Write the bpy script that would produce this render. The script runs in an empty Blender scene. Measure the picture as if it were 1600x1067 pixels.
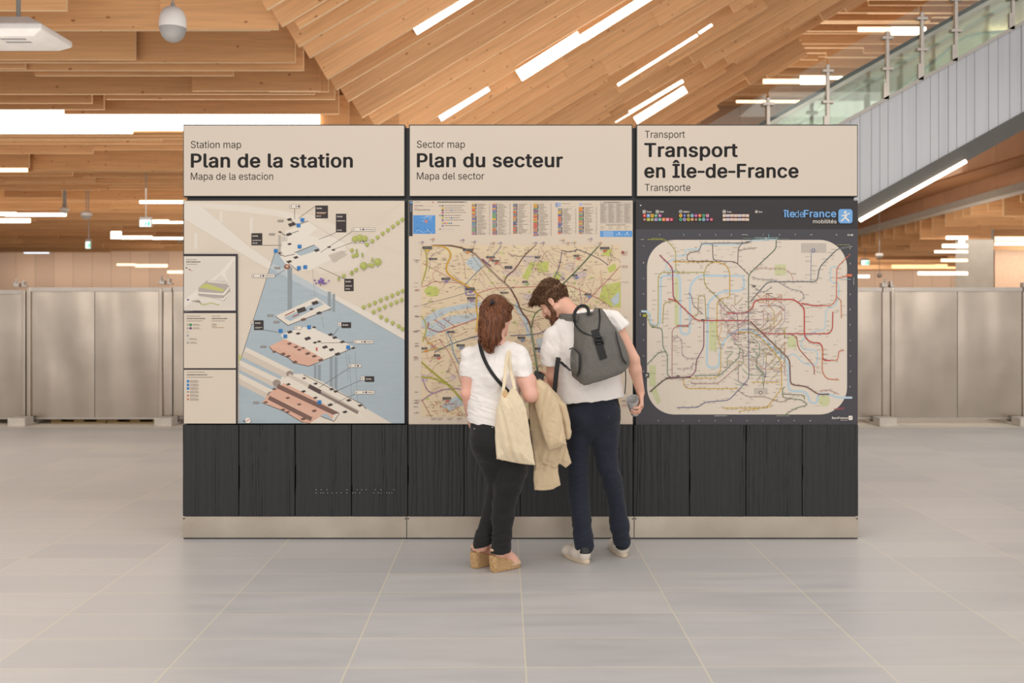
import bpy, bmesh, math, random
import numpy as np
from mathutils import Vector, Matrix

C = bpy.context.scene
COL = C.collection
F = 1600 * 35 / 36.0            # focal length in pixels (1600 px wide frame)
HZ = 484.0                      # horizon row of the photograph
EYE = 1.6

# ------------------------------------------------------------------ camera, world, lights, exposure
cam_d = bpy.data.cameras.new('camera')
cam = bpy.data.objects.new('camera', cam_d)
COL.objects.link(cam)
cam.location = (0, 0, EYE)
cam.rotation_euler = (math.pi / 2, 0, 0)
cam_d.lens = 35
cam_d.sensor_width = 36
cam_d.shift_y = -(533.5 - HZ) / 1600
cam_d.clip_end = 300
cam_d.dof.use_dof = True
cam_d.dof.focus_distance = 6.5
cam_d.dof.aperture_fstop = 2.2
C.camera = cam

w = bpy.data.worlds.new('world')
C.world = w
w.use_nodes = True
bg = w.node_tree.nodes['Background']
bg.inputs[0].default_value = (1.0, 0.972, 0.945, 1)
bg.inputs[1].default_value = 0.9

C.view_settings.view_transform = 'Standard'
C.view_settings.look = 'None'
C.view_settings.exposure = 0.2
C.view_settings.gamma = 1
C.cycles.max_bounces = 8
C.cycles.transparent_max_bounces = 24
C.cycles.caustics_reflective = False
C.cycles.caustics_refractive = False
C.cycles.sample_clamp_indirect = 6.0


def area(name, loc, size, sizey, power, col=(1, .95, .88), rot=(0, 0, 0)):
    d = bpy.data.lights.new(name, 'AREA')
    d.shape = 'RECTANGLE'; d.size = size; d.size_y = sizey
    d.energy = power; d.color = col
    o = bpy.data.objects.new(name, d)
    o.location = loc; o.rotation_euler = rot
    COL.objects.link(o)
    return o


area('front_fill_light', (0, -6, 3.2), 26, 5, 330, (1, .98, .95), (math.radians(98), 0, 0))     # unseen fill added behind the camera to brighten upright surfaces
area('ceiling_fill_light', (-5, 8.2, 2.9), 10, .8, 72, (1, .93, .84), (math.radians(140), 0, 0))     # unseen uplights added to brighten the boards
area('ceiling_fill_light', (4.5, 8.4, 3.0), 9, .8, 105, (1, .93, .84), (math.radians(140), 0, 0))
area('ceiling_fill_light', (0, 15.2, 2.0), 30, .8, 300, (1, .92, .82), (math.radians(150), 0, 0))
area('ceiling_fill_light', (6, 27, 2.2), 50, 1, 700, (1, .90, .78), (math.radians(150), 0, 0))
area('ceiling_fill_light', (8, 46, 2.4), 50, 2, 700, (1, .90, .78), (math.radians(150), 0, 0))
area('wall_fill_light', (6, 53, 3.9), 80, 1, 900, (1, .90, .80), (math.radians(90), 0, 0))  # unseen lamps added to lift the far walls
area('wall_fill_light', (23, 37, 3.6), 8, 1, 160, (1, .90, .80), (math.radians(90), 0, 0))
area('hall_light', (0, 3.4, 6.2), 7, 3, 70)                     # light from the ceiling in front of the kiosk
area('hall_light', (-7.5, 10.5, 4.25), 5, 1.2, 110)  # from here on, unseen lamps added in place of the hall's ceiling lighting
area('hall_light', (6.5, 10.5, 5.0), 5, 2, 60)
area('hall_light', (2, 21, 4.3), 16, 3, 420)
area('hall_light', (-10, 22, 4.3), 14, 3, 420)
area('hall_light', (10, 34, 4.0), 30, 3, 520, (1, .88, .76))
area('hall_light', (-12, 40, 4.2), 24, 4, 620, (1, .88, .76))
area('ceiling_fill_light', (10, 31, 5.6), 14, 4, 420, (1, .90, .80), (math.radians(180), 0, 0))

# ------------------------------------------------------------------ helpers
def s2l(c):
    c = c / 255.0
    return c / 12.92 if c <= 0.04045 else ((c + 0.055) / 1.055) ** 2.4


from functools import lru_cache


@lru_cache(None)
def hexc(h):
    h = h.lstrip('#')
    return tuple(s2l(int(h[i:i + 2], 16)) for i in (0, 2, 4)) + (1.0,)


def P(px, py, Y):
    return np.array([(px - 800) / F * Y, Y, EYE + (HZ - py) / F * Y])


class N:
    """small node-tree writer"""
    def __init__(s, name):
        s.m = bpy.data.materials.new(name); s.m.use_nodes = True
        s.t = s.m.node_tree; s.b = s.t.nodes['Principled BSDF']
        s.out = s.t.nodes['Material Output']

    def n(s, typ, **k):
        o = s.t.nodes.new(typ)
        for a, v in k.items():
            if a.startswith('i_'):
                o.inputs[a[2:].replace('_', ' ')].default_value = v
            else:
                setattr(o, a, v)
        return o

    def l(s, a, b):
        s.t.links.new(a, b)

    def set(s, **k):
        for a, v in k.items():
            s.b.inputs[a.replace('_', ' ')].default_value = v

    def ramp(s, fac, stops):
        r = s.n('ShaderNodeValToRGB')
        e = r.color_ramp.elements
        e[0].position, e[0].color = stops[0]
        e[1].position, e[1].color = stops[-1]
        for p, c in stops[1:-1]:
            x = e.new(p); x.color = c
        s.l(fac, r.inputs[0])
        return r.outputs[0]

    def mix(s, fac, a, b, mode='MIX'):
        r = s.n('ShaderNodeMix'); r.data_type = 'RGBA'; r.blend_type = mode
        for sock, v in ((r.inputs[0], fac), (r.inputs[6], a), (r.inputs[7], b)):
            if hasattr(v, 'is_linked'):
                s.l(v, sock)
            else:
                sock.default_value = v
        return r.outputs[2]

    def coords(s, scale=(1, 1, 1), rot=(0, 0, 0), src='Object'):
        tc = s.n('ShaderNodeTexCoord'); mp = s.n('ShaderNodeMapping')
        mp.inputs['Scale'].default_value = scale; mp.inputs['Rotation'].default_value = rot
        s.l(tc.outputs[src], mp.inputs[0])
        return mp.outputs[0]

    def noise(s, vec, scale=5, detail=3, rough=.5, dist=0):
        o = s.n('ShaderNodeTexNoise')
        o.inputs['Scale'].default_value = scale; o.inputs['Detail'].default_value = detail
        o.inputs['Roughness'].default_value = rough; o.inputs['Distortion'].default_value = dist
        if vec is not None:
            s.l(vec, o.inputs['Vector'])
        return o.outputs[0]

    def bump(s, h, strength=.2, dist=.01):
        o = s.n('ShaderNodeBump')
        o.inputs['Strength'].default_value = strength; o.inputs['Distance'].default_value = dist
        s.l(h, o.inputs['Height']); s.l(o.outputs[0], s.b.inputs['Normal'])


def plain(name, col, rough=.5, metal=0.0, var=.06, scale=6, bump=0, **k):
    """a flat colour with a little procedural unevenness"""
    m = N(name)
    c = hexc(col) if isinstance(col, str) else col
    v = m.noise(m.coords(), scale, 4)
    lo = tuple(x * (1 - var) for x in c[:3]) + (1,); hi = tuple(min(1, x * (1 + var)) for x in c[:3]) + (1,)
    m.l(m.ramp(v, [(.3, lo), (.7, hi)]), m.b.inputs['Base Color'])
    m.set(Roughness=rough, Metallic=metal, **k)
    if bump:
        m.bump(v, bump)
    return m.m


def emit(name, col, strength):
    m = N(name)
    c = hexc(col)
    m.set(Base_Color=c, Emission_Color=c, Emission_Strength=strength, Roughness=.6)
    return m.m


ROOTLOC = {}


class MB:
    """collects faces of one mesh"""
    def __init__(s):
        s.v = []; s.f = []; s.mi = []; s.c = []

    def add(s, verts, faces, mi=0, col=None):
        b = len(s.v)
        s.v.extend([tuple(map(float, p)) for p in verts])
        for f in faces:
            s.f.append([b + i for i in f]); s.mi.append(mi); s.c.append(col)
        return s

    def box(s, x0, x1, y0, y1, z0, z1, mi=0, edge=None):
        v = [(x, y, z) for z in (z0, z1) for y in (y0, y1) for x in (x0, x1)]
        fs = [(0, 1, 5, 4), (1, 3, 7, 5), (3, 2, 6, 7), (2, 0, 4, 6), (0, 2, 3, 1), (4, 5, 7, 6)]
        b = len(s.f)
        s.add(v, fs, mi)
        if edge is not None:
            for k in (1, 3, 4):
                s.mi[b + k] = edge
        return s

    def prism(s, poly, y0, y1, mi=0, edge=None):
        """polygon in XZ pushed from y0 (front) to y1"""
        n = len(poly)
        ar = sum(poly[i][0] * poly[(i + 1) % n][1] - poly[(i + 1) % n][0] * poly[i][1] for i in range(n))
        if ar < 0:
            poly = poly[::-1]
        v = [(p[0], y0, p[1]) for p in poly] + [(p[0], y1, p[1]) for p in poly]
        s.add(v, [list(range(n)), list(range(2 * n - 1, n - 1, -1))], mi)
        b = len(s.v) - 2 * n
        for i in range(n):
            j = (i + 1) % n
            s.f.append([b + j, b + i, b + n + i, b + n + j]); s.mi.append(mi if edge is None else edge); s.c.append(None)
        return s

    def tube(s, pts, r, n=10, mi=0, flat=None, up=None, cap=True):
        """sweep; r is a number or a list; flat=(a, b) squashes the section"""
        pts = [np.array(p, float) for p in pts]
        m = len(pts)
        rs = r if hasattr(r, '__len__') else [r] * m
        u = None; vv = []
        for i in range(m):
            t = pts[min(i + 1, m - 1)] - pts[max(i - 1, 0)]
            t = t / (np.linalg.norm(t) + 1e-9)
            if up is not None:
                u = np.array(up, float)
            elif u is None:
                u = np.array([0, 0, 1.0]) if abs(t[2]) < .9 else np.array([1.0, 0, 0])
            u = u - t * u.dot(t); u /= (np.linalg.norm(u) + 1e-9)
            w_ = np.cross(t, u)
            fa, fb = flat if flat else (1, 1)
            for k in range(n):
                a = 2 * math.pi * k / n
                vv.append(pts[i] + (u * math.cos(a) * fa + w_ * math.sin(a) * fb) * rs[i])
        fs = []
        for i in range(m - 1):
            for k in range(n):
                k2 = (k + 1) % n
                fs.append((i * n + k, i * n + k2, (i + 1) * n + k2, (i + 1) * n + k))
        if cap:
            fs.append(list(range(n - 1, -1, -1))); fs.append([(m - 1) * n + k for k in range(n)])
        return s.add(vv, fs, mi)

    def lathe(s, prof, cx, cy, n=24, mi=0, axis=None):
        vv = []; fs = []
        for r, z in prof:
            for k in range(n):
                a = 2 * math.pi * k / n
                vv.append((cx + r * math.cos(a), cy + r * math.sin(a), z))
        for i in range(len(prof) - 1):
            for k in range(n):
                k2 = (k + 1) % n
                fs.append((i * n + k, i * n + k2, (i + 1) * n + k2, (i + 1) * n + k))
        return s.add(vv, fs, mi)

    def build(s, name, mats, parent=None, smooth=False, origin=None, bevel=0, autosmooth=None):
        me = bpy.data.meshes.new(name)
        if parent is not None:
            off = np.array(ROOTLOC.get(parent.name, (0, 0, 0)))
        else:
            off = np.array(origin if origin is not None else (0, 0, 0), float)
        V = np.array(s.v, float) - off
        me.from_pydata(V.tolist(), [], s.f)
        mats = mats if isinstance(mats, (list, tuple)) else [mats]
        for m in mats:
            me.materials.append(m)
        if len(mats) > 1:
            me.polygons.foreach_set('material_index', s.mi)
        if any(c is not None for c in s.c):
            at = me.color_attributes.new('Col', 'FLOAT_COLOR', 'CORNER')
            arr = []
            for f, c in zip(s.f, s.c):
                arr.extend(list(c or (1, 1, 1, 1)) * len(f))
            at.data.foreach_set('color', arr)
        if smooth:
            me.polygons.foreach_set('use_smooth', [True] * len(me.polygons))
        me.update()
        o = bpy.data.objects.new(name, me)
        COL.objects.link(o)
        if parent is not None:
            o.parent = parent
            ROOTLOC[o.name] = tuple(off)
        else:
            o.location = tuple(off)
            ROOTLOC[o.name] = tuple(off)
        if bevel:
            b = o.modifiers.new('bevel', 'BEVEL'); b.width = bevel; b.segments = 2; b.limit_method = 'ANGLE'
        if autosmooth:
            smooth_by_angle(me, autosmooth)
        return o


def smooth_by_angle(me, deg):
    bm = bmesh.new(); bm.from_mesh(me)
    lim = math.radians(deg)
    for f in bm.faces:
        f.smooth = True
    for e in bm.edges:
        if len(e.link_faces) == 2 and e.calc_face_angle(0) > lim:
            e.smooth = False
    bm.to_mesh(me); bm.free()


def tag(o, label=None, cat=None, group=None, kind=None):
    if label: o['label'] = label
    if cat: o['category'] = cat
    if group: o['group'] = group
    if kind: o['kind'] = kind
    return o


def thing(name, label, cat, loc=(0, 0, 0), group=None, kind=None):
    o = bpy.data.objects.new(name, None)
    o.empty_display_size = .1
    COL.objects.link(o)
    o.location = loc
    ROOTLOC[o.name] = tuple(loc)
    return tag(o, label, cat, group, kind)


def dup(root, loc, label=None):
    r = root.copy(); COL.objects.link(r); r.location = loc
    ROOTLOC[r.name] = tuple(loc)
    if label: r['label'] = label
    for ch in root.children:
        c = ch.copy(); COL.objects.link(c); c.parent = r
        for g in ch.children:
            d = g.copy(); COL.objects.link(d); d.parent = c
    return r


def struct(o):
    o['kind'] = 'structure'
    return o

# ------------------------------------------------------------------ materials
def mat_wood(name, rot=0.0, dark=1.0, base='CF9E6E'):
    m = N(name)
    g = m.n('ShaderNodeNewGeometry')
    rnd = g.outputs['Random Per Island']
    tc = m.n('ShaderNodeTexCoord'); mp0 = m.n('ShaderNodeMapping'); mp0.inputs['Rotation'].default_value = (0, rot, 0)
    m.l(tc.outputs['Object'], mp0.inputs[0])
    off = m.n('ShaderNodeVectorMath', operation='SCALE'); off.inputs[0].default_value = (37, 11, 5)
    m.l(rnd, off.inputs['Scale'])
    ad = m.n('ShaderNodeVectorMath', operation='ADD'); m.l(mp0.outputs[0], ad.inputs[0]); m.l(off.outputs[0], ad.inputs[1])
    mp = m.n('ShaderNodeMapping'); mp.inputs['Scale'].default_value = (.35, 1, 9); m.l(ad.outputs[0], mp.inputs[0])
    gr = m.noise(mp.outputs[0], 3.2, 5, .55, .6)
    b = hexc(base)
    k = lambda s: tuple(min(1, x * s * dark) for x in b[:3]) + (1,)
    grain = m.ramp(gr, [(.25, k(.82)), (.5, k(1.0)), (.75, k(1.14))])
    sp = m.n('ShaderNodeSeparateXYZ'); m.l(ad.outputs[0], sp.inputs[0])
    cb = m.n('ShaderNodeCombineXYZ'); m.l(sp.outputs[0], cb.inputs[0]); m.l(sp.outputs[2], cb.inputs[1])
    wob = m.noise(ad.outputs[0], 30, 2)
    vo = m.n('ShaderNodeTexVoronoi'); vo.voronoi_dimensions = '2D'; vo.inputs['Scale'].default_value = 1.0
    mk = m.n('ShaderNodeMapping'); mk.inputs['Scale'].default_value = (2.6, 4.2, 1); m.l(cb.outputs[0], mk.inputs[0]); m.l(mk.outputs[0], vo.inputs['Vector'])
    sz = m.n('ShaderNodeMath', operation='SUBTRACT'); m.l(vo.outputs['Distance'], sz.inputs[0])
    sc = m.n('ShaderNodeSeparateColor'); m.l(vo.outputs['Color'], sc.inputs[0])
    kk = m.n('ShaderNodeMath', operation='MULTIPLY_ADD'); m.l(sc.outputs[0], kk.inputs[0]); kk.inputs[1].default_value = .085; kk.inputs[2].default_value = -.035
    m.l(kk.outputs[0], sz.inputs[1])
    knot = m.ramp(sz.outputs[0], [(.0, (.85, .85, .85, 1)), (.03, (0, 0, 0, 1))])
    col = m.mix(knot, grain, (b[0] * .48 * dark, b[1] * .33 * dark, b[2] * .25 * dark) + (1,))
    tint = m.ramp(rnd, [(0, (.86, .84, .80, 1)), (.5, (1, 1, 1, 1)), (1, (1.1, 1.12, 1.14, 1))])
    m.l(m.mix(1.0, col, tint, 'MULTIPLY'), m.b.inputs['Base Color'])
    m.set(Roughness=.55)
    return m.m


M = {}
M['wood'] = mat_wood('larch_board')
M['wood_slope'] = mat_wood('larch_board_sloped', rot=math.atan(.6), base='D9A878')
M['wood_edge_lit'] = plain('larch_cut_edge_lit', 'EBCBA4', .6, var=.08)  # cut edges made paler: light from the floor painted into their colour
M['deck'] = plain('ceiling_deck', '8A5C36', .8)
M['led'] = emit('lit_diffuser', 'FFF1DC', 3.6)
M['board_glow'] = emit('light_washed_board_glow', 'FFEED6', 5.0)  # glow standing in for a board face flooded with light
M['led_cool'] = emit('lit_diffuser_daylight', 'E6F2FF', 1.5)
M['led_dim'] = emit('lit_diffuser_soft', 'FFDDB8', 1.8)


def mat_floor():
    m = N('floor_tiles')
    tc = m.n('ShaderNodeTexCoord')
    mp = m.n('ShaderNodeMapping'); mp.inputs['Location'].default_value = (-.0987, -.105, 0); mp.inputs['Rotation'].default_value = (0, 0, -.00835)
    m.l(tc.outputs['Object'], mp.inputs[0])
    br = m.n('ShaderNodeTexBrick'); br.offset = 0.0; br.squash = 1.0
    br.inputs['Scale'].default_value = 1.0
    br.inputs['Brick Width'].default_value = .798; br.inputs['Row Height'].default_value = .3955
    br.inputs['Mortar Size'].default_value = .0035; br.inputs['Mortar Smooth'].default_value = .25
    br.inputs['Color1'].default_value = (.94, .94, .95, 1); br.inputs['Color2'].default_value = (1.06, 1.05, 1.04, 1)
    br.inputs['Mortar'].default_value = (1, 1, 1, 1)
    m.l(mp.outputs[0], br.inputs['Vector'])
    mp2 = m.n('ShaderNodeMapping'); mp2.inputs['Scale'].default_value = (.5, 3.0, 1); m.l(tc.outputs['Object'], mp2.inputs[0])
    n1 = m.noise(mp2.outputs[0], 2.6, 6, .6, .3)
    n2 = m.noise(tc.outputs['Object'], .5, 3)
    base = m.ramp(n1, [(.3, hexc('AFADAC')), (.55, hexc('B9B7B6')), (.75, hexc('C0BEBC'))])
    base = m.mix(.35, base, m.ramp(n2, [(.35, hexc('AFADAC')), (.65, hexc('C4BEB7'))]))
    base = m.mix(1.0, base, br.outputs['Color'], 'MULTIPLY')
    col = m.mix(br.outputs['Fac'], base, hexc('D2C8B2'))
    m.l(col, m.b.inputs['Base Color'])
    m.l(m.ramp(n1, [(.3, (.34, .34, .34, 1)), (.7, (.46, .46, .46, 1))]), m.b.inputs['Roughness'])
    m.set(**{'Specular_IOR_Level': .4})
    return m.m


M['floor'] = mat_floor()
M['floor_far'] = plain('bare_screed', 'D8D0C0', .5, var=.05)


def mat_sheet():
    m = N('galvanised_sheet')
    v = m.noise(m.coords((1.2, 1, .5)), 1.1, 2, .4, .2)
    m.l(m.ramp(m.noise(m.coords((1, 1, 1)), 2.0, 3), [(.3, hexc('AC9F91')), (.7, hexc('B8AB9D'))]), m.b.inputs['Base Color'])
    m.set(Roughness=.26, Metallic=.85)
    m.bump(v, .9, .05)
    return m.m


M['sheet'] = mat_sheet()
M['galv'] = plain('galvanised_steel', 'B2A9A0', .4, .8)
M['block'] = plain('concrete_foot', 'C8BFB4', .8, var=.1, bump=.05)


def mat_steel():
    m = N('brushed_steel')
    v = m.noise(m.coords((3, 1, 240)), 6, 3)
    big = m.noise(m.coords((1.2, 1, 1.5)), 1.5, 3)
    m.l(m.ramp(big, [(.3, hexc('B4A798')), (.7, hexc('CFC4B5'))]), m.b.inputs['Base Color'])
    m.l(m.ramp(v, [(.3, (.26,) * 3 + (1,)), (.7, (.36,) * 3 + (1,))]), m.b.inputs['Roughness'])
    m.set(Metallic=.9)
    m.bump(v, .03, .01)
    return m.m


M['steel'] = mat_steel()


def mat_clad(name, base, rough, metal, mort, w_, h_, off=0, rot=(math.pi / 2, 0, 0), lo=.9, hi=1.1, bump=.3, swz=False):
    """big sheet panels with thin joints"""
    m = N(name)
    vec = m.coords((1, 1, 1), rot)
    if swz:
        sp = m.n('ShaderNodeSeparateXYZ'); cb = m.n('ShaderNodeCombineXYZ'); m.l(m.coords(), sp.inputs[0])
        m.l(sp.outputs[1], cb.inputs[0]); m.l(sp.outputs[2], cb.inputs[1]); vec = cb.outputs[0]
    br = m.n('ShaderNodeTexBrick'); br.offset = off
    br.inputs['Scale'].default_value = 1; br.inputs['Brick Width'].default_value = w_; br.inputs['Row Height'].default_value = h_
    br.inputs['Mortar Size'].default_value = .008; br.inputs['Bias'].default_value = 0
    c = hexc(base)
    br.inputs['Color1'].default_value = tuple(x * lo for x in c[:3]) + (1,); br.inputs['Color2'].default_value = tuple(x * hi for x in c[:3]) + (1,)
    br.inputs['Mortar'].default_value = hexc(mort)
    m.l(vec, br.inputs['Vector']); m.l(br.outputs['Color'], m.b.inputs['Base Color'])
    m.set(Roughness=rough, Metallic=metal)
    m.bump(m.noise(m.coords((1, 1, .6)), .9, 3), bump, .08)
    return m.m


M['wall'] = mat_clad('copper_wall_sheet', 'DDBDA2', .34, .25, '8E6B52', 1.15, 6.0)
M['wall_upper'] = mat_clad('copper_wall_sheet_upper', 'D8B394', .35, .6, '8E6B52', 1.6, 9.0)
M['wall_pale'] = plain('pale_wall_sheet', 'CDB096', .5, .3)
M['copper'] = mat_clad('polished_copper_fascia', 'E6C8AE', .2, .7, '7A4A2C', 1.9, 30.0, lo=.82, hi=1.12, bump=.5, swz=True)
M['concrete'] = plain('pale_concrete', 'B4B1AA', .75, var=.08, scale=2, bump=.05)
M['trim_grey'] = plain('grey_trim', 'A09B94', .6)


def mat_truss():
    m = N('corrugated_cladding')
    mp = m.coords((1, 1, 1))
    w1 = m.noise(m.coords((9, 1, .25)), 1.0, 2)
    m.l(m.ramp(w1, [(.3, hexc('A2A4A9')), (.5, hexc('AAABAF')), (.8, hexc('A6A7AB'))]), m.b.inputs['Base Color'])
    m.set(Roughness=.5)
    return m.m


M['truss'] = mat_truss()
M['beam'] = plain('dark_steel_beam', '47443F', .6)
M['rubber'] = plain('black_rubber', '2B2826', .5)
M['white_plastic'] = plain('white_plastic', 'CFCBC8', .45)
M['grey_plastic'] = plain('grey_plastic', '8C8A88', .5)
M['black_frame'] = plain('black_powder_coat', '17181A', .35)
M['dark_frame'] = plain('dark_grey_edge', '3A3A38', .3, .3)
M['rib'] = plain('charcoal_ribbed_board', '242526', .55, var=.08, scale=30)
M['header'] = plain('cream_sign_face', 'D3C5B5', .5, var=.015, scale=.6)
M['ink'] = plain('dark_brown_ink', '2A2120', .5)


def mat_glass(name, col, a):
    m = N(name)
    tr = m.n('ShaderNodeBsdfTransparent'); tr.inputs[0].default_value = col
    gl = m.n('ShaderNodeBsdfGlossy'); gl.inputs['Roughness'].default_value = .04; gl.inputs[0].default_value = (.9, .95, .92, 1)
    fr = m.n('ShaderNodeFresnel'); fr.inputs[0].default_value = 1.5
    mx = m.n('ShaderNodeMixShader')
    mt = m.n('ShaderNodeMath', operation='ADD'); mt.inputs[1].default_value = a
    m.l(fr.outputs[0], mt.inputs[0]); m.l(mt.outputs[0], mx.inputs[0]); m.l(tr.outputs[0], mx.inputs[1]); m.l(gl.outputs[0], mx.inputs[2])
    m.l(mx.outputs[0], m.out.inputs[0])
    return m.m


M['glass'] = mat_glass('clear_guard_glass', (.95, .97, .95, 1), .0)
M['glass_green'] = mat_glass('green_balustrade_glass', (.88, .93, .87, 1), .07)


def mat_col(name, rough=.5):
    m = N(name)
    a = m.n('ShaderNodeVertexColor'); a.layer_name = 'Col'
    m.l(a.outputs[0], m.b.inputs['Base Color'])
    m.set(Roughness=rough, **{'Specular_IOR_Level': .25})
    return m.m


M['print'] = mat_col('printed_map', .42)

# ------------------------------------------------------------------ the hall
rnd = random.Random(4)
o = MB().box(-70, 70, -14, 13.55, -.1, 0).build('floor', M['floor']); struct(o)
o = MB().box(-70, 70, 13.55, 62, -.1, 0).build('floor', M['floor_far']); struct(o)
o = MB().box(-60, 60, 60, 60.3, 0, 7).build('wall_back', M['wall']); struct(o)
o = MB().box(-6, 40, 42, 42.3, 5.3, 13).build('wall_upper', M['wall_upper']); struct(o)
o = MB().box(19.4, 27, 40, 40.3, 0, 4.5).build('wall_right', M['wall_pale']); struct(o)

SL = .6                                                  # rise of the folded soffit
CS, SN = 1 / math.hypot(1, SL), SL / math.hypot(1, SL)


def creaseX(Y):
    return -2.45 + .02 * (Y - 10) if Y < 16 else -2.33 + (Y - 16) * .33


def pxrow(y, hb=4.6):
    return F * (hb - EYE) / (HZ - y)


# --- level part on the left: boards along X, stacked in depth
lv = MB()


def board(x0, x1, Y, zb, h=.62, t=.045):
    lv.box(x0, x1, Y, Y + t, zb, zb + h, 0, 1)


def pxboard(xa, xb, y, hb=4.6, h=.62):
    """a board whose lower edge is seen at row y between columns xa and xb (None: runs on)"""
    Y = pxrow(y, hb)
    x0 = -14 * Y / 12 if xa is None else (xa - 800) / F * Y
    x1 = creaseX(Y) if xb is None else (xb - 800) / F * Y
    board(x0, x1, Y, hb, h)


for r in [(None, 103, 16), (None, 421, 47), (250, 434, 45.5), (None, 211, 93), (None, 461, 97.5), (None, 39, 107),
          (None, 474, 110), (54, 364, 118), (None, 491, 147), (300, 500, 142), (420, 513, 143), (None, 143, 161), (165, 523, 155), (None, 162, 171),
          (100, 529, 178), (None, 545, 206), (None, None, 212), (None, None, 217), (None, 252, 219), (None, None, 225), (None, 145, 240), (145, None, 234),
          (None, 45, 262), (52, None, 266), (None, None, 268.5), (None, 113, 275), (130, None, 277), (8, 148, 284), (None, None, 287), (170, None, 291),
          (None, 155, 297), (155, None, 296), (7, 97, 309), (97, None, 313), (None, None, 316), (None, 172, 328), (172, None, 326), (None, None, 332)]:
    pxboard(*r)
Y = pxrow(336)
while Y < 52:
    x = -16 * Y / 12 - rnd.uniform(0, 4)
    while x < creaseX(Y) + 2:
        L = min(rnd.uniform(3, 9), creaseX(Y) + 4 - x)
        if rnd.random() < .93:
            board(x, x + L, Y + rnd.uniform(-.03, .03), 4.6 + rnd.uniform(-.12, .16))
        x += L
    Y += rnd.uniform(.8, 1.4)
ob = lv.build('ceiling', [M['wood'], M['wood_edge_lit']]); struct(ob)
dk = MB()
dk.add([(-70, 6, 5.35), (-2.5, 6, 5.35), (-2.5, 16, 5.35), (2.5, 30, 5.35), (12, 55, 5.35), (12, 60, 5.35), (-70, 60, 5.35)], [(6, 5, 4, 3, 2, 1, 0)])
ob = dk.build('ceiling', M['deck']); struct(ob)

# --- sloped part: boards rise to the right, stacked in depth
sl = MB()


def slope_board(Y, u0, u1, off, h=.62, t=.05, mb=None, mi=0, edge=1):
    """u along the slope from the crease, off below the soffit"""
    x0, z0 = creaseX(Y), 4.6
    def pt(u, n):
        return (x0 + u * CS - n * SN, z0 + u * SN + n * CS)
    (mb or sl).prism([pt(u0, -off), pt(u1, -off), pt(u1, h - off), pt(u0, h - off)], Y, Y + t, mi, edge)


def row_end(Y):
    """where the row meets the far edge of the soffit (the line 1098,192 - 1345,0 in the photo)"""
    x0 = creaseX(Y)
    a = 800 + x0 / Y * F; b = HZ - 3.0 / Y * F
    # y = b - SL (x - a) ; y = 192 - .79 (x - 1098)
    x = (192 + .79 * 1098 - b - SL * a) / (.79 - SL)
    return (x - a) / F * Y / CS


rows = [pxrow(y) for y in (-30, -8, 14, 40, 66, 90, 118, 135, 158, 182)]
Y = rows[-1]
while Y < 33:
    Y += rnd.uniform(.5, .95); rows.append(Y)
for Y in rows:
    end = row_end(Y)
    end = min(max(end, 1.0), 16) if Y > 17 else 16
    u = 0.0
    k = 0
    while u < end:
        L = (rnd.uniform(3.0, 6.5) if k else rnd.uniform(4, 7.5)) * (1 if Y < 17 else .55)
        L = min(L, end - u)
        off = rnd.choice([0, 0, .05, .12, .2, -.08])
        slope_board(Y + rnd.uniform(-.02, .02), u, u + L, off if k else rnd.choice([0, .02, .05]))
        if rnd.random() < .35:
            a = u + rnd.uniform(0, L * .6)
            slope_board(Y + .12, a, min(a + rnd.uniform(1.5, 3.5), end), off + rnd.uniform(.02, .1))
        u += L; k += 1
ob = sl.build('ceiling', [M['wood_slope'], M['wood_edge_lit']]); struct(ob)
dk = MB()
for i in range(len(rows) - 1):
    a, b = rows[i], rows[i + 1]
    q = []
    for Y in (a, b):
        e = max(1.0, min(row_end(Y), 17)) if Y > 17 else 17
        q.append((creaseX(Y), Y, 4.6 + .75)); q.append((creaseX(Y) + e * CS, Y, 4.6 + .75 + e * SN))
    dk.add([q[0], q[1], q[3], q[2]], [(0, 2, 3, 1)])
ob = dk.build('ceiling', M['deck']); struct(ob)

# --- high level part behind the escalator
hi = MB()
HC = 10.2
y = -14.0
while y < 168:
    Y = F * (HC - EYE) / (HZ - y)
    x = -2 + rnd.uniform(-3, 0)
    while x < 24:
        L = rnd.uniform(2.5, 7)
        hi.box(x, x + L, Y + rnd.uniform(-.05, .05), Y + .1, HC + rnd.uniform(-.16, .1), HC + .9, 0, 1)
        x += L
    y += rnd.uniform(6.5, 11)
ob = hi.build('ceiling', [M['wood'], M['wood_edge_lit']]); struct(ob)
ob = MB().box(-8, 40, 24, 42.2, HC + .75, HC + .8).build('ceiling', M['deck']); struct(ob)

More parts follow.
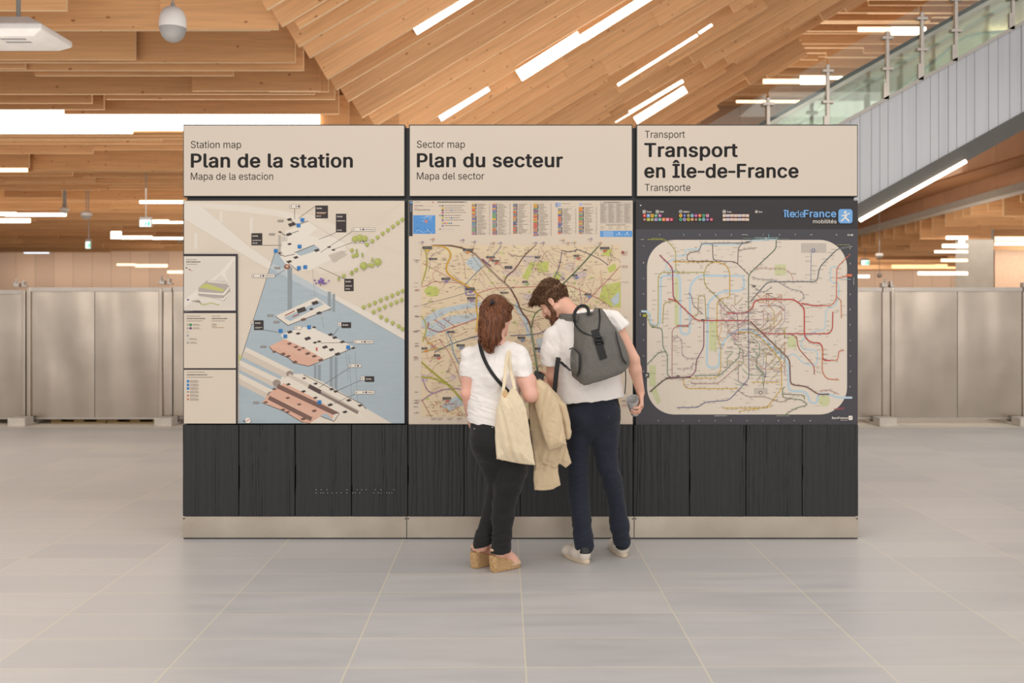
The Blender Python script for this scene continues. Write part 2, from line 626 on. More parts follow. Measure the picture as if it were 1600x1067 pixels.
# --- low level part on the right, below the copper fascia
FX = lambda Y: 13.85 - .068 * (40 - Y)
lo = MB()
Y = 19.0
while Y < 57:
    x = FX(Y) + rnd.uniform(.22, .5) if Y < 41 else -2 + rnd.uniform(-2, 2)
    first = True
    while x < 46:
        L = rnd.uniform(.8, 2.5) if first and Y < 41 else rnd.uniform(3, 9)
        zb = 4.35 - .012 * (Y - 20) + rnd.uniform(-.22, .16)
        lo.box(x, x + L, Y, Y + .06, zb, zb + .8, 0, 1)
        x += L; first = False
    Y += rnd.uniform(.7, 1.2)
ob = lo.build('ceiling', [M['wood'], M['wood_edge_lit']]); struct(ob)
fa = MB()
fa.prism([(FX(44), 4.75), (FX(44) + .1, 4.75), (FX(44) + .1, 9), (FX(44), 9)], 0, 1)
fa = MB()
a, b = (FX(42), 42), (FX(17), 17)
fa.add([(a[0], a[1], 4.78), (b[0], b[1], 4.78), (b[0], b[1], 10.2), (a[0], a[1], 10.2),
        (a[0] + .2, a[1], 4.78), (b[0] + .2, b[1], 4.78), (b[0] + .2, b[1], 10.2), (a[0] + .2, a[1], 10.2)],
       [(0, 3, 2, 1), (4, 5, 6, 7), (0, 1, 5, 4), (1, 2, 6, 5)])
ob = fa.build('wall_fascia', M['copper']); struct(ob)
fa = MB()
fa.add([(a[0] - .06, a[1], 4.6), (b[0] - .06, b[1], 4.6), (b[0] - .06, b[1], 4.8), (a[0] - .06, a[1], 4.8),
        (a[0] + .3, a[1], 4.6), (b[0] + .3, b[1], 4.6), (b[0] + .3, b[1], 4.8), (a[0] + .3, a[1], 4.8)],
       [(0, 3, 2, 1), (4, 5, 6, 7), (0, 1, 5, 4), (2, 3, 7, 6)])
ob = fa.build('trim_1', M['trim_grey']); struct(ob)
ob = MB().box(12, 48, 19, 58, 5.2, 5.25).build('ceiling', M['deck']); struct(ob)

col = MB().box(P(1511, 0, 34)[0], P(1553, 0, 34)[0], 34, 34.9, 0, 4.6).build('column', M['concrete'], origin=(P(1532, 0, 34)[0], 34.45, 0), bevel=.02)
struct(col)

# --- lights set between the boards
LG = 'linear lights between the timber boards'


def light(quads, label, Y, mat='led', t=.05):
    """one fitting: diffuser pieces given as pixel rectangles (x0, x1, y0, y1) seen at depth Y"""
    mb = MB(); hb_ = MB()
    for x0, x1, y0, y1 in quads:
        a, b = P(x0, y1, Y), P(x1, y0, Y)
        mb.box(a[0], b[0], Y - t, Y - .012, a[2], b[2])
        hb_.box(a[0], b[0], Y - .012, Y, a[2], b[2] + .02)
    cx = P(sum(q[0] for q in quads) / len(quads), quads[0][3], Y)
    r = thing('ceiling_light', label, 'light', tuple(cx), LG)
    mb.build('diffuser', M[mat], r); hb_.build('housing', M['white_plastic'], r)
    return r


light([(-260, 208, 172, 209), (208, 500, 179, 204)], 'widest glowing band, brightness of a light-washed board, behind the cream station map sign', pxrow(206), 'board_glow')  # glowing panel put where a hidden strip washes the board
light([(-200, 44, 263, 269)], 'thin warm light line at the left edge below the widest band', pxrow(267), 'led_dim')
light([(219, 290, 313.5, 318)], 'short light line touching the kiosk edge above the exit sign', pxrow(315.5))
light([(-60, 26, 332, 337), (9, 104, 333.5, 338), (-60, 48, 342, 348)], 'stepped light line at the left edge under the small round speakers', pxrow(330.5))
light([(237, 300, 344, 349)], 'light line directly beside the exit sign near the kiosk', pxrow(341))
light([(174, 190, 360, 373), (190, 238, 369, 373.5), (238, 300, 371, 374)], 'L-shaped light strip right of the narrow hanging exit sign', pxrow(359))
light([(183, 212, 412, 415), (212, 262, 413, 417.5), (262, 290, 423, 427)], 'faint stepped light low above the hoarding beside the kiosk', 50, 'led_dim')
light([(38, 77, 393.5, 396)], 'thin bluish light low on the far copper wall', 52, 'led_cool')


def slope_light(ax, ay, bx, by, wpx, label, mat='led', rows_=None):
    """a strip along the slope from pixel (ax, ay) to (bx, by) (its lower edge)"""
    # depth where the soffit line passes through the first pixel
    lo_, hi_ = 9.0, 34.0
    for _ in range(50):
        Y = (lo_ + hi_) / 2
        p = P(ax, ay, Y)
        zz = 4.6 + (p[0] - creaseX(Y)) * SL
        if p[2] > zz: hi_ = Y
        else: lo_ = Y
    Y -= .32
    a, b = P(ax, ay, Y), P(bx, by, Y)
    d = (b - a)[[0, 2]]; L = np.linalg.norm(d); d /= L
    n = np.array([-d[1], d[0]]) * wpx / F * Y
    r = thing('ceiling_light', label, 'light', tuple(a), LG)
    A, B = a[[0, 2]], b[[0, 2]]
    MB().prism([tuple(A), tuple(B), tuple(B + n), tuple(A + n)], Y - .04, Y - .01).build('diffuser', M[mat], r)
    MB().prism([tuple(A), tuple(B), tuple(B + n), tuple(A + n)], Y - .01, Y).build('housing', M['white_plastic'], r)
    return r


slope_light(816, 127, 912, 66, 19, 'brightest sloping light, its lower thicker half above the sector map sign')
slope_light(912, 67, 1060, -26, 13, 'brightest sloping light, its upper slimmer half running off the top edge')
slope_light(652, 55, 760, -12, 16, 'warm sloping light at the top edge left of the brightest one')
slope_light(690, 190, 766, 142, 17, 'bluish daylight strip just above the sector map sign', 'led_cool')
slope_light(966, 135, 1090, 57, 4, 'thin sloping light ending at a small grey spotlight')
slope_light(1093, 54, 1113, 41, 4, 'short stub of light past the small grey spotlight')
slope_light(962, 192, 1068, 129, 5, 'upper of the two close sloping lights above the transport sign')
slope_light(996, 194, 1074, 145, 12, 'lower wider one of the two close sloping lights above the transport sign')


def flat_light(x0, x1, y0, y1, Y, label, mat='led'):
    return light([(x0, x1, y0, y1)], label, Y, mat)


flat_light(1340, 1392, 43, 50, 29.5, 'left slim piece of the high light behind the handrail', 'led_dim')
flat_light(1392, 1446, 43, 55, 29.4, 'right broad piece of the high light behind the handrail')
flat_light(1250, 1292, 119, 132, 35, 'middle high light seen through the clear escalator guard')
flat_light(1192, 1250, 124, 131, 35.1, 'soft glow piece beside the middle high light behind the guard', 'led_dim')
flat_light(1292, 1316, 120, 124, 35.2, 'slim right end of the middle high light behind the guard')
flat_light(1150, 1250, 157, 161, 40, 'lowest high light along the upper copper wall', 'led_dim')
flat_light(1478, 1511, 369, 374, 33.4, 'upper light line just left of the grey column')
flat_light(1472, 1511, 382, 387, 33.3, 'second light line just left of the grey column')
flat_light(1498, 1506, 374, 382, 33.35, 'small upright lamp joining the two lines by the column')
flat_light(1460, 1511, 392, 395, 33.2, 'third light line left of the column, lower and thinner', 'led')
flat_light(1470, 1511, 405, 409, 33.1, 'fourth light line left of the column', 'led_dim')
flat_light(1434, 1511, 425, 429.5, 33.0, 'lowest long light line left of the column, just above the hoarding')
flat_light(1554, 1620, 370, 377, 36, 'upper soft light line right of the grey column', 'led_dim')
flat_light(1554, 1620, 379, 383, 35.9, 'lower bright light line right of the grey column')
flat_light(1340, 1358, 430, 434, 45, 'short light line at the kiosk edge above the right hoarding')

# ------------------------------------------------------------------ escalator
EY = 13.5


def eline(px, y0, x0=1340, k=.556):
    return y0 - k * (px - x0)


esc = thing('escalator', 'long grey escalator with glass sides rising behind the transport map', 'escalator', tuple(P(1340, 345, EY)))


def band(x0, x1, ya, yb, Y0, Y1, name, mat, steps=1, parent=None, smooth=False):
    """a sloping strip between the lines ya (top) and yb (bottom), given at column 1340"""
    mb = MB()
    pl = []
    a, b = P(x0, eline(x0, ya), Y0), P(x1, eline(x1, ya), Y0)
    c, d = P(x1, eline(x1, yb), Y0), P(x0, eline(x0, yb), Y0)
    mb.prism([(p[0], p[2]) for p in (a, b, c, d)], Y0, Y1)
    return mb.build(name, M[mat], parent or esc)


# cladding with vertical folds
mb = MB()
r5 = random.Random(9)
x = 940.0
while x < 1720:
    wd = r5.choice([13, 15, 18, 22])
    x1 = x + wd
    dep = r5.choice([0, 0, .004, .008])
    q = [P(x, eline(x, 180), EY), P(x1 - .7, eline(x1 - .7, 180), EY), P(x1 - .7, eline(x1 - .7, 319), EY), P(x, eline(x, 319), EY)]
    mb.prism([(p[0], p[2]) for p in q], EY - dep, EY + .1)
    q = [P(x1 - .8, eline(x1 - .8, 180), EY), P(x1 + .1, eline(x1, 180), EY), P(x1 + .1, eline(x1, 319), EY), P(x1 - .8, eline(x1 - .8, 319), EY)]
    mb.prism([(p[0], p[2]) for p in q], EY + .012, EY + .1)
    x = x1
mb.build('cladding', M['truss'], esc)
band(940, 1720, 182, 318, EY + .1, EY + 1.5, 'truss_body', 'concrete')
band(900, 1720, 319, 347, EY - .03, EY + 1.5, 'lower_beam', 'beam')
band(940, 1720, 176, 182, EY - .03, EY + .12, 'coping', 'trim_grey')
q = [P(1341, 345, EY), P(1506, 253, EY)]
MB().tube([q[0] + [0, -.06, 0], q[1] + [0, -.06, 0]], .028, 10).build('light_tube', M['led'], esc)
# inner green balustrade, handrail, skirting
band(1000, 1700, 107, 184, EY + .35, EY + .365, 'balustrade_glass', 'glass_green')
band(1000, 1700, 107, 184, EY + 1.25, EY + 1.265, 'balustrade_glass', 'glass_green')
for yy in (EY + .35, EY + 1.25):
    MB().tube([P(1000, eline(1000, 111), yy), P(1700, eline(1700, 111), yy)], .03, 10).build('handrail', M['rubber'], esc, True)
band(1000, 1700, 114, 121, EY + .33, EY + .4, 'rail_profile', 'galv')
band(1000, 1700, 136, 140, EY + .4, EY + .44, 'skirting', 'galv')
# outer guard: clear panes between steel posts
px_posts = [1106, 1200, 1293, 1386, 1440, 1493, 1582]
for a, b in zip(px_posts[:-1], px_posts[1:]):
    mb = MB()
    q = [P(a + 2, eline(a + 2, 64), EY), P(b - 2, eline(b - 2, 64), EY), P(b - 2, eline(b - 2, 176), EY), P(a + 2, eline(a + 2, 176), EY)]
    mb.prism([(p[0], p[2]) for p in q], EY + .02, EY + .032)
    mb.build('guard_pane', M['glass'], esc)
for a in px_posts:
    mb = MB()
    t, b = P(a, eline(a, 75), EY), P(a, eline(a, 176), EY)
    mb.box(t[0] - .022, t[0] + .022, EY - .03, EY + .015, b[2] - .05, t[2])
    for f in (.1, .58):
        z = t[2] + (b[2] - t[2]) * f
        mb.box(t[0] - .075, t[0] + .075, EY - .045, EY + .04, z - .02, z + .02)
    mb.box(t[0] - .055, t[0] - .01, EY - .03, EY + .02, b[2] - .05, b[2] + .18)
    mb.build('post', M['galv'], esc, bevel=.005)

# second balustrade levelling out farther back
bl = thing('glass_railing', 'curved green glass railing levelling out behind the escalator', 'railing', tuple(P(1480, 110, 15.6)))
pts = [P(1390, 150, 15.6), P(1440, 112, 15.6), P(1470, 88, 15.6), P(1490, 70, 15.6), P(1510, 58, 15.6), P(1535, 52, 15.6), P(1570, 50, 15.6), P(1700, 49, 15.6)]
MB().tube(pts, .03, 8).build('handrail', M['galv'], bl, True)
mb = MB()
low = [p + np.array([0, 0, -1.0]) for p in pts]
for i in range(len(pts) - 1):
    mb.prism([(pts[i][0], pts[i][2]), (pts[i + 1][0], pts[i + 1][2]), (low[i + 1][0], low[i + 1][2]), (low[i][0], low[i][2])], 15.6, 15.612)
mb.build('glass', M['glass_green'], bl)

# ------------------------------------------------------------------ hoarding
HG = 'sheet metal hoarding panels'
BY = 13.95


def hoarding(x0, x1, mid, label, bottom=652, top=453, posts=()):
    r = thing('barrier', label, 'barrier', tuple(P((x0 + x1) / 2, bottom, BY)), HG)
    a, b = P(x0, bottom, BY), P(x1, top, BY)
    m_ = P(mid, 0, BY)[0]
    nx, nz = 26, 14
    mb = MB()
    for (u0, u1) in ((a[0], m_ - .004), (m_ + .004, b[0])):
        v = []; f = []
        for j in range(nz + 1):
            for i in range(nx + 1):
                s, t = i / nx, j / nz
                bow = .018 * math.sin(math.pi * s) * math.sin(math.pi * t) + .010 * math.sin(7 * s + 3 * t + u0) * math.sin(math.pi * s)
                v.append((u0 + (u1 - u0) * s, BY - bow, a[2] + (b[2] - a[2]) * t))
        for j in range(nz):
            for i in range(nx):
                k = j * (nx + 1) + i
                f.append((k, k + 1, k + nx + 2, k + nx + 1))
        mb.add(v, f)
    mb.build('sheet', M['sheet'], r, True)
    MB().box(a[0], b[0], BY + .02, BY + .05, a[2], b[2]).build('backing', M['galv'], r)
    MB().box(a[0], b[0], BY - .03, BY + .05, b[2] - .02, b[2] + .035).build('top_rail', M['galv'], r)
    MB().box(a[0], b[0], BY - .012, BY + .05, a[2] - .025, a[2]).build('bottom_rail', M['galv'], r)
    for px in posts:
        c = P(px, 0, BY)[0]
        MB().box(c - .03, c + .03, BY - .034, BY + .03, a[2] - .02, b[2] + .03).build('post', M['sheet'], r, bevel=.012)
    return r


hoarding(-190, 41, -60, 'shiny hoarding panel cut off by the left edge of the photo', top=457, posts=(38,))
hoarding(43, 269, 148, 'shiny hoarding panel standing whole left of the kiosk, blurred figures mirrored in it', posts=(46, 252))
hoarding(271, 470, 380, 'shiny hoarding panel mostly hidden behind the kiosk beside the station map', top=452)
hoarding(1180, 1377, 1290, 'shiny hoarding panel whose end shows just past the transport map', top=453)
hoarding(1379, 1596, 1496, 'wide shiny hoarding panel under the grey column right of the kiosk', top=453, posts=(1394,))
hoarding(1598, 1790, 1690, 'hoarding panel only just showing at the right edge of the photo', top=453)


def clamp(px, py, label):
    r = thing('clamp', label, 'clamp', tuple(P(px, py, BY)), 'clamps joining the hoarding panels')
    a = P(px, py, BY)
    z0 = P(px, 453, BY)[2] + .037 + (.037 if py < 452 else 0)
    MB().box(a[0] - .045, a[0] + .035, BY - .05, BY + .05, z0, z0 + .07).build('jaw', M['galv'], r, bevel=.008)
    MB().tube([(a[0], BY - .05, z0 + .05), (a[0], BY - .05, z0 + .12)], .014, 8).build('bolt', M['galv'], r)
    mb = MB()
    mb.box(a[0] + .075, a[0] + .105, BY - .05, BY + .05, z0, z0 + .09).box(a[0] + .075, a[0] + .135, BY - .045, BY + .045, z0, z0 + .03)
    mb.build('hook', M['galv'], r, bevel=.006)


clamp(28, 452, 'steel clamp on the hoarding joint near the left edge')
clamp(255, 451, 'steel clamp on the hoarding joint beside the station map')
clamp(1381, 452, 'steel clamp on the hoarding joint below the grey column')
clamp(1601, 452, 'steel clamp at the right edge of the photo')


def foot(px, label, wid=.24, ln=.95):
    c = P(px, 0, 13.72)[0]
    r = thing('concrete_block', label, 'concrete block', (c, 13.7, 0), 'concrete feet under the hoarding')
    mb = MB()
    x0, x1 = c - wid / 2, c + wid / 2
    pr = [(13.65, 0), (13.65 + ln, 0), (13.65 + ln, .115), (14.03, .115), (14.03, .030), (13.91, .030), (13.91, .115), (13.65, .115)]
    n = len(pr)
    mb.add([(x0, y, z) for y, z in pr] + [(x1, y, z) for y, z in pr], [list(range(n))[::-1], [n + i for i in range(n)]] + [(i, (i + 1) % n, n + (i + 1) % n, n + i) for i in range(n)])
    mb.build('block', M['block'], r, bevel=.008)


foot(29, 'concrete foot of the hoarding near the left edge of the floor')
foot(257, 'concrete foot of the hoarding beside the kiosk below the station map')
foot(1385, 'concrete foot of the hoarding right of the kiosk')
foot(1604, 'concrete foot of the hoarding at the right edge of the photo')


def pallet(px, label):
    c = P(px, 0, 14.3)[0]
    r = thing('pallet', label, 'pallet', (c, 14.3, 0), 'pallets behind the hoarding')
    w_ = plain('pallet_wood', 'A88A5E', .8) if 'pw' not in M else M['pw']
    M['pw'] = w_
    for dx in (-.32, 0, .32):
        for dy in (0, .35):
            MB().box(c + dx - .07, c + dx + .07, 14.05 + dy, 14.15 + dy, .02, .1).build('block', w_, r)
    MB().box(c - .385, c + .385, 14.03, 14.53, .1, .125).build('deck_boards', w_, r)
    MB().box(c - .385, c + .385, 14.03, 14.11, 0, .02).box(c - .385, c + .385, 14.40, 14.50, 0, .02).build('runner', w_, r)


pallet(135, 'wooden pallet showing under the hoarding, nearer the left edge')
pallet(221, 'wooden pallet showing under the hoarding, nearer the kiosk')
MB_ = MB().box(-13, -3.4, 14.64, 14.69, 0, 1.5)
o = MB_.build('gap_shade_sheet', plain('dark_sheet', '4A4238', .8)); tag(o, 'added dark sheet shading the gap behind the hoarding left of the kiosk', 'sheet')  # dark sheet added so the gap under the hoarding reads dark

# ------------------------------------------------------------------ small ceiling fittings
p = P(270, 12, 9.3)
r = thing('pendant_speaker', 'white egg-shaped speaker hanging from the timber ceiling', 'speaker', tuple(P(270, 66, 9.3)))
s_ = 9.3 / F
ax, az = P(270, 38, 9.3)[0], P(270, 38, 9.3)[2]
prof = [(.001, 28), (6, 27.5), (12, 24.5), (17, 19), (20, 11), (21, 2), (20.8, -6)]
MB().lathe([(a * s_, az + b * s_) for a, b in prof[::-1]], ax, 9.3, 28).build('shell', M['white_plastic'], r, True)
prof = [(20.8, -6), (19.6, -11), (16.5, -19), (11.5, -24.5), (5, -27.5), (.001, -28.2)]
MB().lathe([(a * s_, az + b * s_) for a, b in prof[::-1]], ax, 9.3, 28).build('grille', M['grey_plastic'], r, True)
MB().tube([(ax, 9.3, az + 28 * s_), (ax, 9.3, 4.9)], .008, 6).build('cord', M['grey_plastic'], r)
MB().tube([(ax, 9.3, az + 27 * s_), (ax, 9.3, az + 33 * s_)], .02, 8).build('hook', M['grey_plastic'], r)

Y0 = 8.6
r = thing('ceiling_unit', 'white square ceiling unit at the top left corner', 'ceiling unit', tuple(P(20, 55, Y0)))
a, b = P(-60, 54, Y0), P(64, 20, Y0)
mb = MB()
x0, x1, z0, z1 = a[0], b[0], a[2], b[2]
v = [(x0 + .05, Y0 + .06, z0), (x1 - .09, Y0 + .06, z0), (x1 - .09, Y0 + .55, z0), (x0 + .05, Y0 + .55, z0),
     (x0, Y0, z0 + .05), (x1, Y0, z0 + .05), (x1, Y0 + .62, z0 + .05), (x0, Y0 + .62, z0 + .05),
     (x0, Y0, z0 + .1), (x1, Y0, z0 + .1), (x1, Y0 + .62, z0 + .1), (x0, Y0 + .62, z0 + .1),
     (x0 + .1, Y0 + .1, z1), (x1 - .16, Y0 + .1, z1), (x1 - .16, Y0 + .5, z1), (x0 + .1, Y0 + .5, z1)]
fs = [(3, 2, 1, 0), (12, 13, 14, 15)]
for k in (0, 4, 8):
    for i in range(4):
        j = (i + 1) % 4
        fs.append((k + i, k + j, k + 4 + j, k + 4 + i))
mb.add(v, fs); mb.build('casing', M['white_plastic'], r, bevel=.01)
MB().box(x1 - .42, x1 - .2, Y0 + .12, Y0 + .16, z0 - .004, z0).box(x1 - .42, x1 - .2, Y0 + .22, Y0 + .26, z0 - .004, z0).build('vent', M['grey_plastic'], r)
MB().tube([((x0 + x1) / 2, Y0 + .3, z1), ((x0 + x1) / 2, Y0 + .3, 5.3)], .02, 8).build('stem', M['grey_plastic'], r)


def ceiling_speaker(px, py, Y, rp, label, stem=True, mat='white_plastic'):
    r = thing('ceiling_speaker', label, 'speaker', tuple(P(px, py + rp, Y)), 'small round speakers under the boards')
    k = Y / F
    c = P(px, py, Y)
    MB().lathe([(rp * k, c[2]), (rp * k * 1.05, c[2] + .3 * rp * k), (rp * k * .9, c[2] + .75 * rp * k), (.001, c[2] + .8 * rp * k)], c[0], Y, 16).build('shell', M[mat], r, True)
    MB().lathe([(.001, c[2] - .75 * rp * k), (rp * k * .6, c[2] - .6 * rp * k), (rp * k, c[2])], c[0], Y, 16).build('grille', M['grey_plastic'], r, True)
    MB().tube([(c[0], Y, c[2] + .7 * rp * k), (c[0], Y, max(5.36, c[2] + .5))], (.05 if stem else .012), 8).build('stem', M['grey_plastic'], r)


ceiling_speaker(101, 329, 26, 6.5, 'small speaker on a short thick stem, first left of the exit signs')
ceiling_speaker(135, 337, 25, 8, 'bigger round speaker beside the one on a thick stem', False)
ceiling_speaker(281, 375, 40, 5, 'tiny pale speaker touching the kiosk edge left of the station map', False)
ceiling_speaker(1374, 400, 34, 5.5, 'small grey speaker above the right exit sign', False)
ceiling_speaker(1374, 431, 42, 4, 'tiny white speaker low above the right hoarding clamp', False)
ceiling_speaker(1086, 58, 22.5, 5, 'small grey spotlight at the end of a thin sloping light', False, 'grey_plastic')


def exit_sign(px, py, wpx, hpx, Y, label):
    r = thing('exit_sign', label, 'exit sign', tuple(P(px, py + hpx / 2, Y)), 'green and white exit signs')
    a, b = P(px - wpx / 2, py + hpx / 2, Y), P(px + wpx / 2, py - hpx / 2, Y)
    MB().box(a[0], b[0], Y, Y + .08, a[2], b[2] + .06).build('casing', M['grey_plastic'], r)
    MB().box(a[0] + .01, b[0] - .01, Y - .012, Y, a[2] + .01, b[2] - .005).build('lit_face', M['sign_white'], r)
    mb = MB()
    w_, h_ = b[0] - a[0], b[2] - a[2]
    def rc(u0, u1, v0, v1):
        mb.box(a[0] + u0 * w_, a[0] + u1 * w_, Y - .018, Y - .011, a[2] + v0 * h_, a[2] + v1 * h_)
    rc(.52, .60, .62, .78); rc(.48, .62, .34, .6); rc(.40, .5, .16, .36); rc(.58, .68, .14, .38); rc(.74, .92, .14, .84); rc(.62, .7, .44, .56)
    mb.build('running_figure', M['sign_green'], r)
    MB().tube([((a[0] + b[0]) / 2, Y + .04, b[2] + .05), ((a[0] + b[0]) / 2, Y + .04, 5.37)], .012, 6).build('rod', M['grey_plastic'], r)


M['sign_white'] = emit('sign_lit_white', 'E4FFF4', 1.1)
M['sign_green'] = emit('sign_lit_green', '35B58C', .8)
exit_sign(227, 349, 18, 11, 22, 'wider lit exit sign beside the kiosk edge')
exit_sign(137.5, 383, 8, 11, 26, 'narrow lit exit sign hanging on a rod')
exit_sign(1352, 410.5, 13, 8, 40.5, 'lit exit sign right beside the transport map kiosk edge')

# ------------------------------------------------------------------ information kiosk
KY = 6.954
kiosk = thing('information_kiosk', 'wide dark kiosk with three map posters on a ribbed base', 'information kiosk', (P(813, 842, KY)[0], KY, 0))


def kb(x0, x1, y0, y1, d0, d1, mb=None, mi=0):
    """box from pixel rectangle; d0, d1 are distances behind the front plane"""
    a, b = P(x0, y1, KY), P(x1, y0, KY)
    return (mb or MB()).box(a[0], b[0], KY + d0, KY + d1, a[2], b[2], mi)


kb(289, 1338, 198, 836, .05, .45).build('core', M['black_frame'], kiosk)
HEAD = [(286, 633), (639, 988.5), (994, 1340.5)]
for i, (a, b) in enumerate(HEAD):
    f = kb(a, b, 194.5, 307.5, 0, .09).build('header_panel', M['dark_frame'], kiosk, bevel=.003)
    f['label'] = ['cream header reading Plan de la station', 'cream header reading Plan du secteur', 'cream header reading Transport en Île-de-France'][i]
    kb(a + 1.6, b - 1.6, 196.4, 306, -.004, .0).build('sign_face', M['header'], f)
    g = kb(a, b, 313, 662, 0, .09).build('map_panel', M['dark_frame'], kiosk, bevel=.003)
    g['label'] = ['map panel with a pale cutaway drawing of the station', 'map panel with a dense street map of the sector', 'map panel with a dark-bordered rail network diagram'][i]
    HEAD[i] = (a, b, f, g)
# ribbed cladding boards
r7 = random.Random(12)
edges = [286 + 87.85 * i for i in range(13)]
for i in range(12):
    x0, x1 = edges[i] + .7, edges[i + 1] - .7
    a, b = P(x0, 805.5, KY), P(x1, 663.5, KY)
    prof = []
    x = 0.0
    while x < 1:
        wd = r7.choice([.05, .06, .09, .13])
        prof.append((x, r7.uniform(.5, 1.0))); x += wd
    prof.append((1.01, .6))
    nx, nz = 110, 18
    v = []; f = []
    ph = r7.uniform(0, 6)
    for j in range(nz + 1):
        t = j / nz
        for k in range(nx + 1):
            s = k / nx
            sw = s + .012 * math.sin(5 * t + ph + 9 * s) + .006 * math.sin(11 * t + 21 * s)
            sw = min(max(sw, 0), .999)
            q = 0
            while q < len(prof) - 2 and prof[q + 1][0] <= sw:
                q += 1
            c = (sw - prof[q][0]) / (prof[q + 1][0] - prof[q][0])
            h = prof[q][1] * (abs(math.sin(math.pi * c)) ** .8) * .0065
            v.append((a[0] + (b[0] - a[0]) * s, KY - .012 - h, a[2] + (b[2] - a[2]) * t))
    for j in range(nz):
        for k in range(nx):
            n_ = j * (nx + 1) + k
            f.append((n_, n_ + 1, n_ + nx + 2, n_ + nx + 1))
    mb = MB().add(v, f)
    mb.box(a[0], b[0], KY - .012, KY + .06, a[2], b[2])
    mb.build('cladding_board', M['rib'], kiosk, autosmooth=50)
mb = MB()
for row in (764, 769):
    x = 495
    while x < 622:
        if r7.random() < .8:
            a = P(x, row, KY)
            mb.box(a[0] - .0025, a[0] + .0025, KY - .0265, KY - .022, a[2] - .0025, a[2] + .0025)
        x += r7.choice([4, 7, 9])
mb.build('glue_dots', M['trim_grey'], kiosk)['label'] = 'two faint rows of pale glue dots'
for a, b in ((286, 635.3), (636, 990.3), (991, 1340.5)):
    pl = kb(a, b, 806.5, 840, -.006, .05).build('plinth_plate', M['steel'], kiosk, bevel=.002)
    for x in (a + 2, b - 2):
        q = P(x, 810, KY)
        MB().tube([q + [0, -.010, 0], q + [0, -.005, 0]], .005, 8).build('screw', M['black_frame'], pl)
kb(287, 1340, 840, 842.5, .0, .45).build('foot_rail', M['black_frame'], kiosk)

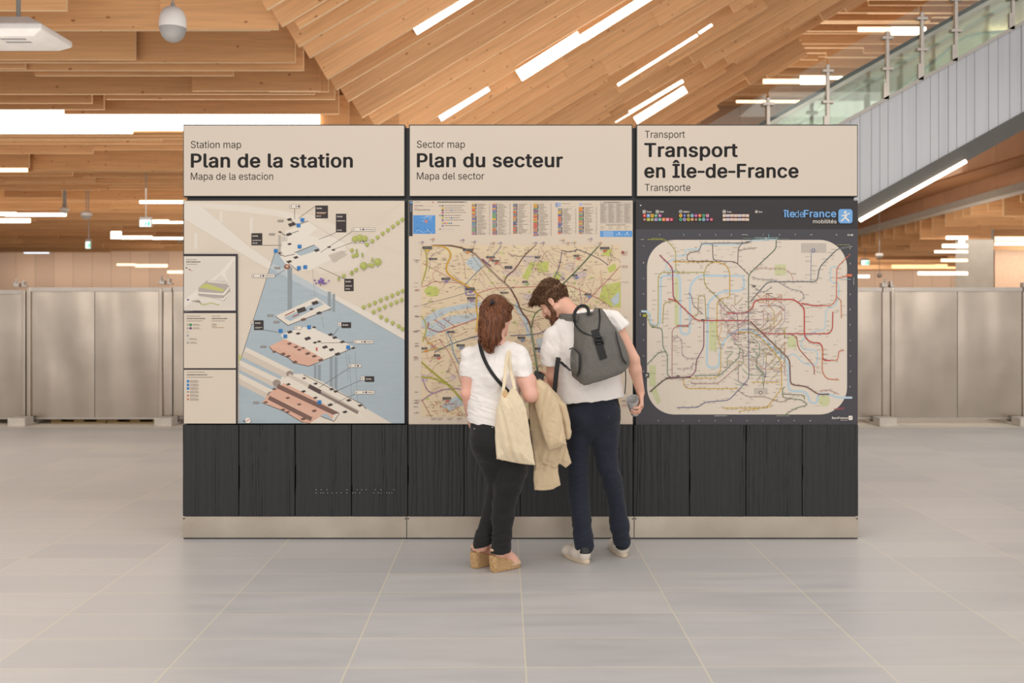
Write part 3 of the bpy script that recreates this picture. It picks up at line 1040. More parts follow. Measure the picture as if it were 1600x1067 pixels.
# ------------------------------------------------------------------ printed lettering and maps
# letter outlines (1000 = one em; capitals are 509 high): advance width, closed contours
GLYPHS = {
    ' ': (188, []),
    '-': (270, ['248,244 248,188 22,188 22,244']),
    '/': (249, ['235,533 71,-76 14,-76 178,533']),
    '0': (453, ['227,-7 191,-3 158,7 130,24 105,48 85,77 69,113 57,155 50,202 48,254 50,306 57,353 69,395 85,431 106,461 130,484 159,502 191,512 227,516 262,512 295,502 323,484 348,461 368,431 384,395 396,353 403,306 405,254 403,202 396,155 384,113 368,77 348,48 323,24 295,7 263,-3', '227,50 250,52 271,60 290,74 306,92 320,116 330,144 338,176 342,213 344,254 342,295 338,332 330,365 320,393 306,416 290,435 271,449 250,457 227,460 203,457 182,449 163,435 147,416 134,393 123,365 115,332 111,295 109,254 111,213 115,176 123,144 134,116 147,92 163,74 182,60 203,52']),
    '1': (453, ['76,0 76,55 391,55 391,0', '276,509 276,0 212,0 212,448 209,448 86,358 86,427 198,509']),
    '2': (453, ['64,0 64,47 234,229 282,282 311,327 316,341 319,356 320,371 319,389 315,405 308,419 298,431 287,441 273,449 258,455 241,458 224,460 205,458 188,454 172,447 159,438 148,427 139,413 132,398 128,381 127,362 66,362 68,391 75,418 86,442 102,464 121,482 143,496 168,507 196,513 225,516 254,513 281,507 306,497 328,482 346,465 361,445 372,423 379,398 381,372 380,354 377,336 371,318 363,299 351,280 336,259 267,180 153,60 153,57 389,57 389,0']),
    '3': (453, ['218,-7 188,-5 159,1 133,10 108,22 88,38 70,57 57,79 48,104 44,132 109,132 112,115 118,100 126,87 137,76 150,66 165,59 182,54 200,51 219,50 239,51 258,55 275,61 291,69 304,80 315,93 323,108 328,125 329,145 328,163 323,180 316,196 306,211 292,223 275,234 254,241 229,246 201,248 157,248 157,299 288,448 288,452 70,452 70,509 372,509 372,461 211,278 211,289 247,290 279,286 308,276 333,262 354,244 371,222 383,198 391,173 393,145 390,116 383,90 370,66 354,45 333,27 309,12 281,2 251,-5']),
    '4': (453, ['40,105 40,158 247,509 311,509 109,166 109,163 413,163 413,105', '282,0 282,121 282,146 282,318 343,318 343,0']),
    '5': (453, ['221,-7 192,-5 165,1 140,11 118,25 99,41 83,60 71,82 63,105 60,130 122,130 125,115 130,102 138,89 148,78 160,68 173,60 188,54 204,51 221,50 241,51 259,56 276,64 291,75 304,89 314,104 322,122 326,141 328,162 326,183 321,203 314,221 303,237 290,251 275,262 257,270 238,275 218,277 167,268 152,262 139,255 128,246 67,253 96,509 366,509 366,452 151,452 134,301 136,301 148,311 162,318 178,325 194,330 212,333 229,334 252,332 274,328 294,321 313,311 330,299 345,285 358,269 370,251 379,231 386,210 390,187 391,163 388,132 381,102 369,76 352,52 332,32 309,15 282,3 253,-4']),
    '6': (453, ['226,-7 196,-4 168,3 142,15 119,31 100,51 84,74 73,101 66,130 64,162 65,187 71,212 80,239 93,268 112,302 137,340 252,509 322,509 151,261 145,261 165,288 196,307 235,314 265,312 291,305 316,295 337,280 355,262 370,240 380,215 387,187 389,157 387,127 379,98 368,73 352,50 333,30 310,14 284,3 257,-4', '226,48 245,50 263,55 279,63 293,73 304,86 314,101 322,119 326,137 327,157 326,178 322,196 314,213 304,228 293,241 279,251 263,259 245,264 226,265 207,264 190,259 174,252 160,241 148,229 138,214 131,197 126,179 125,158 126,138 131,119 138,102 148,86 160,73 174,63 190,55 207,50']),
    '7': (453, ['97,0 323,448 323,452 62,452 62,509 391,509 391,449 165,0']),
    '8': (453, ['226,-7 193,-5 163,1 136,11 111,25 91,42 74,62 62,84 54,109 52,135 53,156 58,176 65,195 75,212 87,228 101,241 117,252 134,260 153,265 153,267 129,276 109,289 93,308 80,330 73,354 70,380 73,405 79,429 90,450 106,469 124,485 146,498 170,508 197,514 226,516 255,514 282,508 306,498 328,485 346,469 361,450 373,429 379,405 382,380 379,354 372,330 359,308 343,289 323,276 300,267 300,265 319,260 335,252 351,241 365,228 377,212 387,195 395,176 399,156 401,135 398,109 391,84 378,62 362,42 341,25 317,11 289,1 259,-5', '226,49 248,50 267,54 285,60 300,69 313,79 323,91 331,106 335,121 337,139 335,157 330,173 322,189 312,202 298,213 283,223 265,230 247,234 226,235 206,234 187,230 169,223 154,213 140,202 130,189 122,173 117,157 115,139 117,121 121,106 129,91 139,79 152,69 167,60 185,54 205,50', '226,290 244,291 260,294 274,300 287,308 298,318 307,330 314,344 318,359 319,376 318,392 314,407 308,420 299,432 288,442 275,449 260,455 244,459 226,460 208,459 192,455 177,449 164,442 153,432 145,420 138,407 134,392 133,376 134,359 138,344 145,330 154,318 165,308 178,300 193,294 209,291']),
    '9': (453, ['226,516 256,513 285,506 310,494 333,478 352,458 368,434 380,408 387,378 389,347 387,322 382,296 373,270 359,240 340,207 315,168 200,0 130,0 301,248 307,248 287,221 257,202 218,195 188,197 161,203 137,214 116,229 98,247 83,269 72,294 66,321 64,352 66,382 73,411 85,436 101,459 120,479 143,494 168,506 196,513', '226,460 207,459 190,454 174,446 160,435 148,423 138,407 131,390 127,372 125,352 127,331 131,313 138,295 148,280 160,268 174,257 190,250 207,245 226,243 245,245 263,249 279,257 293,267 305,280 314,295 322,312 326,330 327,350 326,371 322,390 314,407 305,422 293,435 279,446 263,454 245,459']),
    'A': (480, ['16,0 201,509 276,509 463,0 395,0 287,302 264,372 232,478 245,478 213,371 191,302 85,0', '110,142 110,199 370,199 370,142']),
    'B': (456, ['60,0 60,509 241,509 274,507 304,501 329,491 350,477 367,461 381,442 390,421 396,398 398,374 397,353 393,336 387,320 378,307 368,295 356,286 315,267 315,262 331,260 347,254 363,245 378,234 391,220 402,203 411,184 416,161 418,136 416,111 410,88 400,67 386,48 368,31 344,18 317,8 284,2 247,0', '125,57 245,57 281,60 309,67 330,80 344,96 353,115 355,137 354,153 350,169 342,184 333,197 320,209 306,218 289,225 269,229 248,231 125,231', '125,285 238,285 256,287 273,290 288,296 302,304 314,314 323,326 330,340 335,355 336,372 333,393 326,412 313,429 294,442 270,449 240,452 125,452']),
    'C': (510, ['267,-7 225,-3 186,7 150,25 119,49 92,79 70,115 53,157 44,203 40,254 44,305 53,352 70,393 92,429 119,459 150,484 186,501 225,512 267,516 293,514 317,511 340,504 362,496 383,485 402,471 419,456 435,438 448,418 459,397 467,373 473,348 408,348 404,365 397,380 389,395 357,428 315,449 267,456 237,453 209,445 184,432 161,414 141,391 125,364 113,332 106,295 103,254 106,213 113,177 125,145 141,117 161,94 184,76 210,63 237,56 267,53 315,60 357,81 389,114 408,160 473,160 467,135 459,112 448,91 435,71 420,53 402,38 383,24 363,13 341,5 317,-2 293,-6']),
    'D': (502, ['219,0 96,0 96,57 215,57 254,60 288,68 318,81 343,99 363,122 379,149 390,181 397,216 399,255 397,294 390,329 379,361 364,388 344,410 320,428 291,441 258,449 221,452 93,452 93,509 225,509 273,505 315,495 353,478 385,455 412,426 433,391 449,351 458,306 462,255 458,205 449,159 433,119 411,83 384,54 351,31 312,14 268,3', '125,509 125,0 60,0 60,509']),
    'E': (419, ['60,0 60,509 372,509 372,452 125,452 125,286 355,286 355,229 125,229 125,57 375,57 375,0']),
    'F': (410, ['60,0 60,509 369,509 369,452 125,452 125,278 346,278 346,221 125,221 125,0']),
    'G': (520, ['269,-7 225,-3 185,7 149,25 118,49 91,79 69,116 53,157 43,203 40,254 43,305 53,352 69,393 91,429 117,459 149,484 184,501 223,512 265,516 291,514 316,510 340,504 363,494 384,483 403,469 421,453 436,436 449,416 460,395 468,373 474,349 408,349 387,393 356,427 315,448 265,456 236,453 209,445 183,432 160,414 141,392 125,364 113,332 106,295 103,254 106,213 113,177 125,145 141,117 161,95 184,76 210,63 238,56 269,53 296,55 322,61 345,71 365,85 382,102 396,123 407,147 413,173 415,202 434,199 283,199 283,256 478,256 478,200 475,160 466,124 451,91 431,62 406,38 377,19 344,5 308,-4']),
    'H': (517, ['60,0 60,509 125,509 125,289 392,289 392,509 457,509 457,0 392,0 392,232 125,232 125,0']),
    'J': (396, ['185,-7 143,-2 106,11 75,33 52,63 38,100 33,145 33,173 98,173 98,145 100,117 108,93 122,74 139,61 160,53 185,50 209,53 230,61 248,74 261,93 269,117 272,145 272,509 336,509 336,145 332,100 318,63 294,33 263,11 227,-2']),
    'K': (467, ['104,145 104,216 139,261 174,303 212,344 364,509 448,509 231,276 228,276', '60,0 60,509 125,509 125,334 124,225 125,193 125,0', '372,0 188,259 228,309 449,0']),
    'L': (393, ['60,0 60,509 125,509 125,57 361,57 361,0']),
    'M': (628, ['60,0 60,509 152,509 277,187 287,159 299,123 311,84 322,49 307,49 318,83 330,121 342,158 352,187 476,509 568,509 568,0 504,0 504,291 504,327 505,369 506,413 507,457 513,457 498,409 482,363 467,322 456,291 342,0 286,0 170,291 159,321 145,361 129,408 112,457 119,457 120,416 121,372 122,328 122,291 122,0']),
    'N': (523, ['60,0 60,509 136,509 343,183 363,151 388,107 414,55 405,54 401,108 399,157 399,195 399,509 463,509 463,0 387,0 202,290 177,331 148,381 108,452 119,454 122,384 124,328 125,291 125,0']),
    'P': (445, ['60,0 60,509 235,509 272,506 305,499 332,487 356,471 375,452 390,430 400,404 407,377 409,348 407,318 400,291 390,265 375,243 356,223 332,207 305,195 272,188 235,186 125,186 125,0', '125,242 233,242 257,244 279,248 297,256 312,266 324,279 333,294 339,310 343,328 344,348 343,367 339,385 333,402 324,416 312,428 297,439 279,446 257,451 232,452 125,452']),
    'R': (449, ['60,0 60,509 236,509 273,506 305,500 333,489 356,473 376,455 390,433 401,408 407,381 409,352 407,323 401,296 390,271 376,250 356,232 333,217 305,206 273,200 236,198 96,198 96,255 234,255 258,256 280,260 298,267 313,276 325,287 334,300 340,316 344,333 345,352 344,371 340,389 334,405 325,419 313,430 298,440 279,446 258,451 233,452 125,452 125,0', '353,0 230,229 303,229 428,0']),
    'S': (447, ['224,-9 188,-7 156,-1 128,9 102,23 81,40 64,60 51,83 42,109 38,137 104,137 108,118 114,102 123,88 136,76 150,66 166,59 185,53 204,50 224,49 246,50 267,54 286,60 303,69 317,79 329,92 338,106 344,122 346,139 344,154 340,168 332,179 322,189 310,197 296,205 245,222 184,239 145,253 112,269 86,289 67,313 56,341 52,372 54,400 62,425 75,448 92,468 113,484 138,498 165,508 195,514 227,516 259,514 289,508 316,498 340,484 360,468 377,449 390,427 398,403 401,378 337,378 332,402 320,421 302,437 280,449 254,456 225,459 204,457 185,454 167,448 152,440 139,430 129,418 121,405 117,391 115,376 117,359 122,345 131,334 142,324 155,315 169,308 212,293 264,279 312,264 359,238 372,226 384,213 395,198 402,180 407,161 408,139 406,112 399,87 386,64 370,43 349,25 323,11 294,0 261,-7']),
    'T': (449, ['32,452 32,509 417,509 417,452 257,452 257,0 193,0 193,452']),
    'U': (517, ['259,-8 220,-6 186,2 154,15 126,33 103,55 85,80 71,108 63,140 60,173 60,509 124,509 124,178 126,155 132,133 141,113 153,95 169,80 187,68 208,59 232,53 259,52 285,53 309,59 331,68 349,80 364,95 377,113 385,133 391,155 393,178 393,509 457,509 457,173 454,140 446,108 433,80 414,55 391,33 363,15 332,2 297,-6']),
    'a': (389, ['160,-9 137,-7 115,-3 94,5 76,15 60,29 48,45 38,63 32,84 30,108 32,128 36,146 43,161 53,174 64,184 78,193 125,211 178,220 234,227 265,235 271,240 274,246 276,255 276,257 275,272 272,285 267,297 260,307 251,315 240,322 227,327 212,330 196,331 178,330 163,327 149,322 118,301 100,274 41,291 51,313 64,331 79,346 95,358 114,368 133,375 153,380 173,383 194,384 239,379 286,360 300,350 312,336 322,320 330,301 335,278 337,251 337,0 277,0 277,52 272,52 252,25 215,1 199,-4 181,-7', '170,45 192,47 211,51 228,59 242,68 254,80 263,93 270,108 274,122 276,138 276,190 259,182 231,176 200,171 175,168 134,159 122,153 112,147 103,139 97,130 93,118 92,105 93,93 96,82 102,72 109,64 119,57 130,52']),
    'b': (424, ['229,-8 208,-7 189,-3 172,4 138,31 118,59 112,59 112,0 53,0 53,509 114,509 114,319 118,319 137,346 171,373 188,379 207,383 229,384 259,382 287,374 313,361 335,342 354,320 370,293 381,261 388,227 390,189 388,151 381,116 370,84 355,57 336,34 313,16 288,3 260,-6', '220,47 242,49 262,55 279,66 294,80 306,97 316,117 323,139 327,163 328,189 327,215 323,239 316,261 307,281 295,298 280,311 262,322 243,328 220,330 198,328 178,322 161,312 147,299 134,282 125,263 118,241 114,216 113,189 114,162 118,138 125,115 135,95 147,78 162,65 179,55 198,49']),
    'c': (396, ['207,-8 174,-5 144,3 117,16 93,35 72,58 56,85 44,116 37,150 34,187 37,225 44,260 56,291 72,318 93,341 117,360 144,374 174,382 207,384 260,377 305,356 340,322 362,277 303,262 290,289 270,311 242,325 207,330 184,328 163,321 145,310 130,296 118,278 108,258 102,236 98,212 96,187 98,163 102,139 108,117 118,97 130,80 145,66 163,55 184,49 207,46 243,52 271,66 292,89 304,117 363,102 357,86 350,70 341,56 306,21 261,-1']),
    'd': (424, ['195,-8 165,-6 137,3 111,16 89,34 70,57 55,84 43,116 36,151 34,189 36,227 43,261 55,293 70,320 89,342 112,361 137,374 165,382 196,384 218,383 237,379 253,373 287,346 306,319 311,319 311,509 372,509 372,0 313,0 313,59 307,59 287,31 252,4 236,-3 217,-7', '205,47 226,49 246,55 263,65 278,78 290,95 299,115 306,138 310,162 312,189 310,216 306,241 300,263 290,282 278,299 263,312 246,322 227,328 205,330 182,328 162,322 145,311 130,298 118,281 108,261 102,239 98,215 96,189 98,163 102,139 109,117 118,97 130,80 145,66 162,55 182,49']),
    'e': (404, ['212,-8 177,-5 145,3 117,16 92,35 72,58 56,85 44,116 37,150 34,187 36,224 44,258 55,290 71,317 91,340 115,359 142,373 172,382 205,384 226,383 246,380 266,374 285,366 303,355 319,341 334,324 347,305 357,282 365,256 370,227 371,194 371,169 75,169 75,221 309,221 308,226 304,248 298,269 288,286 277,301 263,314 246,323 227,328 205,330 183,328 164,323 146,313 131,301 119,286 109,270 102,251 97,231 96,211 96,178 98,151 102,127 110,106 121,88 135,73 151,61 169,53 190,48 212,46 254,53 285,73 306,105 365,91 358,72 348,55 335,39 320,26 302,14 283,4 261,-3 237,-7']),
    'i': (167, ['53,0 53,379 114,379 114,0', '84,443 73,444 63,448 54,455 47,463 43,472 41,483 43,494 47,504 54,512 63,518 73,522 84,524 95,522 105,518 114,512 121,504 125,494 126,483 125,472 121,463 114,455 105,448 95,444']),
    'l': (189, ['139,-2 112,0 91,8 74,20 62,37 55,59 53,84 53,509 114,509 114,99 114,83 117,71 120,62 126,57 135,53 146,52 160,53 170,54 181,3 162,-1']),
    'm': (610, ['53,0 53,379 112,379 112,295 108,295 114,314 122,331 132,346 144,358 158,368 172,376 187,382 203,385 219,386 245,383 268,375 287,361 303,342 314,320 321,295 312,295 318,312 326,329 337,343 350,356 364,366 381,375 398,381 417,385 437,386 458,385 478,380 497,372 514,361 529,346 541,328 550,307 555,283 557,255 557,0 496,0 496,254 493,279 485,298 473,313 456,323 438,329 419,330 402,329 387,326 374,320 363,312 353,302 345,290 340,277 336,263 335,247 335,0 274,0 274,260 272,280 265,297 253,311 238,322 220,328 199,330 185,329 171,326 158,320 145,312 135,302 126,289 119,274 115,257 114,238 114,0']),
    'n': (410, ['114,227 114,0 53,0 53,379 112,379 112,287 102,287 116,319 132,344 152,362 175,374 200,382 227,384 252,383 275,377 295,369 313,356 328,340 341,321 350,298 355,271 357,240 357,0 296,0 296,235 293,263 286,286 273,304 256,318 235,326 210,329 192,328 176,324 161,317 147,308 136,297 126,283 119,266 115,248']),
    'o': (415, ['207,-8 174,-5 144,3 117,16 93,35 72,58 56,85 44,116 37,150 34,187 37,225 44,260 56,291 72,318 93,341 117,360 144,374 174,382 207,384 241,382 271,374 299,360 323,341 343,318 359,291 371,260 379,225 381,187 379,150 371,116 359,85 343,58 323,35 299,16 271,3 241,-5', '207,46 231,49 252,55 270,66 285,80 298,97 307,117 314,139 318,163 319,187 318,212 314,236 307,258 298,278 285,296 270,310 252,321 231,328 207,330 184,328 163,321 145,310 130,296 118,278 108,258 102,236 98,212 96,187 98,163 102,139 108,117 118,97 130,80 145,66 163,55 184,49']),
    'p': (424, ['53,-143 53,379 112,379 112,319 118,319 137,346 171,373 188,379 207,383 229,384 259,382 287,374 313,361 335,342 354,320 370,293 381,261 388,227 390,189 388,151 381,116 370,84 355,57 336,34 313,16 288,3 260,-6 229,-8 208,-7 189,-3 173,4 138,31 118,59 114,59 114,-143', '220,47 242,49 262,55 279,66 294,80 306,97 316,117 323,139 327,163 328,189 327,215 323,239 316,261 307,281 295,298 280,311 262,322 243,328 220,330 198,328 178,322 161,312 147,299 134,282 125,263 118,241 114,216 113,189 114,162 118,138 125,115 135,95 147,78 162,65 179,55 198,49']),
    'r': (259, ['53,0 53,379 112,379 112,321 115,321 124,339 137,354 152,367 171,377 191,383 213,385 229,384 243,384 243,322 230,324 207,326 190,324 174,321 159,315 146,306 135,296 126,284 119,269 115,254 114,237 114,0']),
    's': (365, ['182,-8 157,-7 133,-3 112,3 93,12 76,24 62,38 50,54 41,73 36,94 94,107 101,87 111,72 124,60 141,52 160,47 181,45 206,47 227,53 244,62 258,74 265,88 268,103 266,115 262,126 254,136 243,144 229,150 212,155 149,170 118,180 92,192 72,208 58,227 50,249 47,274 49,295 55,314 65,332 79,347 95,360 115,370 137,378 161,383 187,384 212,383 234,379 254,372 271,363 286,352 299,339 309,324 318,308 324,290 268,277 262,291 254,304 243,316 228,325 210,331 187,333 166,331 147,326 131,317 119,305 111,292 109,277 110,264 115,253 124,243 136,235 152,229 172,223 229,209 261,200 287,187 306,171 320,153 328,131 331,107 329,85 323,65 312,47 298,31 281,18 260,6 236,-2 210,-7']),
    't': (227, ['204,379 204,327 6,327 6,379', '65,471 126,471 126,98 127,83 130,70 136,61 144,55 156,51 170,50 185,51 202,54 213,2 192,-3 168,-4 138,-1 113,7 92,21 77,41 68,64 65,93']),
    'u': (410, ['182,-5 158,-3 135,2 115,11 97,23 82,39 69,59 60,82 54,109 53,139 53,379 114,379 114,144 116,117 124,94 137,75 154,61 175,53 200,50 218,51 234,55 249,62 263,71 274,83 283,97 290,113 295,132 296,153 296,379 357,379 357,0 298,0 298,92 307,92 294,60 277,35 257,17 234,5 209,-3']),
    'Î': (300, ['31,0 31,57 118,57 118,452 31,452 31,509 269,509 269,452 183,452 183,57 269,57 269,0', '101,565 41,565 41,567 121,659 179,659 260,567 260,565 199,565 150,624']),
    'é': (404, ['212,-8 177,-5 145,3 117,16 92,35 72,58 56,85 44,116 37,150 34,187 36,224 44,258 55,290 71,317 91,340 115,359 142,373 172,382 205,384 226,383 246,380 266,374 285,366 303,355 319,341 334,324 347,305 357,282 365,256 370,227 371,194 371,169 75,169 75,221 309,221 308,226 304,248 298,269 288,286 277,301 263,314 246,323 227,328 205,330 183,328 164,323 146,313 131,301 119,286 109,270 102,251 97,231 96,211 96,178 98,151 102,127 110,106 121,88 135,73 151,61 169,53 190,48 212,46 254,53 285,73 306,105 365,91 358,72 348,55 335,39 320,26 302,14 283,4 261,-3 237,-7', '177,429 225,529 293,529 227,429']),
    'î': (167, ['53,0 53,379 114,379 114,0', '34,435 -26,435 -26,438 54,529 112,529 193,438 193,435 132,435 83,495']),
}
_tc = {}


def text2d(body, bold=0.0):
    """flat outline of a line of text: verts, faces, left and right edge; capitals are .509 high"""
    k = (body, bold)
    if k not in _tc:
        cu = bpy.data.curves.new('lettering_source', 'CURVE'); cu.dimensions = '2D'; cu.fill_mode = 'BOTH'; cu.offset = min(bold, 0)
        x = 0.0
        for ch in body:
            adv, cs = GLYPHS[ch]
            for c in cs:
                p = [tuple(int(q) / 1000 for q in t.split(',')) for t in c.split()]
                sp = cu.splines.new('POLY'); sp.points.add(len(p) - 1); sp.use_cyclic_u = True
                for i, (a, b) in enumerate(p): sp.points[i].co = (a + x, b, 0, 1)
            x += adv / 1000 + bold * .9
        ob = bpy.data.objects.new('lettering_source', cu); COL.objects.link(ob)
        bpy.context.view_layer.update()
        me = bpy.data.meshes.new_from_object(ob.evaluated_get(bpy.context.evaluated_depsgraph_get()))
        v = [(p.co.x, p.co.y) for p in me.vertices]; f = [list(p.vertices) for p in me.polygons]
        bpy.data.objects.remove(ob); bpy.data.curves.remove(cu); bpy.data.meshes.remove(me)
        xs = [p[0] for p in v] or [0, 1]
        _tc[k] = (v, f, min(xs), max(xs))
    return _tc[k]


class Art:
    """flat printed shapes on the kiosk front, drawn in the pixel units of a poster"""
    def __init__(s, x0, y0, sc, base=.0006):
        s.x0, s.y0, s.sc = x0, y0, sc
        s.d = base; s.mb = MB(); s.lim = None

    def up(s):
        s.d += 5e-5
        return s

    def w(s, u, v):
        p = P(s.x0 + u / s.sc, s.y0 + v / s.sc, KY)
        return (p[0], KY - s.d, p[2])

    def cl(s, p):
        if s.lim is None: return p
        a, b, c, d = s.lim
        return (min(max(p[0], a), c), min(max(p[1], b), d))

    def poly(s, pts, col):
        pts = [s.cl(p) for p in pts]
        ar = sum(pts[i][0] * pts[(i + 1) % len(pts)][1] - pts[(i + 1) % len(pts)][0] * pts[i][1] for i in range(len(pts)))
        if ar > 0: pts = pts[::-1]
        s.d += 2e-6
        s.mb.add([s.w(*p) for p in pts], [list(range(len(pts)))], 0, hexc(col) if isinstance(col, str) else col)

    def rect(s, a, b, c, d, col):
        a, b = s.cl((a, b)); c, d = s.cl((c, d))
        s.mb.add([s.w(*p) for p in ((a, d), (c, d), (c, b), (a, b))], [(0, 1, 2, 3)], 0, hexc(col) if isinstance(col, str) else col)

    def frame(s, a, b, c, d, t, col):
        s.rect(a, b, c, b + t, col); s.rect(a, d - t, c, d, col); s.rect(a, b + t, a + t, d - t, col); s.rect(c - t, b + t, c, d - t, col)

    def disc(s, u, v, r, col, n=14, ry=None):
        s.poly([(u + r * math.cos(2 * math.pi * i / n), v + (ry or r) * math.sin(2 * math.pi * i / n)) for i in range(n)], col)

    def rrect(s, a, b, c, d, r, col, n=10):
        p = []
        for cx, cy, st in ((c - r, b + r, -90), (c - r, d - r, 0), (a + r, d - r, 90), (a + r, b + r, 180)):
            for i in range(n + 1):
                t = math.radians(st + 90 * i / n)
                p.append((cx + r * math.cos(t), cy + r * math.sin(t)))
        s.poly(p, col)

    @staticmethod
    def rounded(pts, r):
        if r <= 0 or len(pts) < 3: return pts
        out = [pts[0]]
        for a, b, c in zip(pts, pts[1:], pts[2:]):
            A, B, C_ = np.array(a, float), np.array(b, float), np.array(c, float)
            la, lc = np.linalg.norm(A - B), np.linalg.norm(C_ - B)
            q = min(r, la * .48, lc * .48)
            if q < .5: out.append(b); continue
            p0 = B + (A - B) / la * q; p2 = B + (C_ - B) / lc * q
            for i in range(6):
                t = i / 5
                out.append(tuple((1 - t) ** 2 * p0 + 2 * t * (1 - t) * B + t * t * p2))
        out.append(pts[-1])
        return out

    def line(s, pts, wd, col, r=0):
        pts = s.rounded(pts, r)
        P_ = [np.array(p, float) for p in pts]
        L, R = [], []
        for i, p in enumerate(P_):
            t0 = P_[i] - P_[i - 1] if i else None
            t1 = P_[i + 1] - P_[i] if i < len(P_) - 1 else None
            t0 = t1 if t0 is None else t0; t1 = t0 if t1 is None else t1
            t0 = t0 / (np.linalg.norm(t0) + 1e-9); t1 = t1 / (np.linalg.norm(t1) + 1e-9)
            m = t0 + t1
            if np.linalg.norm(m) < .2: m = t1
            m = m / np.linalg.norm(m)
            n_ = np.array([-m[1], m[0]]); k = wd / 2 / max(.5, abs(m.dot(t1)))
            L.append(p + n_ * k); R.append(p - n_ * k)
        c = hexc(col) if isinstance(col, str) else col
        s.d += 1e-6
        vv = [s.w(*s.cl(q)) for q in L + R]; n = len(P_)
        s.mb.add(vv, [(i, i + 1, n + i + 1, n + i) for i in range(n - 1)], 0, c)

    def text(s, body, u, v, width, col, bold=0.0, height=None):
        V, Fc, a, b = text2d(body, bold)
        bo = max(bold, 0)
        k = width / (b - a + 2 * bo)
        ky = k if height is None else height / (.509 + 1.2 * bo)
        ring = [(0, 0)] if bo == 0 else [(bo * math.cos(t * math.pi / 4), bo * .6 * math.sin(t * math.pi / 4)) for t in range(8)]
        for dx, dy in ring:                       # heavier strokes: the outline thickened all round
            s.d += 5e-5 if len(body) > 8 else 6e-6
            for i, fc in enumerate(Fc):           # each facet a hair apart, so that overlapping strokes do not fight
                e = (i % 12) * (4e-6 if len(body) > 8 else 5e-7)
                s.d += e
                s.mb.add([s.w(u + (V[q][0] - a + bo + dx) * k, v - (V[q][1] + dy + .6 * bo) * ky) for q in fc], [list(range(len(fc)))], 0, hexc(col))
                s.d -= e

    def greek(s, u, v, wd, col, h=2.2, rng=random):
        """a line of print too small to read"""
        x = 0
        while x < wd:
            l = min(rng.uniform(3, 9), wd - x)
            s.rect(u + x, v - h / 2, u + x + l, v + h / 2, col); x += l + 1.6

    def done(s, name, parent, label=None):
        o = s.mb.build(name, M['print'], parent)
        if label: o['label'] = label
        return o


# ---- headers
INK = '120D0C'
for (a, b, f, g), rows_ in zip(HEAD, [
        [('Station map', 298.5, 231.5, 78.5, 0, 11), ('Plan de la station', 298.5, 262, 253, .023, 22), ('Mapa de la estacion', 298.5, 281, 128.5, 0, 11)],
        [('Sector map', 651.5, 231, 75, 0, 11), ('Plan du secteur', 651.5, 261.5, 228, .023, 22), ('Mapa del sector', 651.5, 280.5, 105, 0, 11)],
        [('Transport', 1007.5, 215.5, 62.5, 0, 11), ('Transport', 1006.5, 245.5, 146, .023, 22), ('en Île-de-France', 1006.5, 278, 241, .023, 22), ('Transporte', 1007.5, 298.5, 71, 0, 11)]]):
    for body, u, v, wd, bold, h in rows_:
        A = Art(0, 0, 1, .0045)
        A.text(body, u, v, wd, INK, bold, h)
        A.done('lettering', f, ('bold' if bold > 0 else 'light') + ' dark lettering reading ' + body)

CREAM = 'D8CAB8'
DK = '453A38'

# ---- station map
rg = random.Random(21)
A = Art(285, 310, 2.963)
A.lim = (8, 11, 1028, 1041)
A.rect(8, 11, 1028, 1041, CREAM); A.up()
for i in range(60):
    x = -300 + i * 17
    A.line([(x, 330), (x + 560, 10)], 1.3, 'D0C2B0')
for i in range(40):
    y = 20 + i * 13
    A.line([(560, y + 40 + 10 * math.sin(i)), (800, y), (1028, y + 60 + 20 * math.sin(i * .7))], 1.2, 'D1C3B2')
A.up()
A.poly([(8, 14), (300, 34), (470, 58), (565, 82), (570, 130), (500, 100), (440, 82), (85, 42), (8, 30)], 'DED3C5')
for x, y in ((55, 160), (130, 265), (215, 400), (172, 60), (312, 88)):
    A.rect(x, y, x + 14, y + 75, 'DED3C5')
A.up()
A.poly([(8, 26), (95, 40), (300, 215), (420, 300), (560, 372), (700, 445), (1028, 610), (1028, 660), (700, 490), (540, 400), (330, 290), (8, 96)], 'DFD5C8')
A.line([(8, 96), (330, 290), (480, 370)], 1.5, 'C6B9A8'); A.line([(95, 40), (300, 215), (420, 300)], 1.5, 'C9BCAC')
A.poly([(560, 60), (720, 130), (860, 230), (800, 330), (640, 350), (560, 300)], 'DBCFBF')
for i in range(9):
    A.line([(560 + i * 20, 90 + i * 12), (740 + i * 12, 200 + i * 12)], 1.2, 'CBBEAE')
A.up()
WAT = 'A9B4BA'
A.poly([(428, 252), (455, 262), (475, 268), (520, 258), (500, 300), (470, 330), (1028, 654), (1028, 1041), (262, 1041), (262, 770)], WAT)
A.up()
for i in range(330):
    y = rg.uniform(290, 1040)
    xl = 428 - (y - 252) * .32; xr = 1028 if y > 655 else 470 + (y - 330) * 1.72
    x = rg.uniform(xl, max(xl + 5, xr - 30)); l = rg.uniform(20, 110)
    A.line([(x, y), (min(x + l, max(x + 2, xr)), y + rg.uniform(-2, 2))], 1.3, rg.choice(['B4BEC3', '9FABB2', 'B7BDBE']))
A.line([(428, 252), (262, 770)], 2, '5B5650'); A.line([(560, 388), (1028, 656)], 1.6, 'B9AC9C')
A.poly([(405, 322), (560, 405), (700, 470), (700, 450), (560, 372), (420, 300)], 'B9C0C2')
A.poly([(262, 770), (270, 745), (275, 735), (262, 720)], 'BFC06A')
A.up()
for a, b, c, d in ((487, 262, 508, 520), (673, 432, 688, 520), (695, 442, 707, 525), (609, 770, 621, 872), (627, 770, 641, 872), (682, 735, 696, 880), (704, 735, 718, 892), (444, 170, 456, 250)):
    A.rect(a, b, c, d, '8F979A' if a != 444 else 'B5AAA0')
A.up()
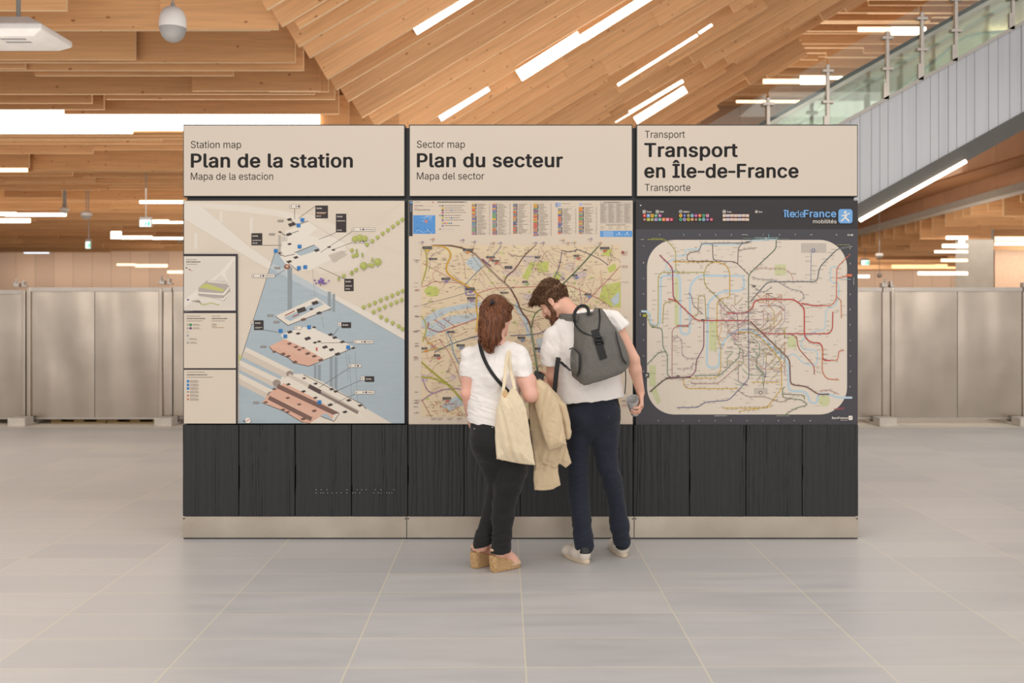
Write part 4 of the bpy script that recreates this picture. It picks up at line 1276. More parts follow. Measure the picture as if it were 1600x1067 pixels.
# decks
A.poly([(478, 150), (585, 108), (625, 140), (590, 170), (625, 182), (700, 178), (760, 215), (742, 262), (650, 300), (592, 332), (535, 335), (475, 300), (452, 268), (470, 262), (455, 240)], 'E2D8CA')
A.poly([(675, 262), (742, 240), (765, 262), (700, 298)], 'C4B7A8')
for i in range(5):
    A.line([(690 + i * 8, 285 - i * 8), (720 + i * 10, 292 - i * 12)], 2, 'B0A498')
T1c = 'DDD1C2'
A.poly([(295, 688), (515, 798), (478, 832), (275, 733)], T1c); A.poly([(265, 748), (455, 838), (420, 872), (262, 792)], T1c); A.poly([(262, 808), (430, 893), (393, 928), (262, 860)], T1c)
A.poly([(430, 545), (620, 458), (692, 508), (490, 588)], 'E0D5C6')
A.poly([(455, 630), (560, 596), (602, 592), (622, 610), (742, 660), (797, 690), (640, 757), (585, 777), (490, 735), (405, 685), (470, 655)], 'E2D8CA')
A.poly([(470, 812), (560, 812), (640, 845), (832, 952), (852, 975), (960, 1041), (560, 1041), (440, 862)], 'E0D5C6')
A.up()
A.poly([(286, 706), (497, 812), (478, 832), (275, 733)], 'CDBFB0'); A.poly([(264, 770), (437, 856), (420, 872), (262, 792)], 'CDBFB0'); A.poly([(262, 832), (411, 911), (393, 928), (262, 860)], 'CDBFB0')
A.disc(497, 812, 17, '9A8A80', 16, 15); A.disc(437, 855, 19, '9A8A80', 16, 17); A.disc(411, 911, 20, '9A8A80', 16, 18)
A.poly([(522, 250), (612, 215), (640, 235), (548, 266)], WAT); A.line([(520, 251), (612, 215)], 3, DK)
A.poly([(470, 553), (636, 473), (655, 490), (500, 568)], WAT)
PK, PK2, BR = 'D7A993', 'DDB9A5', '7A5E55'
A.poly([(402, 685), (472, 650), (560, 690), (655, 742), (585, 777), (520, 762), (490, 738), (415, 702)], PK)
A.poly([(368, 945), (425, 880), (470, 855), (600, 918), (727, 995), (702, 1032), (640, 1008), (590, 1041), (555, 1036), (470, 985)], PK)
A.up()
for i in range(34):
    x = 408 + i * 8
    if x < 640: A.line([(x, 690 + max(0, (i - 3)) * 2.3), (x + 30, 668 + i * 2.6)], 1.8, PK2)
for i in range(44):
    x = 375 + i * 7.6
    A.line([(x, 945 + i * 2.0), (x + 34, 920 + i * 2.1)], 1.8, PK2)
A.up()
A.line([(440, 868), (726, 1003)], 21, BR); A.line([(400, 922), (598, 1022)], 20, BR)
A.line([(492, 818), (585, 866)], 16, 'CBBEB0'); A.line([(585, 868), (642, 898)], 20, '5A4B47'); A.line([(642, 898), (815, 990)], 20, '8B7B71'); A.line([(642, 892), (820, 984)], 5, 'C8BBAD')
A.poly([(815, 985), (848, 970), (970, 1041), (870, 1041)], T1c)
A.poly([(700, 1000), (760, 985), (870, 1041), (690, 1041)], T1c)
A.poly([(640, 1000), (670, 995), (700, 1030), (650, 1015)], WAT)
for a in ([(430, 545), (490, 588), (692, 508)], [(402, 685), (415, 702), (490, 738), (520, 762), (585, 777), (797, 690)], [(368, 945), (470, 985), (555, 1036), (590, 1041)], [(640, 1008), (702, 1032), (727, 995)],
          [(433, 243), (455, 262), (475, 268), (520, 258)], [(480, 290), (535, 335), (545, 330)], [(560, 815), (832, 952), (850, 975)], [(495, 97), (530, 122), (582, 105)], [(450, 155), (478, 172), (538, 150)]):
    A.line(a, 2.6, DK)
A.up()


def blob(u, v, sz, col='473D3A'):
    for i in range(3):
        A.line([(u - sz + i * 3, v + sz * .35 + i * sz * .25 - sz * .3), (u + sz * .6 + i * 3, v - sz * .5 + i * sz * .25)], sz * .33, col)


for b_ in ((495, 97, 11), (507, 120, 17), (450, 155, 7), (493, 166, 13), (495, 211, 9), (450, 253, 7), (525, 273, 11), (495, 292, 11), (622, 240, 12), (678, 225, 8), (698, 238, 8),
           (553, 516, 24), (615, 483, 17), (632, 530, 12), (596, 512, 9), (580, 648, 15), (632, 662, 9), (613, 667, 9), (660, 688, 13), (690, 700, 12), (740, 664, 11), (718, 720, 13), (685, 630, 11), (705, 644, 11),
           (497, 618, 12), (535, 625, 10), (790, 692, 9), (608, 596, 8), (563, 832, 8), (616, 857, 9), (690, 883, 10), (710, 893, 10), (770, 934, 11), (822, 958, 10), (752, 988, 11), (684, 955, 12), (615, 922, 9), (490, 860, 9), (560, 893, 10)):
    blob(*b_)
for b_ in ((560, 560, 12), (640, 748, 12), (540, 700, 9), (558, 692, 8), (495, 672, 10), (525, 687, 10), (580, 718, 12), (610, 730, 11), (465, 720, 12), (490, 730, 10), (520, 757, 12), (425, 710, 9), (540, 953, 9), (487, 923, 9), (465, 978, 10), (487, 988, 9), (610, 983, 11), (560, 1020, 12), (425, 882, 9), (385, 943, 9)):
    blob(*b_, '74564D')
A.disc(485, 316, 15, '8A5C4A', 10, 12); A.disc(485, 314, 7, 'C9A48C', 8)
A.line([(475, 543), (520, 520)], 5, '9C5F4E'); A.line([(510, 548), (540, 536)], 5, '9C5F4E')
A.rect(618, 690, 626, 706, 'C2564A')
A.up()
for pts in ([(538, 92), (616, 35)], [(632, 190), (711, 158)], [(632, 318), (750, 372)], [(370, 217), (460, 217)], [(376, 609), (455, 621)], [(695, 640), (722, 600)], [(632, 876), (775, 783)], [(712, 892), (830, 840)], [(700, 950), (800, 905)],
            [(640, 250), (790, 150)], [(700, 236), (790, 203)], [(428, 360), (475, 330)], [(520, 46), (520, 95)], [(640, 669), (792, 666)]):
    A.line(pts, 1.8, '6A6058')
for x, y0, y1 in ((602, 330, 450), (642, 530, 600), (756, 700, 840), (772, 720, 935), (800, 710, 955), (495, 330, 420)):
    A.line([(x, y0), (x + 12, y1)], 1, '8A8780')
A.up()
for a, b, c, d in ((616, 33, 674, 92), (711, 71, 759, 157), (320, 161, 370, 217), (750, 372, 793, 429), (332, 564, 376, 609), (737, 573, 781, 600), (845, 823, 888, 849)):
    A.rect(a, b, c, d, '3A3231'); A.up()
    A.text('Sortie', a + 5, b + 16, 25, 'E8DFD2', .02)
    if d - b > 30:
        A.greek(a + 5, b + 33, c - a - 11, 'D8CEC0', 3.2, rg)
        A.greek(a + 5, d - 10, 22, 'B8B0A6', 5, rg)
    if a == 616: A.greek(a + 8, b + 38, 36, 'D08A62', 3, rg)
for a, b, c, d in ((497, 28, 545, 46), (785, 135, 892, 152), (785, 190, 878, 206), (322, 350, 428, 367), (519, 590, 552, 607), (720, 573, 737, 592), (792, 655, 884, 672), (771, 766, 828, 782), (826, 823, 845, 842), (798, 889, 890, 906), (466, 178, 484, 196), (316, 566, 331, 582)):
    A.rect(a, b, c, d, '8A8078'); A.up(); A.rect(a + 1.3, b + 1.3, c - 1.3, d - 1.3, 'E2D8CA'); A.up()
    m_ = (b + d) / 2
    A.rect(a + 5, m_ - 3, a + 11, m_ + 3, '8A817A')
    if c - a > 40:
        A.disc(a + 30 if c - a < 70 else a + 40, m_, 4, '8A817A', 8); A.disc(a + 42 if c - a < 70 else a + 53, m_, 5, '554A60', 8)
    if c - a > 80:
        A.greek(a + 62, m_, c - a - 68, '6A5F58', 3.4, rg)
for u, v in ((455, 104), (415, 166), (440, 322), (407, 542), (436, 572), (375, 686), (342, 945)):
    A.rect(u - 13, v - 4, u + 13, v + 4, '5A504C'); A.up(); A.rect(u - 11.5, v - 2.2, u + 11.5, v + 2.2, 'B0A69C')
BL = '3C7FBC'
for u, v in ((556, 100), (538, 125), (543, 223), (433, 243), (540, 322), (569, 318), (455, 613), (477, 638), (587, 596), (768, 689), (635, 943)):
    A.rrect(u - 9, v - 9, u + 9, v + 9, 3, BL, 3); A.up(); A.line([(u - 3, v - 4), (u - 3, v + 4), (u + 3, v + 4)], 2, '1F4C80')
for u, v, r, tall in [(x, y, 9, 0) for x, y in ((855, 213), (880, 197), (904, 180), (928, 162), (952, 146), (975, 130), (998, 113), (1019, 98), (785, 240), (793, 266), (808, 262), (805, 330), (785, 345), (748, 358), (868, 308), (880, 310),
                                                 (840, 503), (866, 493), (892, 482), (919, 470), (946, 460), (972, 449), (998, 438), (1020, 428), (886, 525), (912, 512), (938, 501), (966, 490), (992, 479), (1016, 469), (920, 548), (946, 562), (974, 576), (1002, 591), (1020, 604))] + \
        [(840, 312, 17, 0), (905, 294, 17, 0), (822, 183, 16, 0), (800, 188, 14, 0), (845, 186, 13, 0)] + [(834, 262, 4, 1), (808, 245, 4, 1), (725, 372, 5, 1), (785, 345, 4, 1), (880, 285, 4, 1)]:
    if tall:
        A.disc(u, v, r, '9CA45A', 10, 12)
    else:
        A.line([(u, v), (u, v + r * 1.5)], 1.6, '6E5E42'); A.up(); A.disc(u, v, r, 'A5AA58', 12); A.up(); A.disc(u - r * .2, v - r * .25, r * .55, 'B4B868', 8)
A.up()
for i in range(26):
    A.disc(640 + rg.gauss(0, 12), 386 + rg.gauss(0, 6), 4.5, rg.choice(['7B5EA0', '8E74AE', '6C5392']), 7)
A.line([(641, 392), (641, 406)], 2.5, '6A5648')
A.disc(305, 1027, 13, 'E6DCCF'); A.up(); A.line([(296, 1031), (314, 1022)], 3, 'B5564A'); A.rect(283, 1028, 291, 1033, '3A3231')
# insets
A.up(); A.rect(5, 257, 258, 1041, '3B3338'); A.up()
A.rect(9, 268, 248, 519, 'D9CFC2'); A.rect(9, 531, 249, 785, 'D7C9B7'); A.rect(9, 793, 249, 1041, 'D7C9B7'); A.up()
for i in range(26):
    A.line([(9, 300 + i * 9), (248, 290 + i * 8)], 1, 'CFC4B6')
A.poly([(9, 470), (170, 350), (235, 275), (248, 275), (200, 345), (215, 390), (180, 350), (60, 470), (9, 505)], 'E2D9CD')
A.up()
A.poly([(75, 425), (78, 412), (118, 378), (205, 385), (210, 400), (222, 408), (224, 435), (195, 476), (150, 462), (75, 450)], 'AFA59C')
A.up()
A.poly([(78, 412), (112, 393), (197, 422), (190, 432)], 'BDBE72'); A.poly([(118, 378), (207, 388), (205, 396), (118, 388)], 'D8CEC2')
A.poly([(75, 433), (190, 440), (218, 408), (222, 412), (195, 448), (78, 440)], 'E6DDD2'); A.poly([(150, 460), (190, 463), (222, 432), (222, 438), (192, 472)], 'E6DDD2')
A.poly([(40, 475), (75, 455), (150, 465), (190, 478), (160, 490)], 'DDD3C6'); A.poly([(40, 475), (80, 470), (90, 486)], '9A9088')
for i in range(9):
    A.disc(88 + i * 10, 488 + 4 * math.sin(i), 4, 'A5AA58', 7)
A.disc(28, 469, 6, '6C5A92', 8, 4)
A.line([(20, 322), (50, 338)], 1.6, 'A8857A'); A.line([(32, 327), (40, 333)], 4, 'B5564A'); A.rect(17, 319, 24, 324, DK)
for u, v, ws, st in ((20, 284, 48, 0), (20, 294, 66, 1), (20, 305, 50, 0), (22, 545, 62, 0), (22, 556, 86, 1), (22, 567, 72, 0), (138, 545, 38, 0), (138, 556, 72, 1), (138, 567, 60, 0), (22, 804, 82, 0), (22, 816, 96, 1), (22, 827, 120, 0)):
    A.greek(u, v, ws, '5A4C48' if st else '8F8278', 4.6 if st else 3.4, rg)
for i, v in enumerate((585, 601, 618, 635, 651, 668)):
    A.rect(22, v - 5, 32, v + 5, ['B0A69C', 'B0A69C', 'C2B8AC', '9CA2A8', 'C2C4C4', 'A8A09A'][i])
    if i < 2: A.up(); (A.rect(34, v - 6, 46, v + 6, '3F8A5C') if i == 0 else A.disc(40, v, 6, '6A3A7A', 10))
    if i < 2 or i > 3: A.greek(50 if i < 2 else 36, v - 2, 30, '6A5F58', 2.6, rg); A.greek(50 if i < 2 else 36, v + 3, 36, '8F8278', 2.2, rg)
for v in (582, 590, 598):
    A.greek(138, v, 22 if v < 598 else 56, '6A5F58' if v < 598 else 'A8745A', 3, rg)
for i, v in enumerate((846, 863, 879, 895, 912, 929)):
    if i < 3: A.rrect(22, v - 6, 34, v + 6, 2, BL, 3)
    elif i == 3: A.rect(22, v - 3, 34, v + 3, '9A9086')
    else: A.disc(28, v, 5, 'C2745F', 9)
    A.greek(38, v - 4, 34, '8F8278', 2.4, rg); A.greek(38, v + 1, 40, '6A5F58', 2.8, rg); A.greek(38, v + 6, 38, '9A8E84', 2.2, rg)
A.done('map_print', HEAD[0][3])

# ---- sector map
rg = random.Random(5)
A = Art(635, 310, 2.964)
A.lim = (11, 10, 1048, 1046)
A.rect(11, 10, 1048, 1046, 'D5C5B2'); A.up()
A.rect(12, 12, 29, 175, '37343A'); A.up(); A.rect(17, 15, 27, 24, '6C9CCF'); A.rect(18, 28, 25, 62, '6F7078')
A.rect(31, 78, 134, 164, '5590CC'); A.up()
for k in range(7):
    x, y = rg.uniform(40, 125), rg.uniform(85, 158)
    p = [(x, y)]
    for _ in range(4):
        x += rg.uniform(-22, 22); y += rg.uniform(-16, 16); p.append((min(max(x, 32), 133), min(max(y, 79), 163)))
    A.line(p, 1.5, 'A9C3DD', 8)
for k in range(9):
    A.rect(40 + rg.random() * 85, 88 + rg.random() * 66, 0, 0, '2D4F86') if False else A.disc(40 + rg.random() * 85, 88 + rg.random() * 66, 2.2, '2D4F86', 6)
A.disc(92, 106, 8, 'C27F76', 8); A.up()
A.text('Au Nord de Paris', 38, 56, 72, '5A3B38', .01)
A.line([(38, 36), (128, 36)], 1, 'B9A796'); A.rect(119, 15, 127, 20, 'B5665F'); A.greek(38, 17, 26, '8F8278', 2.4, rg); A.greek(38, 33, 38, '6A5F58', 2.4, rg); A.greek(38, 45, 14, 'B5665F', 2.4, rg)
A.rect(143, 14, 282, 20, 'A99D90'); A.up(); A.greek(146, 17, 120, '4A403C', 3, rg)
for i, v in enumerate((34, 45, 55, 66, 79, 90, 101, 115, 127, 142)):
    u = 168
    A.rect(u - 5, v - 4, u + 5, v + 4, ['8A8580', 'DDB23C', '6A6560', 'B04A7A', '6A6560', 'A9B03C', '9A6A9A', 'B5B05A', '8A80A0', 'C8BEB0'][i])
    if i in (0, 4, 9): A.disc(u - 12, v, 4, '9A9086', 8)
    if i == 7:
        for k, c in enumerate(('C05A8A', 'D08A5A', '5A9A80', '6A80A0')): A.disc(u + 10 + 10 * k, v, 4, c, 8)
    elif i == 9:
        for k in range(5): A.rect(u + 8 + 9 * k, v - 3, u + 14 + 9 * k, v + 3, 'C8BEB0')
    else:
        A.greek(u + 10, v - 1, rg.uniform(60, 100), '6A5F58', 2.4, rg)
        if i in (2, 5): A.disc(u + 40, v, 3.5, rg.choice(['3F8A5C', '4A7AB0']), 7)
pal = ['D8A832', 'C8584A', 'D8803A', '7A6A9A', '5A8A9A', '6A9A6A', 'B07A8A', '8A8A8A', 'C8784A', 'B8A03A', '4A5A8A', 'C05A5A']
for ci, (cx, wd, v0, v1) in enumerate(((303, 22, 24, 168), (398, 22, 24, 166), (494, 20, 24, 164), (588, 24, 24, 174), (702, 20, 46, 164), (798, 24, 40, 160))):
    v = v0
    A.line([(cx - 2, v0 - 8), (cx + 86, v0 - 8)], .8, 'B9AA9A')
    while v < v1:
        c = pal[(ci * 3 + int((v - v0) / 21)) % len(pal)] if rg.random() < .45 else rg.choice(pal)
        if ci == 5 and v < 60: c = 'D8882A'
        A.rect(cx, v, cx + wd - 6, v + 4.4, c); A.rect(cx + wd - 5, v, cx + wd, v + 4.4, rg.choice(['3A3A5A', '5A5A6A', '3A3432', '9A9A9A']))
        A.greek(cx + wd + 4, v + 2, rg.uniform(18, 44), '7A6E66', 2, rg)
        if int(v) % 3 == 0: A.line([(cx + wd + 4, v + 5), (cx + 84, v + 5)], .7, 'C0B2A2')
        A.greek(cx + 80, v + 2, 5, '9A8E84', 2, rg)
        v += 5.2
A.rect(690, 20, 702, 40, '8A9AB8'); A.rect(704, 20, 716, 36, '9FB0CF'); A.greek(720, 24, 40, '7A6E66', 2, rg); A.rect(800, 22, 815, 32, '9FB0CF'); A.greek(820, 26, 40, '7A6E66', 2, rg)
A.rect(897, 14, 1046, 118, 'C3B5A6'); A.rect(897, 120, 1046, 148, 'D3C4AE'); A.rect(897, 150, 1046, 178, '5F95CC'); A.up()
A.greek(915, 18, 75, '3A3230', 3, rg); A.greek(925, 123, 90, '4A403C', 2.6, rg)
for c in range(4):
    for k in range(30):
        A.greek(899 + c * 37, 25 + k * 2.95, rg.uniform(14, 32), '857A72', 1.5, rg)
    for k in range(4):
        A.greek(899 + c * 37, 129 + k * 4.5, rg.uniform(10, 25), '8A7A68', 1.5, rg)
for k in range(4):
    A.greek(912, 155 + k * 6, 46, 'C4D8EC', 2.2, rg)
A.disc(985, 160, 3, 'E8F0F8', 8); A.disc(1022, 160, 3, 'E8F0F8', 8); A.greek(970, 168, 28, 'C4D8EC', 2.2, rg); A.greek(1008, 168, 28, 'C4D8EC', 2.2, rg)
# map sheet
A.up(); A.lim = (68, 215, 992, 1012)
A.rect(68, 215, 992, 1012, 'D9C4A4'); A.up()


def patch(u, v, rx, ry, col, n=11, j=.35):
    A.poly([(u + rx * (1 - j * rg.random()) * math.cos(2 * math.pi * i / n), v + ry * (1 - j * rg.random()) * math.sin(2 * math.pi * i / n)) for i in range(n)], col)


for _ in range(60):
    patch(rg.uniform(68, 992), rg.uniform(215, 1012), rg.uniform(20, 60), rg.uniform(14, 40), rg.choice(['D6C0A4', 'DCC6AA', 'D2BA9E', 'CDBAAA', 'DBCAA6']))
A.up()
for _ in range(16):
    patch(rg.uniform(68, 992), rg.uniform(215, 1012), rg.uniform(14, 36), rg.uniform(10, 24), 'C6B4AE')
A.up()
for _ in range(60):
    patch(rg.uniform(68, 992), rg.uniform(215, 1012), rg.uniform(5, 14), rg.uniform(4, 10), rg.choice(['C3C27E', 'B8BC70', 'C9C58C']))
GRN = 'BABD68'
patch(118, 430, 38, 28, GRN, 14, .2)
for g in ([(575, 290), (600, 300), (562, 378), (536, 366)], [(912, 402), (992, 385), (992, 505), (958, 505), (890, 468)], [(600, 300), (660, 290), (655, 340), (610, 345)], [(690, 335), (720, 350), (700, 395), (670, 380)], [(925, 225), (955, 240), (940, 270), (905, 260)], [(930, 320), (965, 300), (975, 330), (940, 345)], [(400, 560), (440, 570), (430, 610), (380, 600)]):
    A.poly(g, GRN)
A.up()
for g in ([(300, 270), (335, 272), (352, 312), (326, 342), (288, 312), (272, 300)], [(70, 562), (150, 512), (285, 484), (345, 478), (345, 500), (200, 524), (112, 575), (75, 600)], [(85, 590), (200, 545), (330, 530), (330, 560), (210, 585), (120, 640), (90, 640)],
          [(160, 960), (230, 915), (275, 925), (275, 950), (200, 985)], [(510, 480), (560, 560), (575, 640), (560, 645), (545, 570), (500, 500)], [(945, 470), (985, 430), (985, 480), (960, 500)], [(600, 650), (660, 640), (665, 700), (610, 700)]):
    A.poly(g, 'B5BFC2')
A.up()
for _ in range(420):
    x, y = rg.uniform(68, 992), rg.uniform(215, 1012)
    a = rg.choice([.5, -.6, .9, -.25, 1.9, .15]) + rg.uniform(-.2, .2); l = rg.uniform(10, 70)
    A.line([(x, y), (x + l * math.cos(a), y + l * math.sin(a))], rg.choice([1, 1.3, 1.8]), rg.choice(['C7AE93', 'BFA48C', 'C9A78C', 'E2CFAE', 'B8A294', 'E4D4B8']))
A.up()
for _ in range(150):
    x, y = rg.uniform(68, 960), rg.uniform(215, 1000)
    p = [(x, y)]
    a = rg.uniform(0, 6.28)
    for k in range(rg.randint(2, 6)):
        a += rg.uniform(-.9, .9); l = rg.uniform(10, 34); x += l * math.cos(a); y += l * math.sin(a); p.append((x, y))
    A.line(p, rg.choice([1.2, 1.6, 2]), rg.choice(['B98570', 'A98A80', '9A8A8E', 'B87A70', '8E8A7A', 'C09A70', '8A7C8C', 'A87868']), 6)
A.up()
for pts, wd, c in [
        ([(68, 410), (90, 405), (120, 385), (190, 388), (260, 392)], 2.4, 'B06A62'), ([(75, 300), (150, 340), (240, 390), (330, 440), (430, 540)], 2.4, 'A86A64'), ([(68, 495), (120, 480), (200, 460), (300, 430)], 1.8, '6F6A78'),
        ([(100, 600), (150, 622), (215, 597), (330, 556)], 4, 'B06468'), ([(128, 560), (175, 590), (180, 600)], 3, 'B06468'), ([(170, 555), (220, 590), (230, 595)], 3, 'B06468'), ([(100, 600), (105, 580), (100, 570), (100, 605)], 3, 'B06468'),
        ([(330, 440), (400, 415), (600, 408), (720, 402), (760, 405), (840, 440), (920, 480)], 3, 'BD7260'), ([(992, 312), (930, 380), (880, 430), (830, 482)], 3, 'AE646C'), ([(800, 410), (810, 470), (820, 530)], 3, 'A87A88'),
        ([(720, 245), (712, 300), (690, 360), (670, 400)], 3.4, '6A6478'), ([(718, 240), (760, 250), (790, 235), (850, 258), (905, 285), (935, 310)], 3.4, '6A5F64'), ([(780, 250), (790, 232)], 3, '6A5F64'), ([(690, 345), (740, 375), (700, 380)], 3, '756E90'),
        ([(350, 280), (372, 300), (392, 315)], 8, '8A5A6A'), ([(270, 400), (340, 328), (375, 300), (440, 220)], 3, '6A7888'), ([(272, 400), (274, 450), (320, 445)], 4, '6F6A92'), ([(470, 250), (480, 262), (520, 268), (600, 270), (630, 300)], 2.4, '847A80'), ([(300, 260), (400, 395), (440, 440), (500, 500)], 2, '9A9070'),
        ([(130, 712), (200, 676), (280, 650), (340, 636)], 4, '5C6672'), ([(185, 615), (210, 660), (217, 712), (235, 750), (262, 790)], 5, '8496A4'), ([(480, 635), (560, 632), (620, 625), (660, 600)], 3.4, '56607A'),
        ([(75, 835), (95, 890), (130, 905), (160, 886), (235, 878), (300, 900)], 5, '9F8298'), ([(68, 938), (110, 908), (160, 888)], 5, '9F8298'), ([(150, 650), (190, 700), (230, 780), (250, 850), (300, 950)], 2.4, 'B0746A'), ([(75, 640), (140, 700), (110, 760)], 2, 'B0746A'), ([(70, 930), (115, 1012)], 2.6, 'A8665E'),
        ([(68, 542), (90, 575), (93, 610), (76, 662)], 6, 'A9A548'), ([(68, 712), (130, 700), (170, 690)], 3, 'A9A548'),
        ([(85, 225), (93, 262), (97, 300), (88, 345), (68, 402)], 5, 'A39A38'), ([(120, 218), (168, 220), (197, 237), (208, 266), (192, 295), (182, 325), (192, 348), (220, 372), (262, 392), (300, 418), (340, 452)], 7, 'CB9C36'),
        ([(327, 448), (323, 500), (331, 552), (322, 620)], 6, 'CBA03C'), ([(68, 757), (120, 802), (205, 872), (275, 955)], 8, '9D9A36'), ([(68, 826), (125, 832), (185, 858)], 7, 'A5A03C'),
        ([(895, 213), (840, 277), (780, 342), (716, 405)], 5.5, '55694A'), ([(650, 500), (600, 525), (585, 560), (580, 600)], 4.5, '55694A'), ([(400, 450), (560, 520), (610, 530)], 3, '7A7A54'),
        ([(600, 213), (545, 266), (522, 300), (502, 330), (468, 356), (456, 376), (456, 392)], 4.6, '6A463A'), ([(120, 214), (200, 217), (262, 230), (312, 252), (352, 292), (420, 362), (482, 416), (512, 470), (530, 520), (562, 560), (575, 592)], 6.5, '6A4A3C'),
        ([(575, 592), (590, 682), (605, 780), (613, 840)], 8, '5A6A52')]:
    A.line(pts, wd, c, 18); A.up()
A.line([(310, 252), (352, 293), (420, 363), (482, 418)], 1.6, 'D8C8B0'); A.line([(576, 600), (592, 690), (606, 780)], 1.8, 'B0BA9A')
for _ in range(70):
    x, y = rg.gauss(215, 45), rg.gauss(965, 25)
    if y < 1005: A.line([(x, y), (x + rg.uniform(-16, 16), y + rg.uniform(-12, 12))], 2, rg.choice(['B8645A', 'C08058', 'A8785A', 'C0A040']))
for _ in range(40):
    x, y = rg.gauss(110, 25), rg.gauss(680, 30)
    A.line([(x, y), (x + rg.uniform(-16, 16), y + rg.uniform(-12, 12))], 1.8, rg.choice(['B8645A', 'C08058', 'C0A040']))
A.up()
for _ in range(950):
    x, y = rg.uniform(72, 960), rg.uniform(222, 1006)
    A.greek(x, y, rg.uniform(6, 20), rg.choice(['7A6A60', '8A7668', '6F6A6A', '7A6A60', '8A5A50']), 1.5, rg)
for _ in range(110):
    x, y = rg.uniform(75, 980), rg.uniform(225, 1000)
    A.rect(x, y, x + 3.5, y + 3.5, rg.choice(['3A3A42', '5A6A8A', 'B04A48', '3A3A42']))
A.up()
for a, b, c, d, k in ((75, 222, 118, 234, 'y'), (105, 276, 143, 284, ''), (262, 233, 310, 243, 'o'), (370, 268, 410, 276, 'r'), (595, 268, 620, 276, ''), (163, 367, 203, 377, 'p'), (276, 413, 316, 425, 'p'), (281, 457, 321, 466, 'p'), (435, 433, 472, 440, ''),
                      (537, 382, 563, 390, 'g'), (455, 313, 490, 325, ''), (897, 225, 940, 235, 'r'), (775, 262, 800, 270, 'r'), (825, 440, 855, 448, 'b'), (765, 352, 792, 360, 'b'), (190, 613, 223, 622, ''), (232, 675, 270, 685, 'b'), (128, 722, 156, 732, 'r'),
                      (168, 920, 207, 930, 'r'), (70, 690, 98, 698, 'o'), (395, 285, 430, 292, 'r'), (820, 328, 836, 333, ''), (515, 640, 550, 650, 'b'), (595, 690, 620, 700, 'b'), (930, 960, 960, 968, 'r'), (960, 700, 985, 708, 'b')):
    A.rect(a, b, c, d, '4A4546'); A.up(); A.greek(a + 8, (b + d) / 2, c - a - 10, '9A928A', 2, rg)
    cc = {'y': 'D8B03A', 'o': 'D8883A', 'r': 'C05A50', 'p': '7A64A8', 'g': '8AB06A', 'b': '6A80B0', '': ''}[k]
    if cc:
        A.rect(a + 14, d + 3, a + 34, d + 7, cc); A.rect(a + 14, d + 9, a + 28, d + 13, cc); A.rect(a + 4, d + 3, a + 9, d + 8, '9FA9B8')
A.lim = None
for u, v in ((120, 190), (258, 195), (312, 203), (400, 208), (432, 208), (595, 208), (630, 208), (722, 195), (745, 208), (775, 205), (850, 190), (895, 208), (70, 205)):
    A.greek(u - 12, v, 24, '7A6A60', 2, rg)
    A.rect(u, v - 6, u + 10, v - 3, rg.choice(['C05A50', 'D8B03A', '7A64A8', 'D8883A'])); A.line([(u + 5, v + 2), (u + 2, v + 12)], 1.8, rg.choice(['D8A83A', 'A86A80', '7A6A60']))
for i in range(44):
    v = rg.choice([285, 292, 380, 392, 410, 425, 500, 545, 605, 615, 670, 685, 735, 745, 825, 895, 935, 945, 952, 965, 990]) + rg.uniform(-3, 3)
    A.greek(rg.uniform(30, 45), v, rg.uniform(14, 22), rg.choice(['8A7A70', '6A5F58', 'B06A62']), 1.8, rg)
for v in (248, 255, 262, 312, 318, 388, 550, 620, 700, 770, 935, 940, 955, 962):
    A.greek(998, v, rg.uniform(12, 30), rg.choice(['8A7A70', '6A5F58', 'B0524A']), 2, rg)
A.rect(996, 244, 1008, 256, 'B5665F')
for u in (115, 145, 190, 235, 300, 360, 560, 640, 700, 760, 860):
    A.greek(u, 1018, 26, '7A6A60', 2, rg); A.greek(u, 1024, 20, rg.choice(['B06A62', '7A6A60']), 2, rg)
A.done('map_print', HEAD[1][3])

# ---- rail network diagram
rg = random.Random(8)
A = Art(990, 310, 2.963)
A.rect(10, 11, 1037, 1048, '4A484D'); A.up(); A.rect(10, 11, 1037, 143, '393537'); A.up()
A.rrect(62, 192, 988, 1000, 128, 'D9CCBC', 16); A.up()
for i in range(11):
    A.line([(160 + i * 74, 194), (160 + i * 74, 998)], .8, 'D1C5B6'); A.line([(64, 330 + i * 48), (986, 330 + i * 48)], .8, 'D1C5B6')
for a, b, c, d in ((653, 306, 705, 356), (190, 365, 208, 590), (350, 570, 385, 706), (712, 638, 753, 692), (72, 772, 103, 870)):
    A.rect(a, b, c, d, 'C5C69A')
A.poly([(80, 890), (103, 872), (126, 938), (110, 955)], 'C5C69A'); A.disc(882, 936, 28, 'C5C69A', 14)
A.rect(775, 207, 892, 252, 'BDB2A6'); A.rect(557, 877, 620, 906, 'BDB2A6'); A.up(); A.disc(832, 240, 14, 'B2AEB4'); A.up(); A.disc(832, 240, 8, '6A6070'); A.disc(588, 899, 8, '4A484D'); A.up(); A.disc(588, 899, 5, 'D9CCBC'); A.disc(832, 240, 4, 'D9CCBC')
A.up()
RIV = 'B3C6CF'
